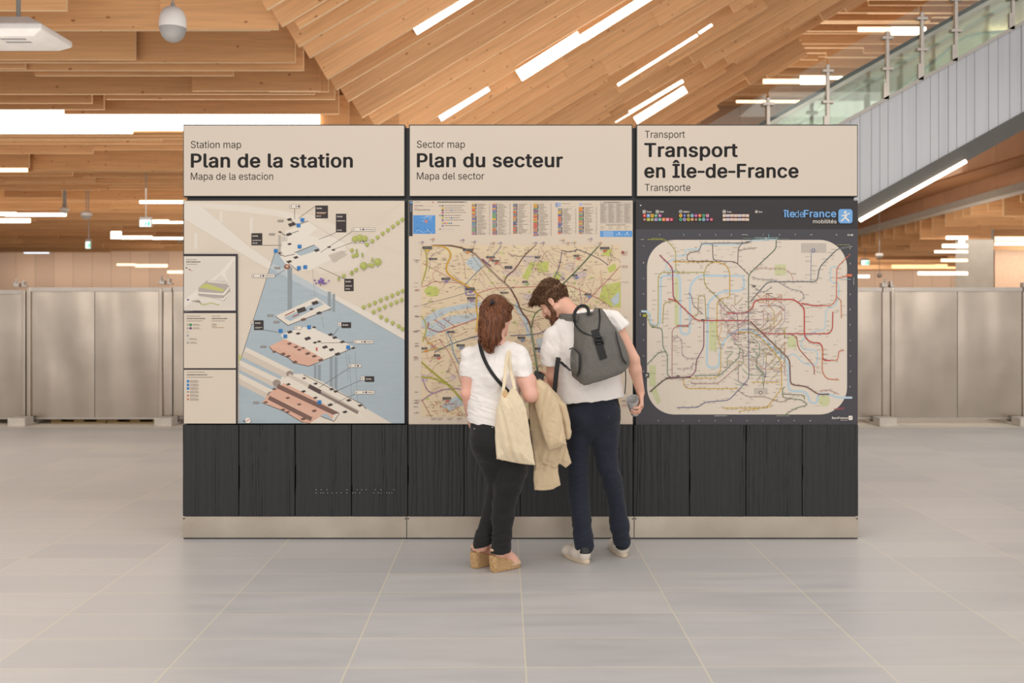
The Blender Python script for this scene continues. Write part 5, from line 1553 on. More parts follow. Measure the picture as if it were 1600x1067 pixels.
for pts, wd in (([(200, 266), (240, 266), (240, 236), (310, 236), (310, 213), (500, 213), (540, 195), (665, 189)], 7), ([(195, 275), (150, 300), (148, 330), (200, 335)], 6),
                ([(35, 522), (72, 524), (80, 588), (122, 586), (126, 358), (215, 356), (217, 628), (260, 628), (262, 400), (300, 358), (510, 358), (512, 425), (400, 432), (345, 480), (338, 780), (393, 786), (402, 690), (432, 640), (480, 608), (540, 606), (600, 650), (700, 742), (716, 770), (717, 890), (800, 895), (818, 947), (850, 947), (852, 905), (900, 903), (940, 922), (1012, 922)], 10),
                ([(942, 315), (912, 318), (910, 388), (952, 395), (950, 440), (935, 500), (890, 508), (888, 608), (830, 615), (775, 655), (778, 700), (850, 702), (850, 770), (790, 768), (740, 714), (700, 742)], 6)):
    A.line(pts, wd, RIV, 22); A.up()
LN = [
    ([(65, 190), (150, 190), (195, 240), (195, 330), (210, 342), (325, 342)], 3.4, 'A3A33E'), ([(60, 532), (78, 595), (113, 590), (114, 360), (130, 342), (210, 342)], 3.4, 'A3A33E'), ([(325, 342), (328, 400), (458, 528)], 3.6, 'A09A3E'), ([(325, 350), (340, 305), (385, 293)], 3.2, 'B4A23E'),
    ([(182, 293), (385, 293), (432, 310), (445, 345), (445, 455)], 4.6, 'CB9F38'), ([(445, 455), (400, 465), (386, 490), (386, 640), (405, 690), (402, 800), (382, 832), (150, 830)], 4, 'CFAA46'), ([(230, 830), (234, 868), (252, 880), (485, 880)], 4, 'CFAA46'),
    ([(480, 620), (545, 618), (600, 655), (684, 755), (686, 880), (615, 970), (412, 970)], 4.2, 'CFAA46'), ([(545, 850), (620, 852), (680, 850)], 3.6, 'CFAA46'), ([(490, 992), (490, 985), (640, 962)], 3.4, 'CFAA46'),
    ([(535, 205), (312, 208), (305, 245), (250, 252), (245, 290), (370, 291)], 3.2, '5E4B46'), ([(365, 210), (368, 290), (470, 292), (532, 352)], 3.4, '5E4B46'), ([(482, 300), (484, 232), (500, 208), (545, 198)], 3.2, '5E4B46'), ([(484, 240), (570, 228)], 2.4, '6A5B56'),
    ([(660, 192), (660, 232), (532, 352), (532, 570)], 4.2, '5A6B52'), ([(540, 478), (620, 386), (850, 385), (860, 318), (945, 232), (1012, 222)], 5.2, '77797A'), ([(820, 385), (822, 250)], 3, '8A94A4'),
    ([(548, 365), (570, 372), (655, 378), (720, 418), (780, 430), (792, 462), (762, 478)], 2.6, '8E8794'), ([(545, 400), (600, 440), (640, 408)], 2.2, '7A7A78'), ([(560, 325), (690, 322), (730, 345), (740, 385)], 2.2, 'C9907A'),
    ([(532, 570), (532, 700), (534, 835), (440, 935), (330, 942), (300, 967), (200, 968)], 3.6, '6D7090'), ([(480, 886), (525, 918), (610, 918), (680, 945), (730, 925)], 2.4, '96706E'),
    ([(60, 770), (120, 710), (150, 710), (156, 725), (156, 815), (172, 830)], 3.4, '5C7E66'), ([(82, 596), (132, 598), (136, 690), (150, 710)], 3.4, '5C7E66'), ([(280, 820), (400, 818), (490, 735), (492, 692)], 3, '5F8270'), ([(75, 895), (150, 832), (265, 828)], 5.5, '5A5542'),
    ([(325, 565), (325, 690), (290, 748), (288, 800), (262, 828), (150, 830)], 4.4, '87566E'), ([(178, 840), (178, 610), (195, 592), (255, 590), (270, 555)], 3, 'B27C78'), ([(180, 660), (205, 638), (222, 655), (225, 728), (250, 740), (305, 738)], 2.6, 'AC96A6'),
    ([(265, 845), (270, 857), (390, 857), (490, 770)], 3, 'B0857E'), ([(232, 800), (232, 785), (270, 785), (275, 760)], 2.4, 'A78A96'), ([(335, 565), (330, 450), (300, 450), (298, 540), (270, 545)], 3, 'A59A52'), ([(255, 435), (272, 460), (272, 490), (320, 535)], 2.6, '8E7482'), ([(200, 475), (140, 480), (134, 580)], 3, 'A9A046'),
    ([(120, 262), (180, 320), (183, 455), (200, 478)], 5, 'A34762'), ([(160, 465), (195, 472), (290, 565), (535, 565)], 5, 'BC413C'), ([(200, 590), (255, 590)], 4.4, 'BC413C'), ([(430, 530), (520, 532), (552, 505), (556, 480), (580, 467), (742, 467), (790, 505), (790, 640), (820, 668), (862, 668), (875, 690), (875, 750), (912, 750)], 5.4, 'C0453F'),
    ([(912, 750), (945, 750), (950, 705), (975, 703)], 3.6, 'CC6E54'), ([(775, 485), (830, 496), (875, 496)], 5, 'C0453F'), ([(875, 496), (915, 496), (938, 470), (940, 320), (1002, 258)], 3.8, 'CE6E52'), ([(940, 370), (1010, 355)], 4, 'CE6E52'), ([(940, 455), (960, 470), (962, 555)], 3.6, 'D0855C'),
    ([(540, 568), (598, 626), (905, 626), (920, 605), (922, 525)], 4.6, 'BF4843'), ([(875, 690), (872, 800), (892, 835), (950, 840)], 4, 'CE7A50'), ([(725, 628), (755, 640), (760, 690), (790, 725), (836, 775), (836, 815)], 3.6, 'B0564E'),
    ([(540, 570), (722, 745), (726, 862), (800, 870), (855, 908), (905, 905)], 5, '744C46'), ([(700, 872), (690, 880), (688, 922), (780, 932), (808, 955), (750, 970), (700, 1002)], 3.2, '6C7C5E'), ([(690, 905), (790, 910), (790, 930)], 3, '6C7C5E'),
    ([(860, 890), (900, 885), (950, 905)], 2.6, 'B8808A'), ([(975, 967), (930, 975)], 3, 'A85060'), ([(605, 810), (570, 790), (572, 720), (640, 718)], 2.2, '9A8484'), ([(575, 835), (610, 800), (600, 880)], 2.2, '8A8484')]
for pts, wd, c in LN:
    A.line(pts, wd, c, 22); A.up()
mpal = ['C79A3C', '6A7AA8', '9A8A4A', '8AA8A8', '9A6A8A', 'C07A4A', '6A9A7A', 'C090A0', '9A88A8', 'A89A4A', 'A8784A', '7A5A48', '5A8A68', '7A5A80', 'B08078']
for k in range(46):
    x, y = rg.uniform(400, 680), rg.uniform(450, 850)
    p = [(x, y)]
    a = rg.choice([0, math.pi / 4, math.pi / 2, -math.pi / 4])
    for _ in range(rg.randint(2, 4)):
        l = rg.uniform(25, 90); s_ = rg.choice([1, 1, -1])
        x = min(max(x + l * math.cos(a) * s_, 392), 700); y = min(max(y + l * math.sin(a) * s_, 440), 862); p.append((x, y)); a += rg.choice([-1, 1]) * math.pi / 4
    A.line(p, 1.9, rg.choice(mpal), 10)
A.up()


def along(pts, step):
    d = 0; nxt = step * .5
    for a, b in zip(pts, pts[1:]):
        L = math.hypot(b[0] - a[0], b[1] - a[1])
        while nxt < d + L:
            t = (nxt - d) / L
            yield a[0] + (b[0] - a[0]) * t, a[1] + (b[1] - a[1]) * t, abs(b[1] - a[1]) > abs(b[0] - a[0])
            nxt += step
        d += L


for pts, wd, c in LN:
    for x, y, vert in along(pts, 21):
        if rg.random() < .86:
            s_ = rg.choice([1, -1])
            if vert: A.greek(x + (4 if s_ > 0 else -27), y, rg.uniform(12, 24), '8A7E74', 1.6, rg)
            else: A.greek(x - 8, y - 6 * s_, rg.uniform(10, 18), '8A7E74', 1.6, rg)
        A.rect(x - 1.3, y - 1.3, x + 1.3, y + 1.3, '5A4E4A')
for _ in range(520):
    x, y = rg.gauss(555, 95), rg.gauss(640, 110)
    if 380 < x < 720 and 430 < y < 880: A.greek(x, y, rg.uniform(8, 22), rg.choice(['8A7E74', '9A8C80', '8A7E74', 'A88A7A']), 1.5, rg)
for _ in range(120):
    x, y = rg.uniform(110, 940), rg.uniform(230, 960)
    A.greek(x, y, rg.uniform(8, 22), '9A8E84', 1.5, rg)
for u, v in ((320, 562), (205, 822), (557, 405)):
    A.disc(u, v, 10, '5A5452', 10, 3.5)
# border marks
A.up()
for n_, u in zip(range(1, 12), (120, 232, 306, 380, 453, 525, 600, 675, 748, 820, 937)):
    A.text(str(n_), u - 2.5, 171, 4 if n_ < 10 else 8, 'D8CFC4', .02)
for n_, u in zip(range(1, 12), (115, 228, 303, 377, 451, 525, 597, 670, 743, 815, 930)):
    if n_ < 11: A.text(str(n_), u - 2.5, 1031, 4 if n_ < 10 else 8, 'D8CFC4', .02)
for ch, v in zip('ABCDEFGHJK', (219, 298, 371, 442, 512, 585, 655, 729, 800, 870)):
    if ch not in 'E': A.text(ch, 43, v + 3, 5, 'C8BFB4', .02)
for ch, v in zip('ABCDEFGHJK', (232, 302, 386, 444, 515, 586, 657, 728, 800, 871)):
    if ch not in 'C': A.text(ch, 999, v + 3, 5, 'C8BFB4', .02)
A.text('2/4', 988, 173, 16, 'E0D8CC', .02); A.rect(1006, 166, 1014, 173, 'E0D8CC'); A.rect(29, 30, 35, 35, 'E0D8CC')
for pts in ([(32, 190), (48, 190)], [(500, 168), (520, 168)], [(1000, 224), (1010, 224)], [(1018, 365), (1018, 400)], [(30, 530), (30, 545)]):
    A.line(pts, 1.8, 'C8BFB4')
A.greek(80, 186, 60, '8A8A4A', 2.6, rg); A.greek(560, 182, 110, '8FA39A', 3.4, rg); A.disc(612, 187, 6, 'A8B4AE', 10); A.line([(625, 165), (625, 192)], 3, '7FA8AE'); A.line([(505, 185), (720, 188)], 2, '6F8A7A')
A.greek(940, 215, 60, '9A9A5A', 3, rg); A.rect(985, 350, 1010, 362, 'CE6E52'); A.greek(955, 374, 50, '9FB4BC', 3, rg); A.rect(42, 536, 58, 548, 'A3A33E')
A.greek(925, 975, 50, 'B0606A', 3, rg); A.greek(372, 1006, 60, 'C8BFB4', 2.4, rg); A.greek(660, 1006, 60, 'A8B09A', 2.4, rg)
A.rrect(50, 806, 72, 830, 5, '4A4A4C', 4); A.up(); A.line([(55, 824), (66, 812)], 2.5, 'E0D8CC'); A.line([(56, 813), (66, 822)], 2, 'E0D8CC')
# header line bullets
WH = 'E6DED2'
for u, wd, body in ((60, 22, 'Train'), (121, 18, 'RER'), (230, 28, 'Métro'), (430, 22, 'Tram'), (579, 16, 'Bus')):
    A.text(body, u, 66, wd, WH, .015)
    if body == 'Métro':
        A.disc(u - 13, 62, 8, WH, 14); A.up(); A.disc(u - 13, 62, 6.6, '393537', 14); A.up(); A.text('M', u - 17, 65, 8, WH)
    else:
        A.rrect(u - 19, 54, u - 4, 70, 4, WH if body != 'Bus' else '8A847E', 4); A.up(); A.rrect(u - 17.6, 55.4, u - 5.4, 68.6, 3, '393537' if body != 'Bus' else '6A6460', 4); A.up()
        A.rect(u - 15.5, 59, u - 7.5, 65, WH)
for row, v in ((('A', 'C5352E'), ('B', '6C9CCF'), ('C', 'D8A636'), ('D', '3B875A'), ('E', 'AC4C8C')), 80), ((('H', '6F4436'), ('J', 'A7A43A'), ('K', '8A8838'), ('L', '957FB4'), ('N', '3B9782'), ('P', 'DE7636'), ('R', 'CF7A92'), ('U', 'BC2F49')), 98):
    for i, (ch, c) in enumerate(row):
        u = 50 + i * 17.7
        A.rrect(u - 7.6, v - 7.6, u + 7.6, v + 7.6, 2, c, 3); A.up(); A.text(ch, u - 3.4, v + 3.6, 6.8, WH if c != 'D8A636' else '3A3230', .02, 7)
for row, v in ((('1', 'D8A636'), ('2', '384898'), ('3', '8A803A'), ('3', '8BB2BC'), ('4', 'A4408A'), ('5', 'D8662E'), ('6', '4B976C'), ('7', 'CF8AA2')), 80), ((('7', '4B976C'), ('8', 'A48EB4'), ('9', 'B1A438'), ('10', 'AC762E'), ('11', '76462E'), ('12', '3B875A'), ('13', '8BB2BC'), ('14', '663676'), ('15', 'AC2C4C')), 98):
    for i, (ch, c) in enumerate(row):
        u = 217 + i * 17.7
        A.disc(u, v, 8, c, 16); A.up(); w_ = 4.6 if len(ch) == 1 else 9
        A.text(ch, u - w_ / 2, v + 3.6, w_, '2A2420' if c in ('D8A636', '8BB2BC', 'A48EB4', 'CF8AA2', '4B976C', 'B1A438') else WH, .02, 7)
for v in (80, 98):
    for i in range(7):
        u = 419 + i * 17.6
        A.rect(u - 8, v - 7, u + 8, v + 7, 'DDD2C4'); A.up(); A.rect(u - 8, v - 7, u + 8, v - 5.4, ['A8484A', '6A5AA0', 'C8704A'][i % 3]); A.rect(u - 8, v + 5.4, u + 8, v + 7, ['A8484A', 'C8904A', '6A5AA0'][(i + 1) % 3])
        A.text('T' + str(i + 1 if v == 80 else i + 7), u - 5.5, v + 3.4, 11, '8A5A50', .01, 6.4)
# operator's logo
LB = '74A6D8'
A.text('île', 691, 88, 54, LB, .026, 34); A.text('de', 745, 88, 40, LB, 0, 33); A.text('France', 785, 88, 151, LB, .026, 34); A.text('mobilités', 828, 115.5, 109, WH, .004, 17)
A.rrect(945, 50, 1011, 116, 13, LB, 8); A.up()
A.disc(977, 64.5, 6, WH, 14); A.line([(960, 81), (975, 78), (999, 69)], 5, WH, 6); A.line([(984, 76), (975, 90)], 8, WH); A.line([(977, 88), (968, 98), (957, 106)], 6, WH, 4); A.line([(974, 86), (986, 96), (995, 107)], 7, WH, 4)
A.text('île', 914, 1020, 17, WH, .02, 10); A.text('de', 931.5, 1020, 12, WH, 0, 10); A.text('France', 944, 1020, 45, WH, .02, 10); A.greek(955, 1026, 34, 'A8A098', 3, rg); A.rrect(992, 1005, 1011, 1025, 4, WH, 4); A.up(); A.line([(997, 1020), (1005, 1010)], 3, 'A8A098')
A.done('map_print', HEAD[2][3])

# ------------------------------------------------------------------ sculpting kit: distance fields turned into one closed mesh
_rs = np.random.RandomState(3)
_LAT = _rs.rand(32, 32, 32).astype(np.float32) * 2 - 1


def vnoise(x, y, z):
    """smooth lattice noise in -1..1"""
    xi, yi, zi = np.floor(x).astype(np.int32), np.floor(y).astype(np.int32), np.floor(z).astype(np.int32)
    fx, fy, fz = x - xi, y - yi, z - zi
    fx, fy, fz = (t * t * (3 - 2 * t) for t in (fx, fy, fz))
    o = 0
    for a in (0, 1):
        for b in (0, 1):
            for c in (0, 1):
                o = o + _LAT[(xi + a) & 31, (yi + b) & 31, (zi + c) & 31] * (fx if a else 1 - fx) * (fy if b else 1 - fy) * (fz if c else 1 - fz)
    return o


def V3(*a):
    return np.array(a, np.float64)


def nrm(v):
    v = np.array(v, float)
    return v / np.linalg.norm(v)


class Field:
    def __init__(s, lo, hi, h):
        s.lo = np.array(lo, float); s.h = h
        s.n = np.ceil((np.array(hi) - s.lo) / h).astype(int) + 1
        s.D = np.full(s.n, 1.0, np.float32)

    def block(s, lo, hi):
        a = np.clip(np.floor((np.array(lo) - s.lo) / s.h).astype(int), 0, s.n)
        b = np.clip(np.ceil((np.array(hi) - s.lo) / s.h).astype(int) + 1, 0, s.n)
        sl = tuple(slice(i, j) for i, j in zip(a, b))
        g = [(s.lo[k] + s.h * np.arange(a[k], b[k])).astype(np.float32) for k in range(3)]
        return sl, g[0][:, None, None], g[1][None, :, None], g[2][None, None, :]

    def put(s, fn, lo, hi, k=.0, sub=False, pad=.03):
        sl, X, Y, Z = s.block(np.array(lo) - pad - k, np.array(hi) + pad + k)
        if min(s.D[sl].shape) == 0: return s
        d = fn(X, Y, Z).astype(np.float32)
        D = s.D[sl]
        if sub:
            d = -d
            if k > 0:
                q = np.clip(k - np.abs(D - d), 0, None) / k
                s.D[sl] = np.maximum(D, d) + q * q * k * .25
            else:
                s.D[sl] = np.maximum(D, d)
        elif k > 0:
            q = np.clip(k - np.abs(D - d), 0, None) / k
            s.D[sl] = np.minimum(D, d) - q * q * k * .25
        else:
            s.D[sl] = np.minimum(D, d)
        return s

    def cone(s, a, b, ra, rb, k=.02, flat=None, q=1.0, sub=False):
        """tapered limb; 'flat' is a direction in which the section is q times as thick"""
        a, b = np.array(a, float), np.array(b, float)
        ab = b - a; L2 = ab.dot(ab) + 1e-12
        f = None if flat is None else nrm(flat)

        def fn(X, Y, Z):
            px, py, pz = X - a[0], Y - a[1], Z - a[2]
            t = np.clip((px * ab[0] + py * ab[1] + pz * ab[2]) / L2, 0, 1)
            dx, dy, dz = px - t * ab[0], py - t * ab[1], pz - t * ab[2]
            r = ra + t * (rb - ra)
            if f is None:
                return np.sqrt(dx * dx + dy * dy + dz * dz) - r
            c = dx * f[0] + dy * f[1] + dz * f[2]
            dd = np.sqrt(np.maximum(dx * dx + dy * dy + dz * dz + c * c * (1 / (q * q) - 1), 1e-12))
            return (dd - r) * min(1, (1 + q) / 2)
        R = max(ra, rb) * max(1, q)
        return s.put(fn, np.minimum(a, b) - R, np.maximum(a, b) + R, k, sub)

    def chain(s, pts, rs, k=.02, flat=None, q=1.0):
        for i in range(len(pts) - 1):
            s.cone(pts[i], pts[i + 1], rs[i], rs[i + 1], k, flat, q)
        return s

    def ell(s, c, r, R=None, k=.02, sub=False):
        c = np.array(c, float); r = np.array(r, float); R = np.eye(3) if R is None else R   # columns: axes

        def fn(X, Y, Z):
            p = (X - c[0], Y - c[1], Z - c[2])
            u = [(p[0] * R[0, i] + p[1] * R[1, i] + p[2] * R[2, i]) for i in range(3)]
            k0 = np.sqrt(sum((u[i] / r[i]) ** 2 for i in range(3)) + 1e-9)
            k1 = np.sqrt(sum((u[i] / r[i] ** 2) ** 2 for i in range(3)) + 1e-9)
            return k0 * (k0 - 1) / k1
        m = r.max()
        return s.put(fn, c - m, c + m, k, sub)

    def cut(s, p, n, k=0.0, box=None):
        """remove everything on the side the normal points to"""
        p, n = np.array(p, float), nrm(n)
        lo, hi = (s.lo, s.lo + s.h * s.n) if box is None else box
        sl, X, Y, Z = s.block(lo, hi)
        d = ((X - p[0]) * n[0] + (Y - p[1]) * n[1] + (Z - p[2]) * n[2]).astype(np.float32)
        D = s.D[sl]
        if k > 0:
            q = np.clip(k - np.abs(D - d), 0, None) / k
            s.D[sl] = np.maximum(D, d) + q * q * k * .25
        else:
            s.D[sl] = np.maximum(D, d)
        return s

    def bump(s, fn, near=.04):
        """push the surface by fn(X, Y, Z)"""
        idx = np.nonzero(np.abs(s.D) < near)
        X, Y, Z = (s.lo[k] + s.h * idx[k] for k in range(3))
        s.D[idx] += fn(X, Y, Z).astype(np.float32)
        return s

    def at(s, p):
        q = (np.array(p) - s.lo) / s.h
        i = np.floor(q).astype(int)
        if (i < 0).any() or (i >= s.n - 1).any(): return 1.0
        f = q - i; o = 0
        for a in (0, 1):
            for b in (0, 1):
                for c in (0, 1):
                    o += s.D[i[0] + a, i[1] + b, i[2] + c] * (f[0] if a else 1 - f[0]) * (f[1] if b else 1 - f[1]) * (f[2] if c else 1 - f[2])
        return float(o)

    def hit(s, px, py, off=0.0, default=None):
        """first surface point on the sight line of a pixel"""
        for y in np.arange(s.lo[1], s.lo[1] + s.h * s.n[1], s.h * .5):
            p = P(px, py, y)
            if s.at(p) < 0:
                return p - np.array([0, off, 0])
        return P(px, py, default) if default else None

    def topz(s, x, y):
        for z in np.arange(s.lo[2] + s.h * (s.n[2] - 2), s.lo[2], -s.h * .5):
            if s.at((x, y, z)) < 0: return z
        return s.lo[2]

    def mesh(s):
        D = s.D; S = D < 0
        D[0], D[-1] = np.maximum(D[0], .01), np.maximum(D[-1], .01)
        D[:, 0], D[:, -1] = np.maximum(D[:, 0], .01), np.maximum(D[:, -1], .01)
        D[:, :, 0], D[:, :, -1] = np.maximum(D[:, :, 0], .01), np.maximum(D[:, :, -1], .01)
        S = D < 0
        cnt = np.zeros(np.array(S.shape) - 1, np.int8)
        for a in (0, 1):
            for b in (0, 1):
                for c in (0, 1):
                    cnt += S[a:S.shape[0] - 1 + a, b:S.shape[1] - 1 + b, c:S.shape[2] - 1 + c]
        idx = np.argwhere((cnt > 0) & (cnt < 8))
        vid = np.full(cnt.shape, -1, np.int32)
        vid[idx[:, 0], idx[:, 1], idx[:, 2]] = np.arange(len(idx))
        acc = np.zeros((len(idx), 3)); num = np.zeros(len(idx))
        cor = [(a, b, c) for a in (0, 1) for b in (0, 1) for c in (0, 1)]
        val = {c: D[idx[:, 0] + c[0], idx[:, 1] + c[1], idx[:, 2] + c[2]].astype(np.float64) for c in cor}
        for c in cor:
            for ax in range(3):
                if c[ax] == 0:
                    e = list(c); e[ax] = 1; e = tuple(e)
                    va, vb = val[c], val[e]
                    m = (va < 0) != (vb < 0)
                    t = np.where(m, va / np.where(m, va - vb, 1), 0)
                    pos = np.tile(np.array(c, float), (len(idx), 1)); pos[:, ax] += t
                    acc[m] += pos[m]; num[m] += 1
        verts = s.lo + s.h * (idx + acc / num[:, None])
        faces = []
        for ax in range(3):
            u, v = [(1, 2), (2, 0), (0, 1)][ax]
            sa = [slice(None)] * 3; sb = [slice(None)] * 3
            sa[ax] = slice(0, -1); sb[ax] = slice(1, None)
            A, B = S[tuple(sa)], S[tuple(sb)]
            e = np.argwhere(A != B)
            e = e[(e[:, u] > 0) & (e[:, v] > 0) & (e[:, u] < s.n[u] - 1) & (e[:, v] < s.n[v] - 1)]
            ins = A[e[:, 0], e[:, 1], e[:, 2]]
            q = []
            for du, dv in ((-1, -1), (0, -1), (0, 0), (-1, 0)):
                c = e.copy(); c[:, u] += du; c[:, v] += dv
                q.append(vid[c[:, 0], c[:, 1], c[:, 2]])
            q = np.stack(q, 1)
            q[~ins] = q[~ins][:, ::-1]
            faces.append(q)
        f = np.concatenate(faces)
        f = f[(f >= 0).all(1)]
        return verts, f

    def build(s, name, mat, parent=None, origin=None, smooth=2):
        v, f = s.mesh()
        me = bpy.data.meshes.new(name)
        off = np.array(ROOTLOC[parent.name]) if parent is not None else np.array(origin if origin is not None else (0, 0, 0), float)
        me.from_pydata((v - off).tolist(), [], f.tolist())
        me.materials.append(mat)
        me.polygons.foreach_set('use_smooth', [True] * len(me.polygons))
        me.update()
        o = bpy.data.objects.new(name, me); COL.objects.link(o)
        if parent is not None: o.parent = parent
        else: o.location = tuple(off)
        ROOTLOC[o.name] = tuple(off)
        if smooth:
            m = o.modifiers.new('smooth', 'SMOOTH'); m.factor = .5; m.iterations = smooth
        return o


def inpoly(px, pz, poly):
    """signed distance to a polygon (negative inside), arrays px, pz"""
    d = np.full(np.broadcast(px, pz).shape, 1e9); s = np.ones_like(d)
    n = len(poly)
    for i in range(n):
        a, b = poly[i], poly[i - 1]
        ex, ez = b[0] - a[0], b[1] - a[1]
        wx, wz = px - a[0], pz - a[1]
        t = np.clip((wx * ex + wz * ez) / (ex * ex + ez * ez + 1e-12), 0, 1)
        d = np.minimum(d, (wx - ex * t) ** 2 + (wz - ez * t) ** 2)
        c1, c2, c3 = pz >= a[1], pz < b[1], ex * wz > ez * wx
        fl = (c1 & c2 & c3) | (~c1 & ~c2 & ~c3)
        s = np.where(fl, -s, s)
    return s * np.sqrt(d)


def pillow(fld, pxpoly, Y, T, R=.05, tilt=0.0, k=0.0, edge=.006, fold=None, bow=None):
    """a soft flat shape: outline in pixels at depth Y, thickest T in the middle, edge thickness 'edge'"""
    poly = [(P(x, y, Y)[0], P(x, y, Y)[2]) for x, y in pxpoly]
    xs, zs = [p[0] for p in poly], [p[1] for p in poly]
    z0 = sum(zs) / len(zs)

    def fn(X, Yv, Z):
        d2 = inpoly(X[:, 0, :], Z[0, :, :] if Z.shape[0] == 1 else Z[:, 0, :], poly)[:, None, :]
        t = edge + (T - edge) * np.sqrt(np.clip(-d2 / R, 0, 1))
        yc = Y + tilt * (Z - z0)
        if bow is not None: yc = yc + bow(X, Z)
        if fold is not None: yc = yc + fold(X, Z) * np.clip(-d2 / .02, 0.25, 1)
        return np.maximum(d2, np.abs(Yv - yc) - t) * .8
    m = T + .06
    return fld.put(fn, (min(xs), Y - m, min(zs)), (max(xs), Y + m, max(zs)), k)


def strands(name, curves, mat, parent, n=5):
    mb = MB()
    for pts, rs in curves:
        mb.tube(pts, rs, n)
    return mb.build(name, mat, parent, True)


def ribbon(mb, pts, wid, thick, side=None):
    """flat band along pts; side: the direction across the band"""
    pts = [np.array(p, float) for p in pts]
    # smooth
    for _ in range(2):
        q = [pts[0]]
        for a, b in zip(pts, pts[1:]):
            q += [a * .75 + b * .25, a * .25 + b * .75]
        q.append(pts[-1]); pts = q
    vv = []; n = len(pts)
    for i, p in enumerate(pts):
        t = nrm(pts[min(i + 1, n - 1)] - pts[max(i - 1, 0)])
        v = nrm(np.array([0, -1.0, 0]) if abs(t[1]) < .9 else np.array([0, 0, 1.0]))
        s_ = np.cross(t, v) if side is None else np.array(side, float)
        s_ = nrm(s_ - t * s_.dot(t)); nn = np.cross(s_, t)
        w2 = wid / 2; h2 = thick / 2
        for a, b in ((-w2, -h2), (w2, -h2), (w2, h2), (-w2, h2)):
            vv.append(p + s_ * a + nn * b)
    f = [(0, 1, 2, 3), tuple((n - 1) * 4 + k for k in (3, 2, 1, 0))]
    for i in range(n - 1):
        for k in range(4):
            k2 = (k + 1) % 4
            f.append((i * 4 + k, (i + 1) * 4 + k, (i + 1) * 4 + k2, i * 4 + k2))
    mb.add(vv, f)
    return mb


def head_sdf(fl, c, R, male=False):
    """skull, face, ears; R columns: right, forward, up"""
    def w(x, y, z): return c + R @ np.array([x, y, z])
    fl.ell(w(0, -.012, .03), (.074, .094, .088), R, .01)
    fl.ell(w(0, .03, -.03), (.062, .062, .082), R, .02)
    for sgn in (-1, 1):
        fl.cone(w(sgn * .056, .0, -.055), w(sgn * .02, .07, -.097), .022, .022, .025)
        fl.ell(w(sgn * .036, .068, -.022), (.024, .02, .018), R, .02)                 # cheek
        fl.cone(w(sgn * .012, .086, .028), w(sgn * .046, .070, .026), .010, .009, .015)  # brow
        fl.ell(w(sgn * .031, .092, .006), (.016, .014, .011), R, .008, True)            # socket
        fl.ell(w(sgn * .031, .074, .005), (.0125, .0125, .0125), R, .003)               # eye
        e = R @ np.array([[math.cos(.25), math.sin(.25) * sgn, 0], [-math.sin(.25) * sgn, math.cos(.25), 0], [0, 0, 1]]).T
        fl.ell(w(sgn * .077, -.008, -.004), (.010, .019, .032), e, .006)
        fl.ell(w(sgn * .087, -.006, .0), (.006, .010, .019), e, .004, True)
        fl.ell(w(sgn * .080, -.002, -.03), (.008, .010, .012), e, .006)
        fl.ell(w(sgn * .009, .104, -.036), (.008, .009, .007), R, .008)                 # nostril
    fl.cone(w(0, .090, .014), w(0, .112, -.028), .008, .012, .012)                        # nose
    fl.ell(w(0, .083, -.102), (.02, .016, .016), R, .02)                                  # chin
    fl.ell(w(0, .092, -.058), (.024, .010, .006), R, .006)
    fl.ell(w(0, .091, -.068), (.021, .010, .007), R, .006)
    return w


def hand_sdf(fl, wrist, d, n, thumb_sign, curl=(.3, .4, .3), sc=1.0, spread=.06, tcurl=.5, tips=None):
    """wrist -> fingers along d, palm facing n; thumb_sign picks the side of the thumb"""
    d = nrm(d); n = np.array(n, float); n = nrm(n - d * n.dot(d)); s_ = np.cross(d, n) * thumb_sign
    w = np.array(wrist, float)
    for k, off in enumerate((-.026, -.009, .009, .026)):
        fl.cone(w + d * .012 * sc + s_ * off * .55 * sc, w + d * .085 * sc + s_ * off * 1.05 * sc, .0135 * sc, .0115 * sc, .012)
    L = [(.036, .022, .018), (.043, .027, .020), (.046, .029, .021), (.042, .026, .020)]   # little .. index
    out = []
    for k, off in enumerate((-.029, -.0097, .0097, .029)):
        p = w + d * (.084 - (.008 if k == 0 else 0)) * sc + s_ * off * sc
        dr = nrm(d + s_ * spread * (k - 1.5))
        ang = 0; r = .0092 * sc
        q = [p]
        for j in range(3):
            ang += curl[j] * (1 + .08 * (1.5 - k))
            dd = dr * math.cos(ang) + n * math.sin(ang)
            p = p + dd * L[k][j] * sc; q.append(p)
        for j in range(3):
            fl.cone(q[j], q[j + 1], r - .0008 * j, r - .0008 * (j + 1), .004)
        out.append(q[-1])
    p = w + d * .022 * sc + s_ * .024 * sc + n * .006
    t1 = nrm(d * .62 + s_ * .72 + n * .25)
    q1 = p + t1 * .045 * sc
    t2 = nrm(d * .8 + s_ * (.45 - tcurl * .5) + n * tcurl)
    q2 = q1 + t2 * .032 * sc
    t3 = nrm(d * .85 + s_ * (.2 - tcurl * .6) + n * tcurl * 1.2)
    q3 = q2 + t3 * .026 * sc
    fl.cone(p, q1, .0165 * sc, .012 * sc, .014); fl.cone(q1, q2, .0115 * sc, .0105 * sc, .005); fl.cone(q2, q3, .0105 * sc, .0085 * sc, .004)
    return out

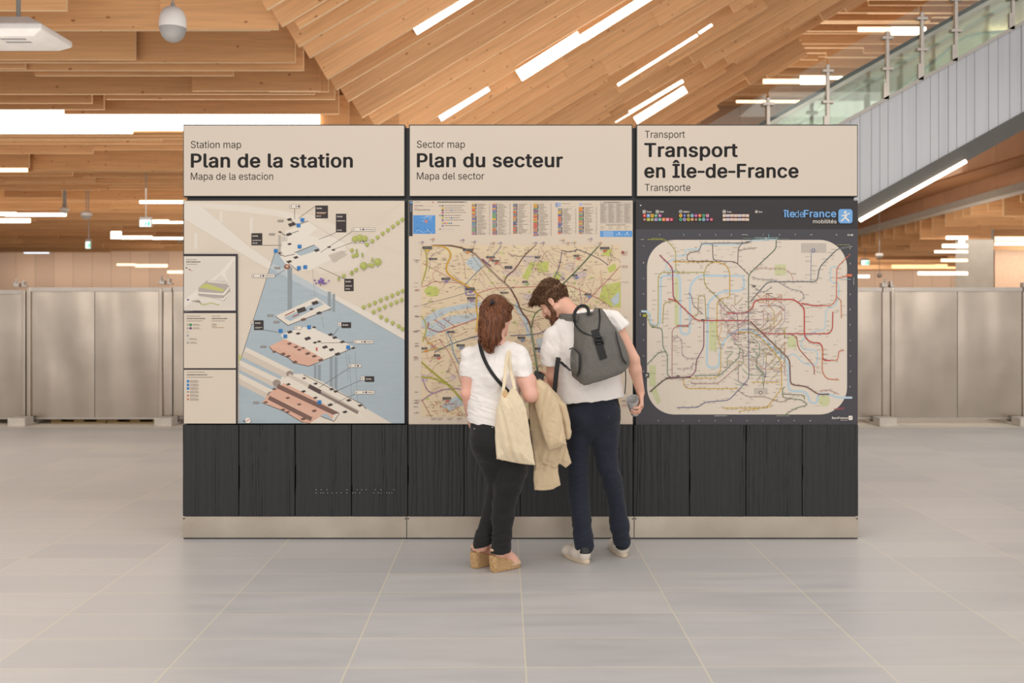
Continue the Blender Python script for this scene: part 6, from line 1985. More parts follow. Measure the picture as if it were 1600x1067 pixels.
# ------------------------------------------------------------------ people
def mat_skin(name, base):
    m = N(name)
    c = hexc(base)
    v = m.noise(m.coords(), 14, 4)
    v2 = m.noise(m.coords(), 3.5, 2)
    a = m.ramp(v, [(.3, tuple(x * .93 for x in c[:3]) + (1,)), (.7, tuple(min(1, x * 1.05) for x in c[:3]) + (1,))])
    m.l(m.mix(m.ramp(v2, [(.4, (0, 0, 0, 1)), (.75, (.45, .45, .45, 1))]), a, (c[0] * 1.02, c[1] * .82, c[2] * .78, 1)), m.b.inputs['Base Color'])
    m.set(Roughness=.5, **{'Subsurface_Weight': .15, 'Subsurface_Radius': (.012, .005, .003)})
    return m.m


def mat_cloth(name, base, rough=.85, weave=900, var=.05, bump=.08):
    m = N(name)
    c = hexc(base)
    v = m.noise(m.coords(), 9, 4)
    m.l(m.ramp(v, [(.3, tuple(x * (1 - var) for x in c[:3]) + (1,)), (.7, tuple(min(1, x * (1 + var)) for x in c[:3]) + (1,))]), m.b.inputs['Base Color'])
    m.set(Roughness=rough, **{'Sheen_Weight': .1})
    m.bump(m.noise(m.coords(), weave, 2), bump, .002)
    return m.m


def mat_hair(name, dark, mid, light, scale=(70, 70, 9)):
    m = N(name)
    g = m.n('ShaderNodeNewGeometry')
    v = m.noise(m.coords(scale), 1.6, 4, .6, 1.2)
    v2 = m.noise(m.coords(), 7, 2)
    col = m.ramp(v, [(.3, hexc(dark)), (.5, hexc(mid)), (.75, hexc(light))])
    tint = m.ramp(g.outputs['Random Per Island'], [(0, (.85, .83, .82, 1)), (1, (1.15, 1.13, 1.1, 1))])
    m.l(m.mix(1.0, col, tint, 'MULTIPLY'), m.b.inputs['Base Color'])
    m.set(Roughness=.48, **{'Specular_IOR_Level': .4})
    m.bump(v, .5, .004)
    return m.m


M['skin_w'] = mat_skin('skin_fair_pink', 'E6B29E')
M['skin_m'] = mat_skin('skin_fair', 'E2B098')
M['tee'] = mat_cloth('white_jersey', 'EDE6E0', var=.015)
M['jeans_black'] = mat_cloth('black_denim', '121111', var=.12, bump=.2)
M['chino'] = mat_cloth('navy_twill', '171D2C', var=.10, bump=.15)
M['hair_auburn'] = mat_hair('auburn_hair', '2E1A10', '6A3C22', 'A06A40')
M['hair_brown'] = mat_hair('brown_hair', '38251A', '65452C', '94704A', (60, 60, 25))
M['beard'] = mat_hair('reddish_beard', '3E281C', '6B4430', '8F6040', (90, 90, 60))
M['canvas'] = mat_cloth('natural_cotton_canvas', 'E3D1B2', var=.03, weave=500, bump=.15)
M['coat'] = mat_cloth('beige_gabardine', 'CFB896', var=.04, weave=700)


def mat_rope():
    m = N('plaited_jute')
    v = m.noise(m.coords((60, 60, 190)), 1.5, 3, .7)
    m.l(m.ramp(v, [(.3, hexc('8A6A48')), (.5, hexc('C49C6C')), (.75, hexc('DDBE92'))]), m.b.inputs['Base Color'])
    m.set(Roughness=.9); m.bump(v, .8, .004)
    return m.m


M['rope'] = mat_rope()
M['shoe_beige'] = mat_cloth('beige_suede', 'D8B596', var=.04)
M['leather_white'] = plain('white_leather', 'DCD0C2', .5, var=.05)
M['sole'] = plain('cream_rubber_sole', 'CDBBA4', .6)
M['black_leather'] = plain('black_leather', '1E1C1C', .45)


def mat_grey_fabric():
    m = N('grey_melange_canvas')
    v = m.noise(m.coords(), 160, 3, .7)
    v2 = m.noise(m.coords(), 5, 3)
    a = m.ramp(v, [(.3, hexc('57544F')), (.7, hexc('76726B'))])
    m.l(m.mix(.25, a, m.ramp(v2, [(.35, hexc('5A5752')), (.65, hexc('7C7871'))])), m.b.inputs['Base Color'])
    m.set(Roughness=.85); m.bump(v, .25, .003)
    return m.m


M['pack'] = mat_grey_fabric()
M['webbing'] = mat_cloth('black_webbing', '141313', .7, 400, bump=.2)
FWD = (0, 1, 0)


def rotYaw(a):
    """columns right, forward, up for a yaw to the right by a"""
    c, s_ = math.cos(a), math.sin(a)
    return np.array([[c, s_, 0], [-s_, c, 0], [0, 0, 1]])


def frame(f, u):
    f = nrm(f); u = np.array(u, float); u = nrm(u - f * u.dot(f))
    return np.stack([np.cross(f, u), f, u], 1)


def folds(fs, amp, seed=0.0, ridge=True):
    """cloth creases: list of (direction vector scaled by frequency)"""
    def fn(X, Y, Z):
        o = 0
        for i, (a, b, c) in enumerate(fs):
            t = vnoise(X * a[0] + Y * a[1] + Z * a[2] + seed + 7 * i, X * b[0] + Y * b[1] + Z * b[2] + seed * 1.7, X * c[0] + Y * c[1] + Z * c[2] + seed * .6)
            o = o + ((1 - 2 * np.abs(t)) if ridge else t) * (.7 ** i)
        return -amp * o
    return fn


def sleeve(fl, pts, rs, cp_, cn, k=.03):
    """a short sleeve cut clean at its hem, then melted into the shirt"""
    t = Field(fl.lo, fl.lo + fl.h * (fl.n - 1), fl.h)
    t.D = t.D[:fl.n[0], :fl.n[1], :fl.n[2]]
    if tuple(t.D.shape) != tuple(fl.D.shape):
        t.D = np.full(fl.D.shape, 1.0, np.float32)
    t.n = np.array(fl.D.shape)
    t.chain(pts, rs, .02); t.cut(cp_, cn)
    q = np.clip(k - np.abs(fl.D - t.D), 0, None) / k
    # melt only above the hem, so that the hem stays crisp
    fl.D = np.minimum(fl.D, t.D) - q * q * k * .25 * (t.D < .02)


# =============================================================== woman
def W(px, py, Y=6.12):
    return P(px, py, Y)


wl, wh = (-.42, 5.86, -.01), (.36, 6.48, 1.74)
wb = Field(wl, wh, .0042)
whc = W(776, 493, 6.14)
wR = frame((.42, .86, -.22), (.02, .2, .97))
hw = head_sdf(wb, whc, wR)
wb.cone(whc + wR @ V3(0, -.03, -.06), W(777, 545, 6.11), .05, .056, .03)
sL, sR = W(734, 555, 6.11), W(812, 555, 6.10)
wb.cone(W(755, 549, 6.12), W(800, 549, 6.12), .05, .05, .03)
wb.cone(sL, sR, .038, .038, .03)
wt = [W(777, 568, 6.12), W(776, 592, 6.125), W(771, 628, 6.13), W(775, 665, 6.125), W(781, 697, 6.12)]
wb.chain(wt, [.125, .132, .115, .130, .135], .04, FWD, .62)
eL, hL = W(729, 614, 6.10), W(738, 664, 6.24)
eR, hR = W(829, 617, 6.02), W(850, 613, 6.27)
wb.cone(sL, W(731, 590, 6.105), .039, .040, .02); wb.cone(W(731, 590, 6.105), eL, .040, .036, .02); wb.cone(eL, hL, .036, .024, .012)
wb.cone(sR, W(820, 592, 6.055), .040, .047, .02); wb.cone(W(820, 592, 6.055), eR, .048, .045, .02); wb.ell(W(827, 598, 6.05), (.048, .048, .06), None, .02); wb.cone(eR, hR, .044, .026, .015)
hand_sdf(wb, hL, (.25, .45, -.75), (.9, -.2, .2), 1, (.35, .4, .3), .9)
hand_sdf(wb, hR, (.35, .85, -.1), (-.2, .05, -1), -1, (.4, .5, .4), .9)
la, ra = W(754, 852, 6.165), W(783, 862, 6.10)
WLEG = ([W(764, 694, 6.12), W(772, 733, 6.12), W(778, 757, 6.14), W(768, 800, 6.16), W(757, 835, 6.165), W(754, 849, 6.165)], [.100, .072, .060, .053, .050, .049])
WLEG2 = ([W(799, 700, 6.10), W(800, 733, 6.09), W(794, 757, 6.08), W(788, 785, 6.09), W(786, 808, 6.10), W(784, 840, 6.10), W(783, 858, 6.10)], [.110, .094, .083, .068, .066, .057, .054])
for q_, r_ in (WLEG, WLEG2):
    wb.chain(q_, [max(.030, r - .018) for r in r_], .01)


def wfoot(ank, hx, hy, tx, ty, hh=.098):
    """bare foot on a wedge: heel and toe pixels on the floor"""
    hp = P(hx, hy, EYE * F / (hy - HZ)); tp = P(tx, ty, EYE * F / (ty - HZ)); hp[2] = tp[2] = 0
    d = nrm(tp - hp); L = np.linalg.norm(tp - hp); sd = np.cross(d, (0, 0, 1.0))
    heel = hp + d * .035 + V3(0, 0, hh + .030)
    ball = hp + d * (L - .055) + V3(0, 0, .048)
    wb.cone(ank, heel, .030, .030, .02); wb.cone(ank, hp + d * .09 + V3(0, 0, hh + .028), .032, .030, .03)
    wb.cone(heel, ball, .028, .030, .02, sd, 1.1); wb.cone(hp + d * .09 + V3(0, 0, hh + .03), ball, .032, .026, .03, sd, 1.15)
    for i, o_ in enumerate((-.028, -.014, 0, .013, .026)):
        b = ball + sd * o_ - V3(0, 0, .012)
        wb.cone(b, b + d * (.042 - .006 * abs(i - 3)) - V3(0, 0, .008), .011, .009, .006)
    return hp, d, sd, L


fR = wfoot(ra, 769, 894, 811, 884)
fL = wfoot(la, 739, 888, 781, 877)
wo = (float(P(770, 0, 6.12)[0]), 6.12, 0.0)
woman = wb.build('person', M['skin_w'], None, wo)
tag(woman, 'person with half-tied auburn hair in white tee, rolled black jeans and wedge shoes', 'person')

# t-shirt
ts = Field((-.40, 5.86, .86), (.18, 6.42, 1.44), .004)
ts.chain([W(777, 566, 6.12), W(775, 592, 6.125), W(771, 628, 6.12), W(775, 662, 6.115), W(780, 692, 6.11)], [.142, .148, .142, .160, .172], .05, FWD, .70)
ts.cone(W(754, 551, 6.12), W(801, 551, 6.12), .062, .062, .03)
ts.cone(W(775, 590, 6.05), W(775, 575, 6.06), .075, .06, .04)                       # shoulder blades
ts.cone(W(777, 600, 6.2), W(777, 610, 6.2), .08, .07, .06)
sleeve(ts, [sL + V3(.0, 0, .002), W(733, 575, 6.11), W(730, 596, 6.105)], [.053, .052, .049], W(728, 587, 6.1), (-.10, 0, -1))
sleeve(ts, [sR + V3(.0, 0, .002), W(816, 572, 6.075), W(818.5, 596, 6.05)], [.053, .056, .056], W(820, 586, 6.06), (.05, .1, -1))
ts.cone(W(777, 548, 6.15), W(777, 520, 6.15), .062, .07, .0, None, 1, True)           # neck hole
hem = W(735, 659, 6.1)
ts.cut(hem, (-.21, 0, -1))
ts.bump(folds([((9, 4, 22), (5, 12, 6), (30, 2, -9))], .0022, 2.0))
ts.bump(lambda X, Y, Z: -.0038 * (1 - 2 * np.abs(vnoise(X * 7 + 3, Y * 6, Z * 46 + X * 14))) * np.clip((1.17 - Z) / .12, 0, 1) * np.clip((Z - .9) / .05, 0, 1))
ts.bump(lambda X, Y, Z: -.0032 * (1 - 2 * np.abs(vnoise(X * 9 - Z * 16 + 3, Y * 6, Z * 9 + X * 12))) * np.clip((Z - 1.12) / .1, 0, 1))
tee_w = ts.build('t_shirt', M['tee'], woman, smooth=1)

# jeans
jn = Field((-.42, 5.86, .06), (.22, 6.42, 1.02), .0045)
jn.chain([W(776, 655, 6.115), W(779, 675, 6.11), W(782, 697, 6.11)], [.150, .165, .172], .04, FWD, .70)
jn.ell(W(762, 690, 6.04), (.098, .085, .105), None, .05); jn.ell(W(800, 692, 6.03), (.098, .085, .105), None, .05)
jn.chain(*WLEG, .016); jn.chain(*WLEG2, .016)
for c, lo_, hi_, r, tl in ((la, W(754, 851.5, 6.165), W(756, 840, 6.16), .0575, .30), (ra, W(782.5, 862, 6.10), W(783.5, 850.5, 6.10), .0615, .05)):
    jn.cone(lo_, hi_, r, r, .004)
    jn.cut(lo_ + V3(0, 0, -.004), (tl, 0, -1), 0, (lo_ - V3(.08, .12, .09), lo_ + V3(.08, .12, .03)))
jn.cut(W(735, 655, 6.1), (.21, 0, 1))
jn.bump(folds([((6, 5, 34), (14, 8, -5), (9, 14, 6))], .0016, 5.0))
jn.bump(lambda X, Y, Z: -.0035 * (1 - 2 * np.abs(vnoise(X * 9 + 5, Y * 9, Z * 38 - X * 15))) * (np.exp(-((Z - .52) / .1) ** 2) + .8 * np.exp(-((Z - .2) / .08) ** 2) + .5 * np.exp(-((Z - .78) / .05) ** 2)))
jn.put(lambda X, Y, Z: np.abs(X - W(781, 0, 6.0)[0] - .02 * (Z - .85)) - .003 + np.clip(.78 - Z, 0, 1) + 0 * Y, (-.2, 5.9, .78), (.05, 6.05, .97), .006, True)
jeans = jn.build('jeans', M['jeans_black'], woman, smooth=1)
mb = MB()
for px, py in ((741.5, 670), (769.5, 667.5)):
    p = jn.hit(px, py)
    mb = MB().tube([p + V3(0, .002, 0), p - V3(0, .003, 0)], .004, 8)
    mb.build('rivet', M['galv'], jeans)

# wedge shoes


def wedge(ft, hh=.098):
    hp, d, sd, L = ft
    r = MB()
    T = []
    n = 14
    for i in range(n + 1):
        t = i / n
        x = -.012 + t * (L + .012)
        top = hh + .002 - (hh - .030) * np.clip((x - .05) / (L - .10), 0, 1) ** .9
        top -= .006 * np.clip((x - L + .04) / .04, 0, 1)
        wd = (.031 + .012 * math.sin(math.pi * min(1, max(0, (x - .05) / (L - .02)))) ** 1.0) * (1 - .75 * max(0, (t - .86) / .14) ** 2) * (1 - .35 * max(0, (.08 - t) / .08) ** 2)
        bx = x + (.010 if t < .1 else 0)
        T.append((x, bx, top, wd))
    vv = []
    for x, bx, top, wd in T:
        for a, b, z in ((-1, bx, 0.0), (1, bx, 0.0), (1, x, top), (-1, x, top)):
            vv.append(hp + d * b + sd * a * wd * (1 if z else .95) + V3(0, 0, z))
    f = [(0, 1, 2, 3)[::-1]]
    m = len(T)
    f.append(tuple((m - 1) * 4 + k for k in range(4)))
    for i in range(m - 1):
        for k in range(4):
            k2 = (k + 1) % 4
            f.append((i * 4 + k, i * 4 + k2, (i + 1) * 4 + k2, (i + 1) * 4 + k))
    r.add(vv, f)
    o = r.build('wedge_shoe', M['rope'], woman, bevel=.006, autosmooth=50)
    o['label'] = 'plaited jute wedge shoe with a beige toe band'
    # toe band
    mb = MB()
    sec = []
    for x, h_, wd in ((L - .095, .058, .044), (L - .06, .052, .046), (L - .025, .034, .040), (L - .012, .026, .034)):
        ring = []
        for k in range(9):
            a = math.pi * k / 8
            ring.append(hp + d * x + sd * math.cos(a) * wd + V3(0, 0, .022 + h_ * math.sin(a)))
        sec.append(ring)
    vv = [p for r_ in sec for p in r_]
    f = [(i * 9 + k, (i + 1) * 9 + k, (i + 1) * 9 + k + 1, i * 9 + k + 1) for i in range(3) for k in range(8)]
    mb.add(vv, f)
    tb = mb.build('toe_band', M['shoe_beige'], o, True)
    so = tb.modifiers.new('thick', 'SOLIDIFY'); so.thickness = .003
    mb = MB()
    ribbon(mb, [hp + d * .02 + sd * .034 + V3(0, 0, hh + .004), hp + d * .0 + sd * .02 + V3(0, 0, hh + .03), hp - d * .004 + V3(0, 0, hh + .042), hp + d * .0 - sd * .02 + V3(0, 0, hh + .03), hp + d * .02 - sd * .034 + V3(0, 0, hh + .004)], .014, .003, (0, 0, 1))
    mb.build('heel_strap', M['shoe_beige'], o)
    return o


wedge(fR); wedge(fL)

# hair: a combed mass with waves, plus loose locks
hf = Field((-.24, 5.90, 1.28), (.06, 6.32, 1.74), .0035)
hc = whc
hf.ell(hc + wR @ V3(0, -.018, .036), (.088, .100, .094), wR, .0)
hf.ell(W(774, 486, 6.07), (.088, .07, .082), None, .03)
ht = [W(770, 483, 6.055), W(767, 505, 6.035), W(766, 523, 6.02), W(766, 536, 6.015), W(768, 546, 6.02)]
hf.chain(ht, [.070, .066, .058, .040, .012], .03, FWD, .75)
hf.cone(hw(.075, .03, .05), hw(.078, .0, -.02), .022, .012, .02)                    # strand over the ear
hf.ell(hc + wR @ V3(.0, .075, -.03), (.085, .07, .10), wR, .02, True)                # open face
hf.ell(hw(.085, .03, -.055), (.045, .05, .05), wR, .01, True)
hx, hz = W(772, 478)[0], W(772, 478)[2]


def hwave(X, Y, Z):
    low = np.clip((hz + .02 - Z) / .06, 0, 1)
    ang = np.arctan2(Z - hz - .0, X - hx)
    comb = np.sin(ang * 34 + 2.5 * vnoise(X * 30, Y * 30, Z * 30))
    wv = X + .010 * np.sin(Z * 62 + 9 * X) + .008 * vnoise(X * 18, Y * 18, Z * 14)
    fall = 1 - 2 * np.abs(vnoise(wv * 62, Y * 30, Z * 7 + 3))
    fall2 = vnoise(wv * 130, Y * 60, Z * 14)
    lump = vnoise(X * 22 + 4, Y * 22, Z * 26)
    return -(1 - low) * .0016 * comb - low * (.0065 * fall + .002 * fall2 + .010 * lump)


hf.bump(hwave)
hair_w = hf.build('hair', M['hair_auburn'], woman, smooth=0)
rh = random.Random(6)
cs = []
for i in range(300):                                     # falling locks
    px = rh.uniform(749, 786); t0 = rh.uniform(474, 498)
    ph = (px - 767) * .22 + rh.uniform(-.5, .5); am = rh.uniform(1.6, 3.4)
    x_end = 767 + (px - 767) * rh.uniform(.35, .95)
    y_end = rh.uniform(515, 545) if abs(px - 767) > 9 else rh.uniform(530, 550)
    pts = []; rs = []
    for k in range(13):
        t = k / 12
        x = px + (x_end - px) * t + am * math.sin(ph + t * 9.5) * min(1, t * 2); y = t0 + (y_end - t0) * t
        p = hf.hit(x, y, .002)
        if p is None:
            if not pts: break
            q = pts[-1] + (W(x, y, pts[-1][1]) - pts[-1]); p = q
        pts.append(p); rs.append(.0026 * (1 - .7 * t) + .0005)
    if len(pts) > 8: cs.append((pts, rs))
for i in range(90):                                      # combed back to the clip
    a = rh.uniform(-.25, math.pi + .25)
    R0 = rh.uniform(20, 30)
    pts = []; rs = []
    cx, cy = 772 + rh.uniform(-3, 3), 472
    for k in range(9):
        t = k / 8
        x = 775 + math.cos(a) * R0 * (1 - t) + (cx - 775) * t; y = 486 - math.sin(a) * R0 * .95 * (1 - t) - (486 - cy) * t - 3 * math.sin(math.pi * t)
        p = hf.hit(x, y, .001)
        if p is not None: pts.append(p); rs.append(.0020)
    if len(pts) > 4: cs.append((pts, rs))
strands('hair_locks', cs, M['hair_auburn'], hair_w)
# clip
cp = hf.hit(768, 472, .006)
mb = MB()
s1 = W(1, 0)[0] - W(0, 0)[0]
for a, b in (((-3, 8), (1, -4)), ((5, 7), (2, -4)), ((0, 6), (1, -5))):
    mb.tube([cp + V3(a[0] * s1, .004, -a[1] * s1), cp + V3((a[0] + b[0]) / 2 * s1, -.012, -(a[1] + b[1]) / 2 * s1), cp + V3(b[0] * s1, .002, -b[1] * s1)], [.003, .0055, .003], 6)
mb.build('hair_clip', M['black_leather'], hair_w, True)

# ---- bag strap, tote and coat of the woman
pts = [hit_ for hit_ in (ts.hit(px, py, .009) for px, py in ((749, 534), (751, 545), (756, 560), (763, 574), (771, 586), (781, 598), (793, 610), (803, 622))) if hit_ is not None]
top = W(748.5, 529, 6.12)
mb = MB()
ribbon(mb, [W(757, 560, 6.26), W(751, 532, 6.19), top] + pts + [W(820, 640, 6.06), W(822, 650, 6.20)], .021, .003)
sb = thing('shoulder_bag', 'small dark bag on a strap across the back of the white tee', 'bag', tuple(W(815, 690, 6.27)))
mb.build('strap', M['webbing'], sb)
sbag = Field(W(790, 700, 6.24) - .05, W(830, 650, 6.33) + .05, .006)
sbag.put(lambda X, Y, Z: np.maximum(np.maximum(np.abs(X - W(812, 0, 6.27)[0]) - .075, np.abs(Y - 6.285) - .028), np.abs(Z - W(0, 672, 6.27)[2]) - .06) - .008, W(785, 700, 6.25), W(835, 645, 6.33))
sbag.build('bag_body', M['black_leather'], sb)

tote = thing('tote_bag', 'natural cotton tote bag with long handles hanging behind the black jeans', 'bag', tuple(W(802, 722, 5.95)))
tf = Field((-.16, 5.84, .62), (.17, 6.06, 1.16), .0036)
TP = [(773.5, 664), (775, 648), (778, 632), (783, 616), (790, 620), (797, 610), (803, 603), (811, 616), (818, 628), (822, 640), (826, 664), (830, 692), (836, 727), (818, 725.5), (796, 721.5), (776, 717.5), (774, 690)]
tfold = lambda X, Z: .012 * (1 - 2 * np.abs(vnoise(X * 24 + 3 + Z * 6, 0 * X, Z * 3.2))) * np.clip((1.12 - Z) / .3, 0, 1)
pillow(tf, TP, 5.95, .048, .07, tilt=-.06, edge=.006, fold=tfold)
# the mouth: a hollow between front and back cloth
pillow_m = [(784, 618), (791, 622), (798, 612), (803, 606), (801, 616), (796, 626), (786, 634), (781, 634)]
tf.bump(lambda X, Y, Z: -.0016 * (1 - 2 * np.abs(vnoise(X * 50 + Z * 30, Y * 30, Z * 14 - X * 20))))
tf.build('bag_body', M['canvas'], tote, smooth=1)
mb = MB()
mb.prism([(p[0], p[2]) for p in (W(781, 633, 5.9), W(786, 612, 5.9), W(791, 609, 5.9), W(794, 615, 5.9), W(788, 628, 5.9))], 5.928, 5.934)
mb.build('inner_cloth', plain('canvas_inside', 'D0AE80', .9), tote)
mb = MB()
mb.prism([(p[0], p[2]) for p in (W(784, 623, 5.9), W(788.5, 620, 5.9), W(788, 624, 5.9), W(785, 627, 5.9))], 5.922, 5.927)
mb.build('red_label', plain('red_label_cloth', 'C8412E', .8), tote)['label'] = 'small red label in the bag mouth'
sh = ts.hit(797, 536, .006)
for nm, pth in (('handle', ((798, 533), (794.5, 548), (791, 565), (789.5, 585))), ('handle', ((798, 534), (795.5, 552), (796, 568), (799, 585)))):
    q = [ts.hit(px, py, .006 if i % 2 == 0 else .007) for i, (px, py) in enumerate(pth)]
    q = [p for p in q if p is not None]
    end = [W(787.5, 600, 5.95), W(785.5, 618, 5.935)] if pth[-1][0] < 795 else [W(802, 596, 5.94), W(804.5, 608, 5.92)]
    front = [W(799, 560, 6.26)] + [V3(W(798, 0, y)[0], y, ts.topz(W(798, 0, y)[0], y) + .004) for y in (6.21, 6.17, 6.13, 6.09)]
    mb = MB(); ribbon(mb, front + q + end, .019, .003)
    mb.build(nm, M['canvas'], tote)

coat = Field((.06, 5.90, .40), (.46, 6.34, 1.20), .0038)
vf = lambda f, s_, a: (lambda X, Z: a * (1 - 2 * np.abs(vnoise(X * f + s_ - Z * f * .28, 0 * X, Z * 2.5 + s_))))
pillow(coat, [(826, 628), (836, 612), (850, 606), (868, 622), (880, 650), (885, 697), (892.5, 723), (884, 731), (874, 724), (868, 732), (847, 724.5), (837, 736), (836, 726), (829, 680)], 6.12, .03, .04, fold=vf(30, 1, .012), edge=.005)
pillow(coat, [(835, 722), (871, 722), (872.5, 740), (875.5, 758), (864, 764), (850, 766.5), (835, 765), (833.2, 750)], 6.13, .02, .03, fold=vf(24, 5, .010), edge=.005)
pillow(coat, [(838, 595), (848, 596), (861, 608), (872, 627), (878, 648), (882, 676), (885.5, 694), (869, 700.5), (857, 703.5), (852, 690), (843, 660), (836, 634), (835, 612)], 6.035, .034, .035, tilt=.02, fold=vf(26, 9, .008), edge=.006)
pillow(coat, [(864, 618), (879, 628), (885, 634), (890, 655), (893, 676), (891, 685), (887, 687), (883, 684), (880, 664)], 6.075, .022, .02, edge=.005)
pillow(coat, [(836, 596), (843, 592), (856, 600), (872, 617), (884, 632), (883, 643), (874, 640), (862, 622), (848, 612), (838, 616)], 6.15, .05, .03, edge=.01, k=.01)
coat.bump(folds([((14, 8, 30), (24, 8, -5), (9, 14, 6))], .0016, 8.0))
ct = coat.build('coat', M['coat'], None, tuple(W(860, 765, 6.1)), smooth=1)
tag(ct, 'beige coat draped over a forearm beside the tote bag', 'coat')
mb = MB()
p = [coat.hit(x, y, .003) for x, y in ((857.5, 696), (864, 694), (871, 691.5), (878, 688.5), (883.5, 686))]
mb2 = MB(); ribbon(mb2, [q for q in p if q is not None], .005, .002, (0, 0, 1)); mb2.build('cuff_seam', M['coat'], ct)
p = [coat.hit(x, y, .003) for x, y in ((865, 688), (866.5, 692), (868, 698))]
mb2 = MB(); ribbon(mb2, [q for q in p if q is not None], .007, .003); mb2.build('cuff_tab', M['coat'], ct)

# =============================================================== man
MY = 6.32


def Q(px, py, Y=MY):
    return P(px, py, Y)


mbd = Field((.10, 6.02, -.01), (1.0, 6.78, 1.86), .0042)
mhc = Q(866, 471, 6.42)
mR = frame((-.694, .324, -.643), (-.583, .272, .766))
mw = head_sdf(mbd, mhc, mR, True)
nb = Q(905, 503, 6.36)
mbd.cone(mhc + mR @ V3(0, -.035, -.055), nb, .054, .062, .03)
msL, msR = Q(864, 528, 6.36), Q(957, 500, 6.34)
mbd.cone(Q(880, 515, 6.37), Q(940, 497, 6.36), .055, .055, .03)
mbd.cone(msL, msR, .05, .05, .03)
mbd.chain([Q(911, 530, 6.36), Q(915, 560, 6.35), Q(922, 600, 6.34), Q(926, 640, 6.33)], [.155, .165, .15, .152], .04, FWD, .62)
meL, mhL = Q(864, 588, 6.33), Q(864, 601, 6.56)
meR, mhR = Q(990, 562, 6.27), Q(1001, 614, 6.31)
mbd.cone(msL, meL, .05, .040, .02); mbd.chain([meL, Q(865, 598, 6.43), mhL], [.040, .038, .027], .012)
mbd.cone(msR, meR, .050, .039, .02); mbd.chain([meR, Q(992.5, 578, 6.27), mhR], [.038, .0395, .0265], .012, (0, 1, 0), .92)
hand_sdf(mbd, mhL, (-.92, .15, .18), (-.05, -.55, .8), 1, (.30, .35, .25), .98, .05, .3)
cup_ax = nrm((-.22, -.58, .78))
hs = -cup_ax
hn = np.array([-1.0, .05, -.18]); hn = nrm(hn - hs * hn.dot(hs))
hd = np.cross(hn, hs)
if hd[1] > 0: hd = -hd
hd = nrm(hd)
ths = 1 if np.cross(hd, hn).dot(hs) > 0 else -1
hd2 = nrm(hd * .5 + np.array([.03, .0, -.9]))
hand_sdf(mbd, mhR, hd2, hn, ths, (.62, .85, .55), .98, .03, .9)
MLEG = ([Q(906, 664, 6.32), Q(903, 688, 6.32), Q(902, 728, 6.33), Q(904, 775, 6.345), Q(909, 815, 6.335), Q(913, 852, 6.32)], [.082, .069, .065, .063, .060, .058])
MLEG2 = ([Q(946, 664, 6.32), Q(945, 688, 6.32), Q(948.5, 725, 6.34), Q(956, 751, 6.37), Q(964, 790, 6.41), Q(967.5, 817, 6.43), Q(972, 846, 6.44)], [.090, .084, .070, .062, .054, .060, .054])
for q_, r_ in (MLEG, MLEG2):
    mbd.chain(q_, [max(.030, r - .018) for r in r_], .01)


def mfoot(ank, hx, hy, d, L):
    hp = P(hx, hy, EYE * F / (hy - HZ)); hp[2] = 0
    d = nrm(np.array([d[0], d[1], 0.0])); sd = np.cross(d, (0, 0, 1.0))
    mbd.cone(ank, hp + d * .06 + V3(0, 0, .06), .034, .028, .02)
    mbd.cone(hp + d * .05 + V3(0, 0, .05), hp + d * (L - .08) + V3(0, 0, .042), .026, .024, .02, sd, 1.2)
    return hp, d, sd, L


mfL = mfoot(Q(914, 862, 6.32), 918.5, 882, (-.46, .89), .285)
mfR = mfoot(Q(973, 852, 6.46), 976, 871.5, (-.16, .98), .285)
mo = (float(P(930, 0, MY)[0]), MY, 0.0)
man = mbd.build('person', M['skin_m'], None, mo)
tag(man, 'bearded person in white tee and navy trousers bowing his head, wearing a grey backpack', 'person')

tm = Field((.12, 6.04, .90), (.92, 6.68, 1.66), .0045)
tm.chain([Q(909, 526, 6.36), Q(914, 556, 6.35), Q(920, 592, 6.34), Q(923, 620, 6.33), Q(925, 645, 6.33)], [.175, .188, .182, .192, .200], .05, FWD, .64)
tm.cone(Q(880, 518, 6.37), Q(940, 500, 6.36), .072, .070, .03)
tm.cone(Q(905, 545, 6.30), Q(925, 540, 6.30), .10, .10, .06)
sleeve(tm, [msL, Q(860.5, 552, 6.34), Q(860, 584, 6.33)], [.066, .061, .060], Q(859, 571.5, 6.34), (-.12, 0, -1))
sleeve(tm, [msR, Q(970, 512, 6.315), Q(979, 532, 6.30)], [.064, .057, .055], Q(974, 512, 6.31), (.55, 0, -.80))
tm.cone(nb + V3(-.01, .02, .02), mhc + mR @ V3(0, -.05, -.08), .066, .07, .0, None, 1, True)
tm.cut(Q(884, 629.5, 6.3), (.11, 0, -1))
tm.bump(folds([((8, 5, 20), (7, 12, 9), (26, 3, 12))], .0024, 12.0))
tm.bump(lambda X, Y, Z: -.0045 * (1 - 2 * np.abs(vnoise(X * 8 + 3, Y * 6, Z * 30 - X * 12))) * np.clip((1.22 - Z) / .12, 0, 1))
tm.bump(lambda X, Y, Z: -.0035 * (1 - 2 * np.abs(vnoise(X * 18 + Z * 9, Y * 6, Z * 10 - X * 10))) * np.clip((.55 - X) / .1, 0, 1) * np.clip((Z - 1.15) / .1, 0, 1))
tm.build('t_shirt', M['tee'], man, smooth=1)

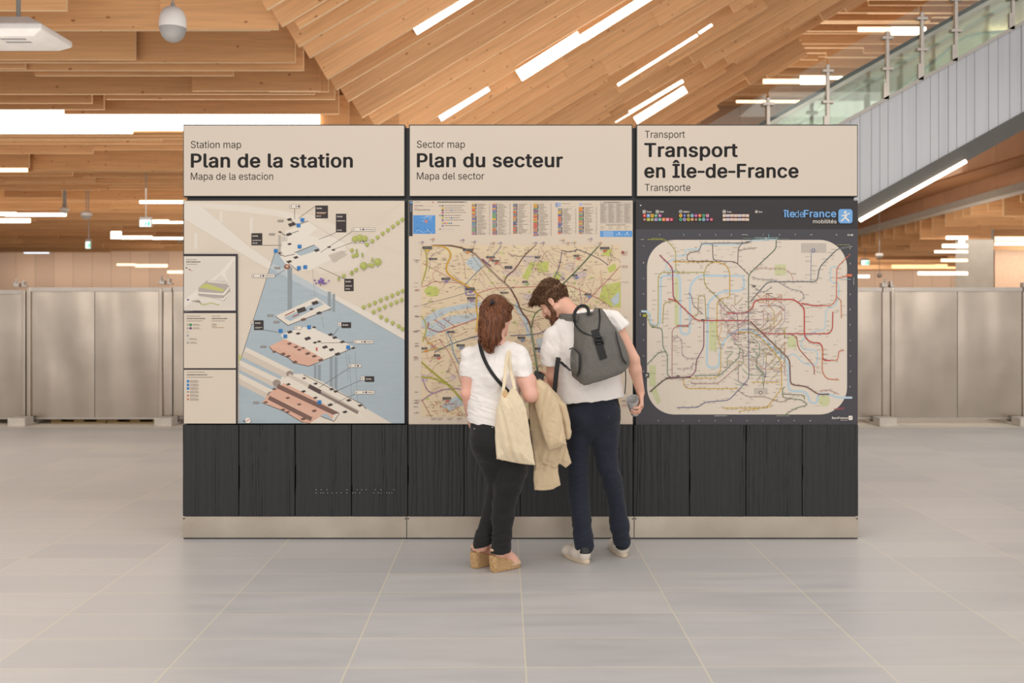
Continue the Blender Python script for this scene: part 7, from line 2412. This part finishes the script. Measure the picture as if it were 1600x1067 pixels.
tr = Field((.26, 6.08, .04), (.84, 6.64, 1.10), .0045)
tr.chain([Q(926, 628, 6.33), Q(927, 645, 6.33), Q(928, 656, 6.33)], [.158, .164, .160], .03, FWD, .66)
tr.ell(Q(907, 652, 6.27), (.085, .075, .085), None, .03); tr.ell(Q(946, 650, 6.27), (.090, .075, .09), None, .03)
tr.chain(*MLEG, .012); tr.chain(*MLEG2, .012)
tr.cut(Q(914, 859.5, 6.31), (.12, 0, -1), 0, (Q(885, 890, 6.0), Q(945, 845, 6.7)))
tr.cut(Q(972, 852.5, 6.44), (-.15, 0, -1), 0, (Q(948, 880, 6.0), Q(1010, 835, 6.7)))
tr.cut(Q(926, 612, 6.33), (0, 0, 1))
tr.bump(folds([((6, 5, 30), (14, 8, -5), (9, 14, 6))], .0018, 15.0))
tr.bump(lambda X, Y, Z: -.0065 * (1 - 2 * np.abs(vnoise(X * 9 + 2, Y * 9, Z * 26 - X * 12))) * (np.exp(-((Z - .50) / .09) ** 2) + np.exp(-((Z - .16) / .09) ** 2) + .6 * np.exp(-((Z - .84) / .05) ** 2)))
trs = tr.build('trousers', M['chino'], man, smooth=1)
for pth in (((936, 645), (945, 646), (955, 647), (962, 648)), ((893, 642), (902, 643), (911, 643.5))):
    p = [tr.hit(x, y, .001) for x, y in pth]
    mb = MB(); ribbon(mb, [q for q in p if q is not None], .006, .003, (0, 0, 1)); pk = mb.build('pocket_welt', M['chino'], trs)
p = tr.hit(951, 652, .001)
MB().tube([p + V3(0, .003, 0), p - V3(0, .002, 0)], .006, 10).build('button', M['black_leather'], trs)


def sneaker(ft):
    hp, d, sd, L = ft
    sf = Field(hp + d * L / 2 - V3(.2, .2, 0) - V3(0, 0, .01), hp + d * L / 2 + V3(.2, .2, .15), .0034)
    def w(x, y, z): return hp + d * x + sd * y + V3(0, 0, z)
    sf.cone(w(.040, 0, .045), w(.10, 0, .048), .036, .040, .02)
    sf.cone(w(.035, 0, .07), w(.045, 0, .085), .035, .036, .02)
    sf.cone(w(.09, 0, .075), w(.13, 0, .062), .036, .034, .03)
    sf.cone(w(.12, 0, .05), w(L - .06, 0, .040), .040, .040, .03, sd, 1.12)
    sf.ell(w(L - .055, 0, .038), (.048, .048, .03), None, .02)
    sf.cone(w(.062, 0, .135), w(.070, 0, .100), .030, .022, .006, None, 1, True)
    sf.cut(w(0, 0, .018), (0, 0, -1))
    o = sf.build('sneaker', M['leather_white'], man, smooth=1)
    o['label'] = 'white leather sneaker with a dark heel tab'
    mb = MB(); n = 28; vv = []
    for z, k in ((0, .97), (.006, 1.0), (.022, 1.0), (.027, .97)):
        for i in range(n):
            a = 2 * math.pi * i / n
            x = math.cos(a); y = math.sin(a)
            wd = .040 + .008 * max(0, x) * (1 - max(0, x)) * 4 * .6
            vv.append(w(L / 2 + x * (L / 2 + .004) * k, y * wd * k * (1.08 - .08 * x * x) * (abs(y) ** -.25 if abs(y) > .05 else 1), z))
    f = [list(range(n))[::-1], [3 * n + i for i in range(n)]]
    for j in range(3):
        for i in range(n):
            f.append((j * n + i, j * n + (i + 1) % n, (j + 1) * n + (i + 1) % n, (j + 1) * n + i))
    mb.add(vv, f); mb.build('sole', M['sole'], o, True)
    hf_ = Field(sf.lo, sf.lo + sf.h * (sf.n - 1), sf.h)
    hf_.D = sf.D - .0022; hf_.n = np.array(hf_.D.shape)
    hf_.cut(w(.036, 0, 0), d); hf_.cut(w(0, 0, .066), (0, 0, -1)); hf_.cut(w(0, .026, 0), sd * 1.0 + V3(0, 0, -.35)); hf_.cut(w(0, -.026, 0), -sd + V3(0, 0, -.35))
    hf_.build('heel_tab', M['black_leather'], o)
    for k in range(4):
        mb = MB(); ribbon(mb, [w(.125 + .018 * k, -.026, .078 - .008 * k), w(.128 + .018 * k, 0, .092 - .009 * k), w(.125 + .018 * k, .026, .078 - .008 * k)], .007, .003, d)
        mb.build('lace', M['leather_white'], o)


sneaker(mfL); sneaker(mfR)

# hair and beard
hm = Field(mhc - .2, mhc + .2, .0034)
hm.ell(mw(0, -.012, .036), (.083, .104, .096), mR, .0)
hm.ell(mw(0, .05, .088), (.066, .058, .036), mR, .03)
hm.ell(mw(0, .095, .072), (.05, .036, .026), mR, .03)
hm.ell(mw(0, -.02, .10), (.068, .07, .034), mR, .03)
hm.cut(mw(0, 0, -.010), mR @ V3(0, .62, -.80), .01)
hm.ell(mw(-.085, -.008, -.012), (.024, .028, .040), mR, .008, True); hm.ell(mw(.085, -.008, -.012), (.024, .028, .040), mR, .008, True)
for sgn in (-1, 1):
    hm.cone(mw(sgn * .070, .026, .03), mw(sgn * .067, .026, -.015), .013, .010, .01)
hm.bump(lambda X, Y, Z: -.004 * (1 - 2 * np.abs(vnoise(X * 60 + Z * 40, Y * 50, Z * 36 - X * 30))) - .004 * vnoise(X * 26, Y * 26, Z * 26))
hair_m = hm.build('hair', M['hair_brown'], man, smooth=0)
rh = random.Random(16)
v_, f_ = hm.mesh()
loc = (v_ - mhc) @ mR
cs = []
idx = list(range(len(v_)))
rh.shuffle(idx)
for i in idx[:5200]:
    x, y, z = loc[i]
    if z < -.02 and y > -.02: continue
    nx = nrm(np.array([x / .083 ** 2, (y + .012) / .104 ** 2, (z - .036) / .096 ** 2]))
    flow = nrm(np.array([.35 * (rh.random() - .5) - .25, .9 if z > .06 else -.35, .25 if z > .06 else -.8]))
    tg = nrm(flow - nx * flow.dot(nx) + nx * (.16 if z > .07 else .06) + np.array([rh.uniform(-.16, .16), rh.uniform(-.16, .16), rh.uniform(-.16, .16)]))
    L = rh.uniform(.024, .046) if z > .05 else rh.uniform(.010, .018)
    a = v_[i]; tw = mR @ tg; nw = mR @ nx
    cs.append(([a - nw * .003, a + tw * L * .5 + nw * .002, a + tw * L], [.0015, .0013, .0002]))
strands('hair_locks', cs, M['hair_brown'], hair_m, 3)
bf = Field(mhc - .18, mhc + .18, .0034)
for sgn in (-1, 1):
    bf.cone(mw(sgn * .066, .022, -.02), mw(sgn * .057, .022, -.062), .011, .018, .01)
    bf.cone(mw(sgn * .057, .022, -.062), mw(sgn * .026, .068, -.100), .018, .026, .02)
    bf.cone(mw(sgn * .026, .099, -.046), mw(sgn * .030, .080, -.07), .006, .012, .01)
bf.cone(mw(-.02, .076, -.104), mw(.02, .076, -.104), .026, .026, .02)
bf.cone(mw(-.022, .1, -.048), mw(.022, .1, -.048), .006, .006, .008)
bf.ell(mw(0, .098, -.064), (.02, .012, .008), mR, .004, True)
bf.bump(lambda X, Y, Z: -.003 * vnoise(X * 110, Y * 110, Z * 110) - .002 * vnoise(X * 50, Y * 50, Z * 50))
brd = bf.build('beard', M['beard'], man, smooth=0)
v_, f_ = bf.mesh(); cs = []
for i in [rh.randrange(len(v_)) for _ in range(900)]:
    a = v_[i]; q = mR.T @ (a - mhc)
    dr = nrm(mR @ nrm(np.array([q[0] * 4, .5 + rh.uniform(-.4, .4), -.7 + rh.uniform(-.4, .4)])))
    cs.append(([a, a + dr * rh.uniform(.006, .012)], [.0012, .0003]))
strands('beard_hairs', cs, M['beard'], brd, 3)

# phone in his left hand
d_ = nrm(np.array([-.92, .15, .18])); n_ = np.array([-.05, -.55, .8]); n_ = nrm(n_ - d_ * n_.dot(d_)); s_ = np.cross(d_, n_)
pc = mhL + d_ * .105 + n_ * .026
mb = MB(); vv = []
for c in (-1, 1):
    for a, b in ((-1, -1), (1, -1), (1, 1), (-1, 1)):
        vv.append(pc + d_ * a * .036 + s_ * b * .073 + n_ * c * .0042)
mb.add(vv, [(3, 2, 1, 0), (4, 5, 6, 7), (0, 1, 5, 4), (1, 2, 6, 5), (2, 3, 7, 6), (3, 0, 4, 7)])
ph = thing('phone', 'dark phone held in the left hand of the bearded person', 'phone', tuple(pc))
mb.build('case', M['black_leather'], ph, bevel=.003)
mb = MB(); mb.add([pc + d_ * a * .033 + s_ * b * .069 + n_ * .0046 for a, b in ((-1, -1), (1, -1), (1, 1), (-1, 1))], [(0, 1, 2, 3)])
mb.build('screen', plain('phone_glass', '20242A', .1), ph)

# paper cup in his right hand
ca = cup_ax
c0 = mhR + hd2 * .068 + hn * .053 - cup_ax * .010
u_ = nrm(np.cross(ca, (0, 0, 1.0))); v2 = np.cross(ca, u_)
HL = .128
mb = MB(); n = 36
prof = [(.0, -.5, 1), (.026, -.5, 1), (.0275, -.47, 1), (.041, .47, 1), (.0425, .5, 1), (.0405, .5, 1), (.0395, .46, 1), (.0262, -.46, 1), (.0, -.46, 1)]
vv = []
for r_, t, _ in prof:
    for k in range(n):
        a = 2 * math.pi * k / n
        vv.append(c0 + ca * t * HL + (u_ * math.cos(a) + v2 * math.sin(a)) * max(r_, .0004))
f = []
for i in range(len(prof) - 1):
    for k in range(n):
        f.append((i * n + k, i * n + (k + 1) % n, (i + 1) * n + (k + 1) % n, (i + 1) * n + k))
mb.add(vv, f)


def mat_cup():
    m = N('cup_white_with_grey_marks')
    vo = m.n('ShaderNodeTexVoronoi'); vo.feature = 'DISTANCE_TO_EDGE'; vo.inputs['Scale'].default_value = 130
    m.l(m.coords(), vo.inputs['Vector'])
    m.l(m.ramp(vo.outputs['Distance'], [(.05, hexc('908E8E')), (.16, hexc('DDD9D5'))]), m.b.inputs['Base Color'])
    m.set(Roughness=.35)
    return m.m


cup = mb.build('drinking_cup', mat_cup(), None, True, origin=tuple(c0))
tag(cup, 'white patterned drinking cup held low in a hand beside the map panels', 'cup')

# ---- backpack
bp = thing('backpack', 'grey roll-top backpack with black trims on a white tee', 'backpack', tuple(P(945, 600, 6.1)))
LV = [  # front-left, front-right, back-right, back-left (pixels) and depths front / back
    ((915, 603.5), (975, 580), (981, 566), (893, 583), 6.045, 6.185),
    ((912.5, 606.5), (978.5, 582.5), (985, 566), (890.5, 583), 6.02, 6.19),
    ((913, 590), (977, 568), (983, 556), (890.5, 570), 6.00, 6.20),
    ((914, 565), (971, 545), (977, 537), (891.5, 552), 6.005, 6.21),
    ((916, 540), (963, 523), (968, 518), (893, 535), 6.03, 6.22),
    ((918.5, 520), (952, 507), (956, 505), (895, 514), 6.07, 6.235),
    ((920, 507), (946, 495), (948, 493), (896.5, 500), 6.12, 6.25),
    ((921, 498), (941, 485), (942, 484), (899, 492.5), 6.165, 6.26),
    ((922, 496), (938, 481), (939, 480), (902, 491), 6.20, 6.26)]
mb = MB(); vv = []; n = 40
for FL, FR, BR, BL, yf, yb in LV:
    q = [P(*FL, yf), P(*FR, yf), P(*BR, yb), P(*BL, yb)]
    c = sum(q) / 4
    ring = []
    for k in range(n):
        t = k / n * 4; i = int(t) % 4; s = t - int(t)
        p = q[i] * (1 - s) + q[(i + 1) % 4] * s
        e = min(s, 1 - s)
        p = c + (p - c) * (1.0 - .10 * max(0, 1 - e / .12) ** 2 + .035 * math.sin(math.pi * s))
        ring.append(p)
    vv += ring
m = len(LV)
f = [list(range(n)), [(m - 1) * n + k for k in range(n)][::-1]]
for j in range(m - 1):
    for k in range(n):
        f.append((j * n + k, (j + 1) * n + k, (j + 1) * n + (k + 1) % n, j * n + (k + 1) % n))
mb.add(vv, f)
body = mb.build('bag_body', M['pack'], bp, True)
sub = body.modifiers.new('sub', 'SUBSURF'); sub.levels = 2; sub.render_levels = 2
tx = bpy.data.textures.new('fabric_dents', 'CLOUDS'); tx.noise_scale = .09
dm = body.modifiers.new('dents', 'DISPLACE'); dm.texture = tx; dm.strength = .018; dm.mid_level = .5
# field copy of the pack for attaching things
from mathutils.bvhtree import BVHTree
bpy.context.view_layer.update()
_ev = body.evaluated_get(bpy.context.evaluated_depsgraph_get()).to_mesh()
_t = BVHTree.FromPolygons([v.co[:] for v in _ev.vertices], [p.vertices[:] for p in _ev.polygons])
_bo = np.array(ROOTLOC[bp.name])


def bhit(px, py, off=.004, dy=6.1):
    o_ = np.array([0, 0, EYE]); d_ = nrm(P(px, py, 5) - o_)
    r_ = _t.ray_cast(Vector(o_ - _bo), Vector(d_))
    if r_[0] is None: return P(px, py, dy)
    return np.array(r_[0]) + _bo - d_ * off


def cpx(u, v):
    """crop coordinates of the backpack close-up to photo pixels"""
    return 800 + u / 4.64, 410 + v / 4.64


def trim(name, uv, r=.0045, mat='webbing', off=.002):
    pts = [bhit(*cpx(u, v), off) for u, v in uv]
    for _ in range(2):
        q = [pts[0]]
        for a, b in zip(pts, pts[1:]): q += [a * .75 + b * .25, a * .25 + b * .75]
        q.append(pts[-1]); pts = q
    MB().tube(pts, r, 8).build(name, M[mat], bp, True)


def band_(name, uv, wid, mat='webbing', off=.004, thick=.004):
    mb = MB(); ribbon(mb, [bhit(*cpx(u, v), off) for u, v in uv], wid, thick); mb.build(name, M[mat], bp)


trim('flap_trim', [(448, 385), (452, 440), (470, 470), (500, 500), (545, 522), (600, 540)], .006)
trim('flap_trim', [(632, 335), (638, 400), (632, 460), (628, 490)], .0055)
trim('seam', [(545, 545), (530, 640), (527, 760), (523, 895)], .002, 'pack', .001)
trim('seam', [(560, 535), (600, 560), (640, 575)], .003, 'pack', .001)
band_('buckle_strap', [(598, 488), (612, 530), (628, 585), (645, 640), (664, 700)], .047)
mb = MB()
bk = bhit(*cpx(628, 565), .012)
for dx in (-.022, .022):
    mb.tube([bk + V3(dx - .006, 0, .024), bk + V3(dx + .006, 0, -.024)], .006, 8)
mb.tube([bk + V3(-.026, 0, .022), bk + V3(.018, 0, .018)], .006, 8); mb.tube([bk + V3(-.018, 0, -.018), bk + V3(.026, 0, -.022)], .006, 8); mb.tube([bk + V3(-.02, 0, 0), bk + V3(.02, 0, -.003)], .007, 8)
mb.build('buckle', M['black_leather'], bp, True)
# handle loop
hp_ = [P(*cpx(455, 430), 6.17), P(*cpx(447, 385), 6.19), P(*cpx(462, 345), 6.20), P(*cpx(490, 318), 6.21), P(*cpx(520, 312), 6.21), P(*cpx(545, 325), 6.21), P(*cpx(556, 352), 6.20), P(*cpx(552, 380), 6.19)]
mb = MB(); ribbon(mb, hp_, .020, .006); mb.build('carry_handle', M['webbing'], bp)
# shoulder straps
def shirt_at(px, py, off): 
    p = tm.hit(px, py, off)
    return p if p is not None else P(px, py, 6.3)


def over(path, first, last):
    return [first] + [V3(Q(px, 0, y)[0], y, tm.topz(Q(px, 0, y)[0], y) + .009) for px, y in path] + [last]


mb = MB(); ribbon(mb, [P(*cpx(470, 395), 6.20), shirt_at(*cpx(440, 398), .008), shirt_at(*cpx(410, 400), .008), shirt_at(*cpx(375, 397), .008), shirt_at(*cpx(350, 402), .01), P(*cpx(335, 398), 6.41), P(*cpx(335, 440), 6.46), P(*cpx(335, 520), 6.49)], .046, .009, (0, .35, 1))
mb.build('shoulder_strap', M['pack'], bp)
mb = MB(); ribbon(mb, over(((927, 6.25), (931, 6.30), (935, 6.35), (937, 6.40)), P(922, 489, 6.21), P(938, 515, 6.475)), .046, .009, (.95, -.2, -.2))
mb.build('shoulder_strap', M['pack'], bp)
mb = MB(); ribbon(mb, [bhit(*cpx(424, 785), .0), shirt_at(*cpx(400, 762), .006), shirt_at(*cpx(372, 740), .006), shirt_at(*cpx(350, 715), .006), P(*cpx(335, 700), 6.36)], .016, .003)
mb.build('adjuster_strap', M['webbing'], bp)
mb = MB(); ribbon(mb, [P(*cpx(336, 690), 6.26), P(*cpx(326, 760), 6.215), P(*cpx(316, 850), 6.20), P(*cpx(306, 965), 6.20)], .029, .004)
mb.build('strap_end', M['webbing'], bp)
mb = MB(); ribbon(mb, [bhit(*cpx(822, 770), .0), P(*cpx(826, 850), 6.1), P(*cpx(818, 955), 6.1)], .006, .002)
mb.build('strap_end', M['webbing'], bp)
# side pockets
for side, uv in (('L', [(424, 625), (445, 615), (480, 640), (498, 665), (496, 780), (478, 830), (440, 800), (422, 770)]), ('R', [(735, 495), (762, 500), (800, 580), (848, 700), (842, 728), (815, 742), (785, 690), (755, 580)])):
    pts = [bhit(*cpx(u, v), .004, 6.09) for u, v in uv]
    c = sum(pts) / len(pts)
    nrm_ = V3(-.35, -.9, 0) if side == 'L' else V3(.5, -.85, 0)
    mb = MB(); k = len(pts)
    vv = [p + 0 * nrm_ for p in pts] + [c + (p - c) * .93 + nrm_ * .022 for p in pts] + [c + (p - c) * .5 + nrm_ * .032 for p in pts] + [c + nrm_ * .034]
    f = [(i, (i + 1) % k, k + (i + 1) % k, k + i) for i in range(k)] + [(k + i, k + (i + 1) % k, 2 * k + (i + 1) % k, 2 * k + i) for i in range(k)] + [(2 * k + i, 2 * k + (i + 1) % k, 3 * k) for i in range(k)]
    mb.add(vv, f)
    pk = mb.build('side_pocket', M['pack'], bp, True)
    bmx = bmesh.new(); bmx.from_mesh(pk.data); bmesh.ops.recalc_face_normals(bmx, faces=bmx.faces); bmx.to_mesh(pk.data); bmx.free()
    sbs = pk.modifiers.new('sub', 'SUBSURF'); sbs.levels = 2; sbs.render_levels = 2
    e = [c + (p - c) * .97 + nrm_ * .020 for p in (pts[:6] if side == 'L' else pts[:1] + pts[7:4:-1])]
    MB().tube(e, .004, 8).build('zip_trim', M['webbing'], pk, True)
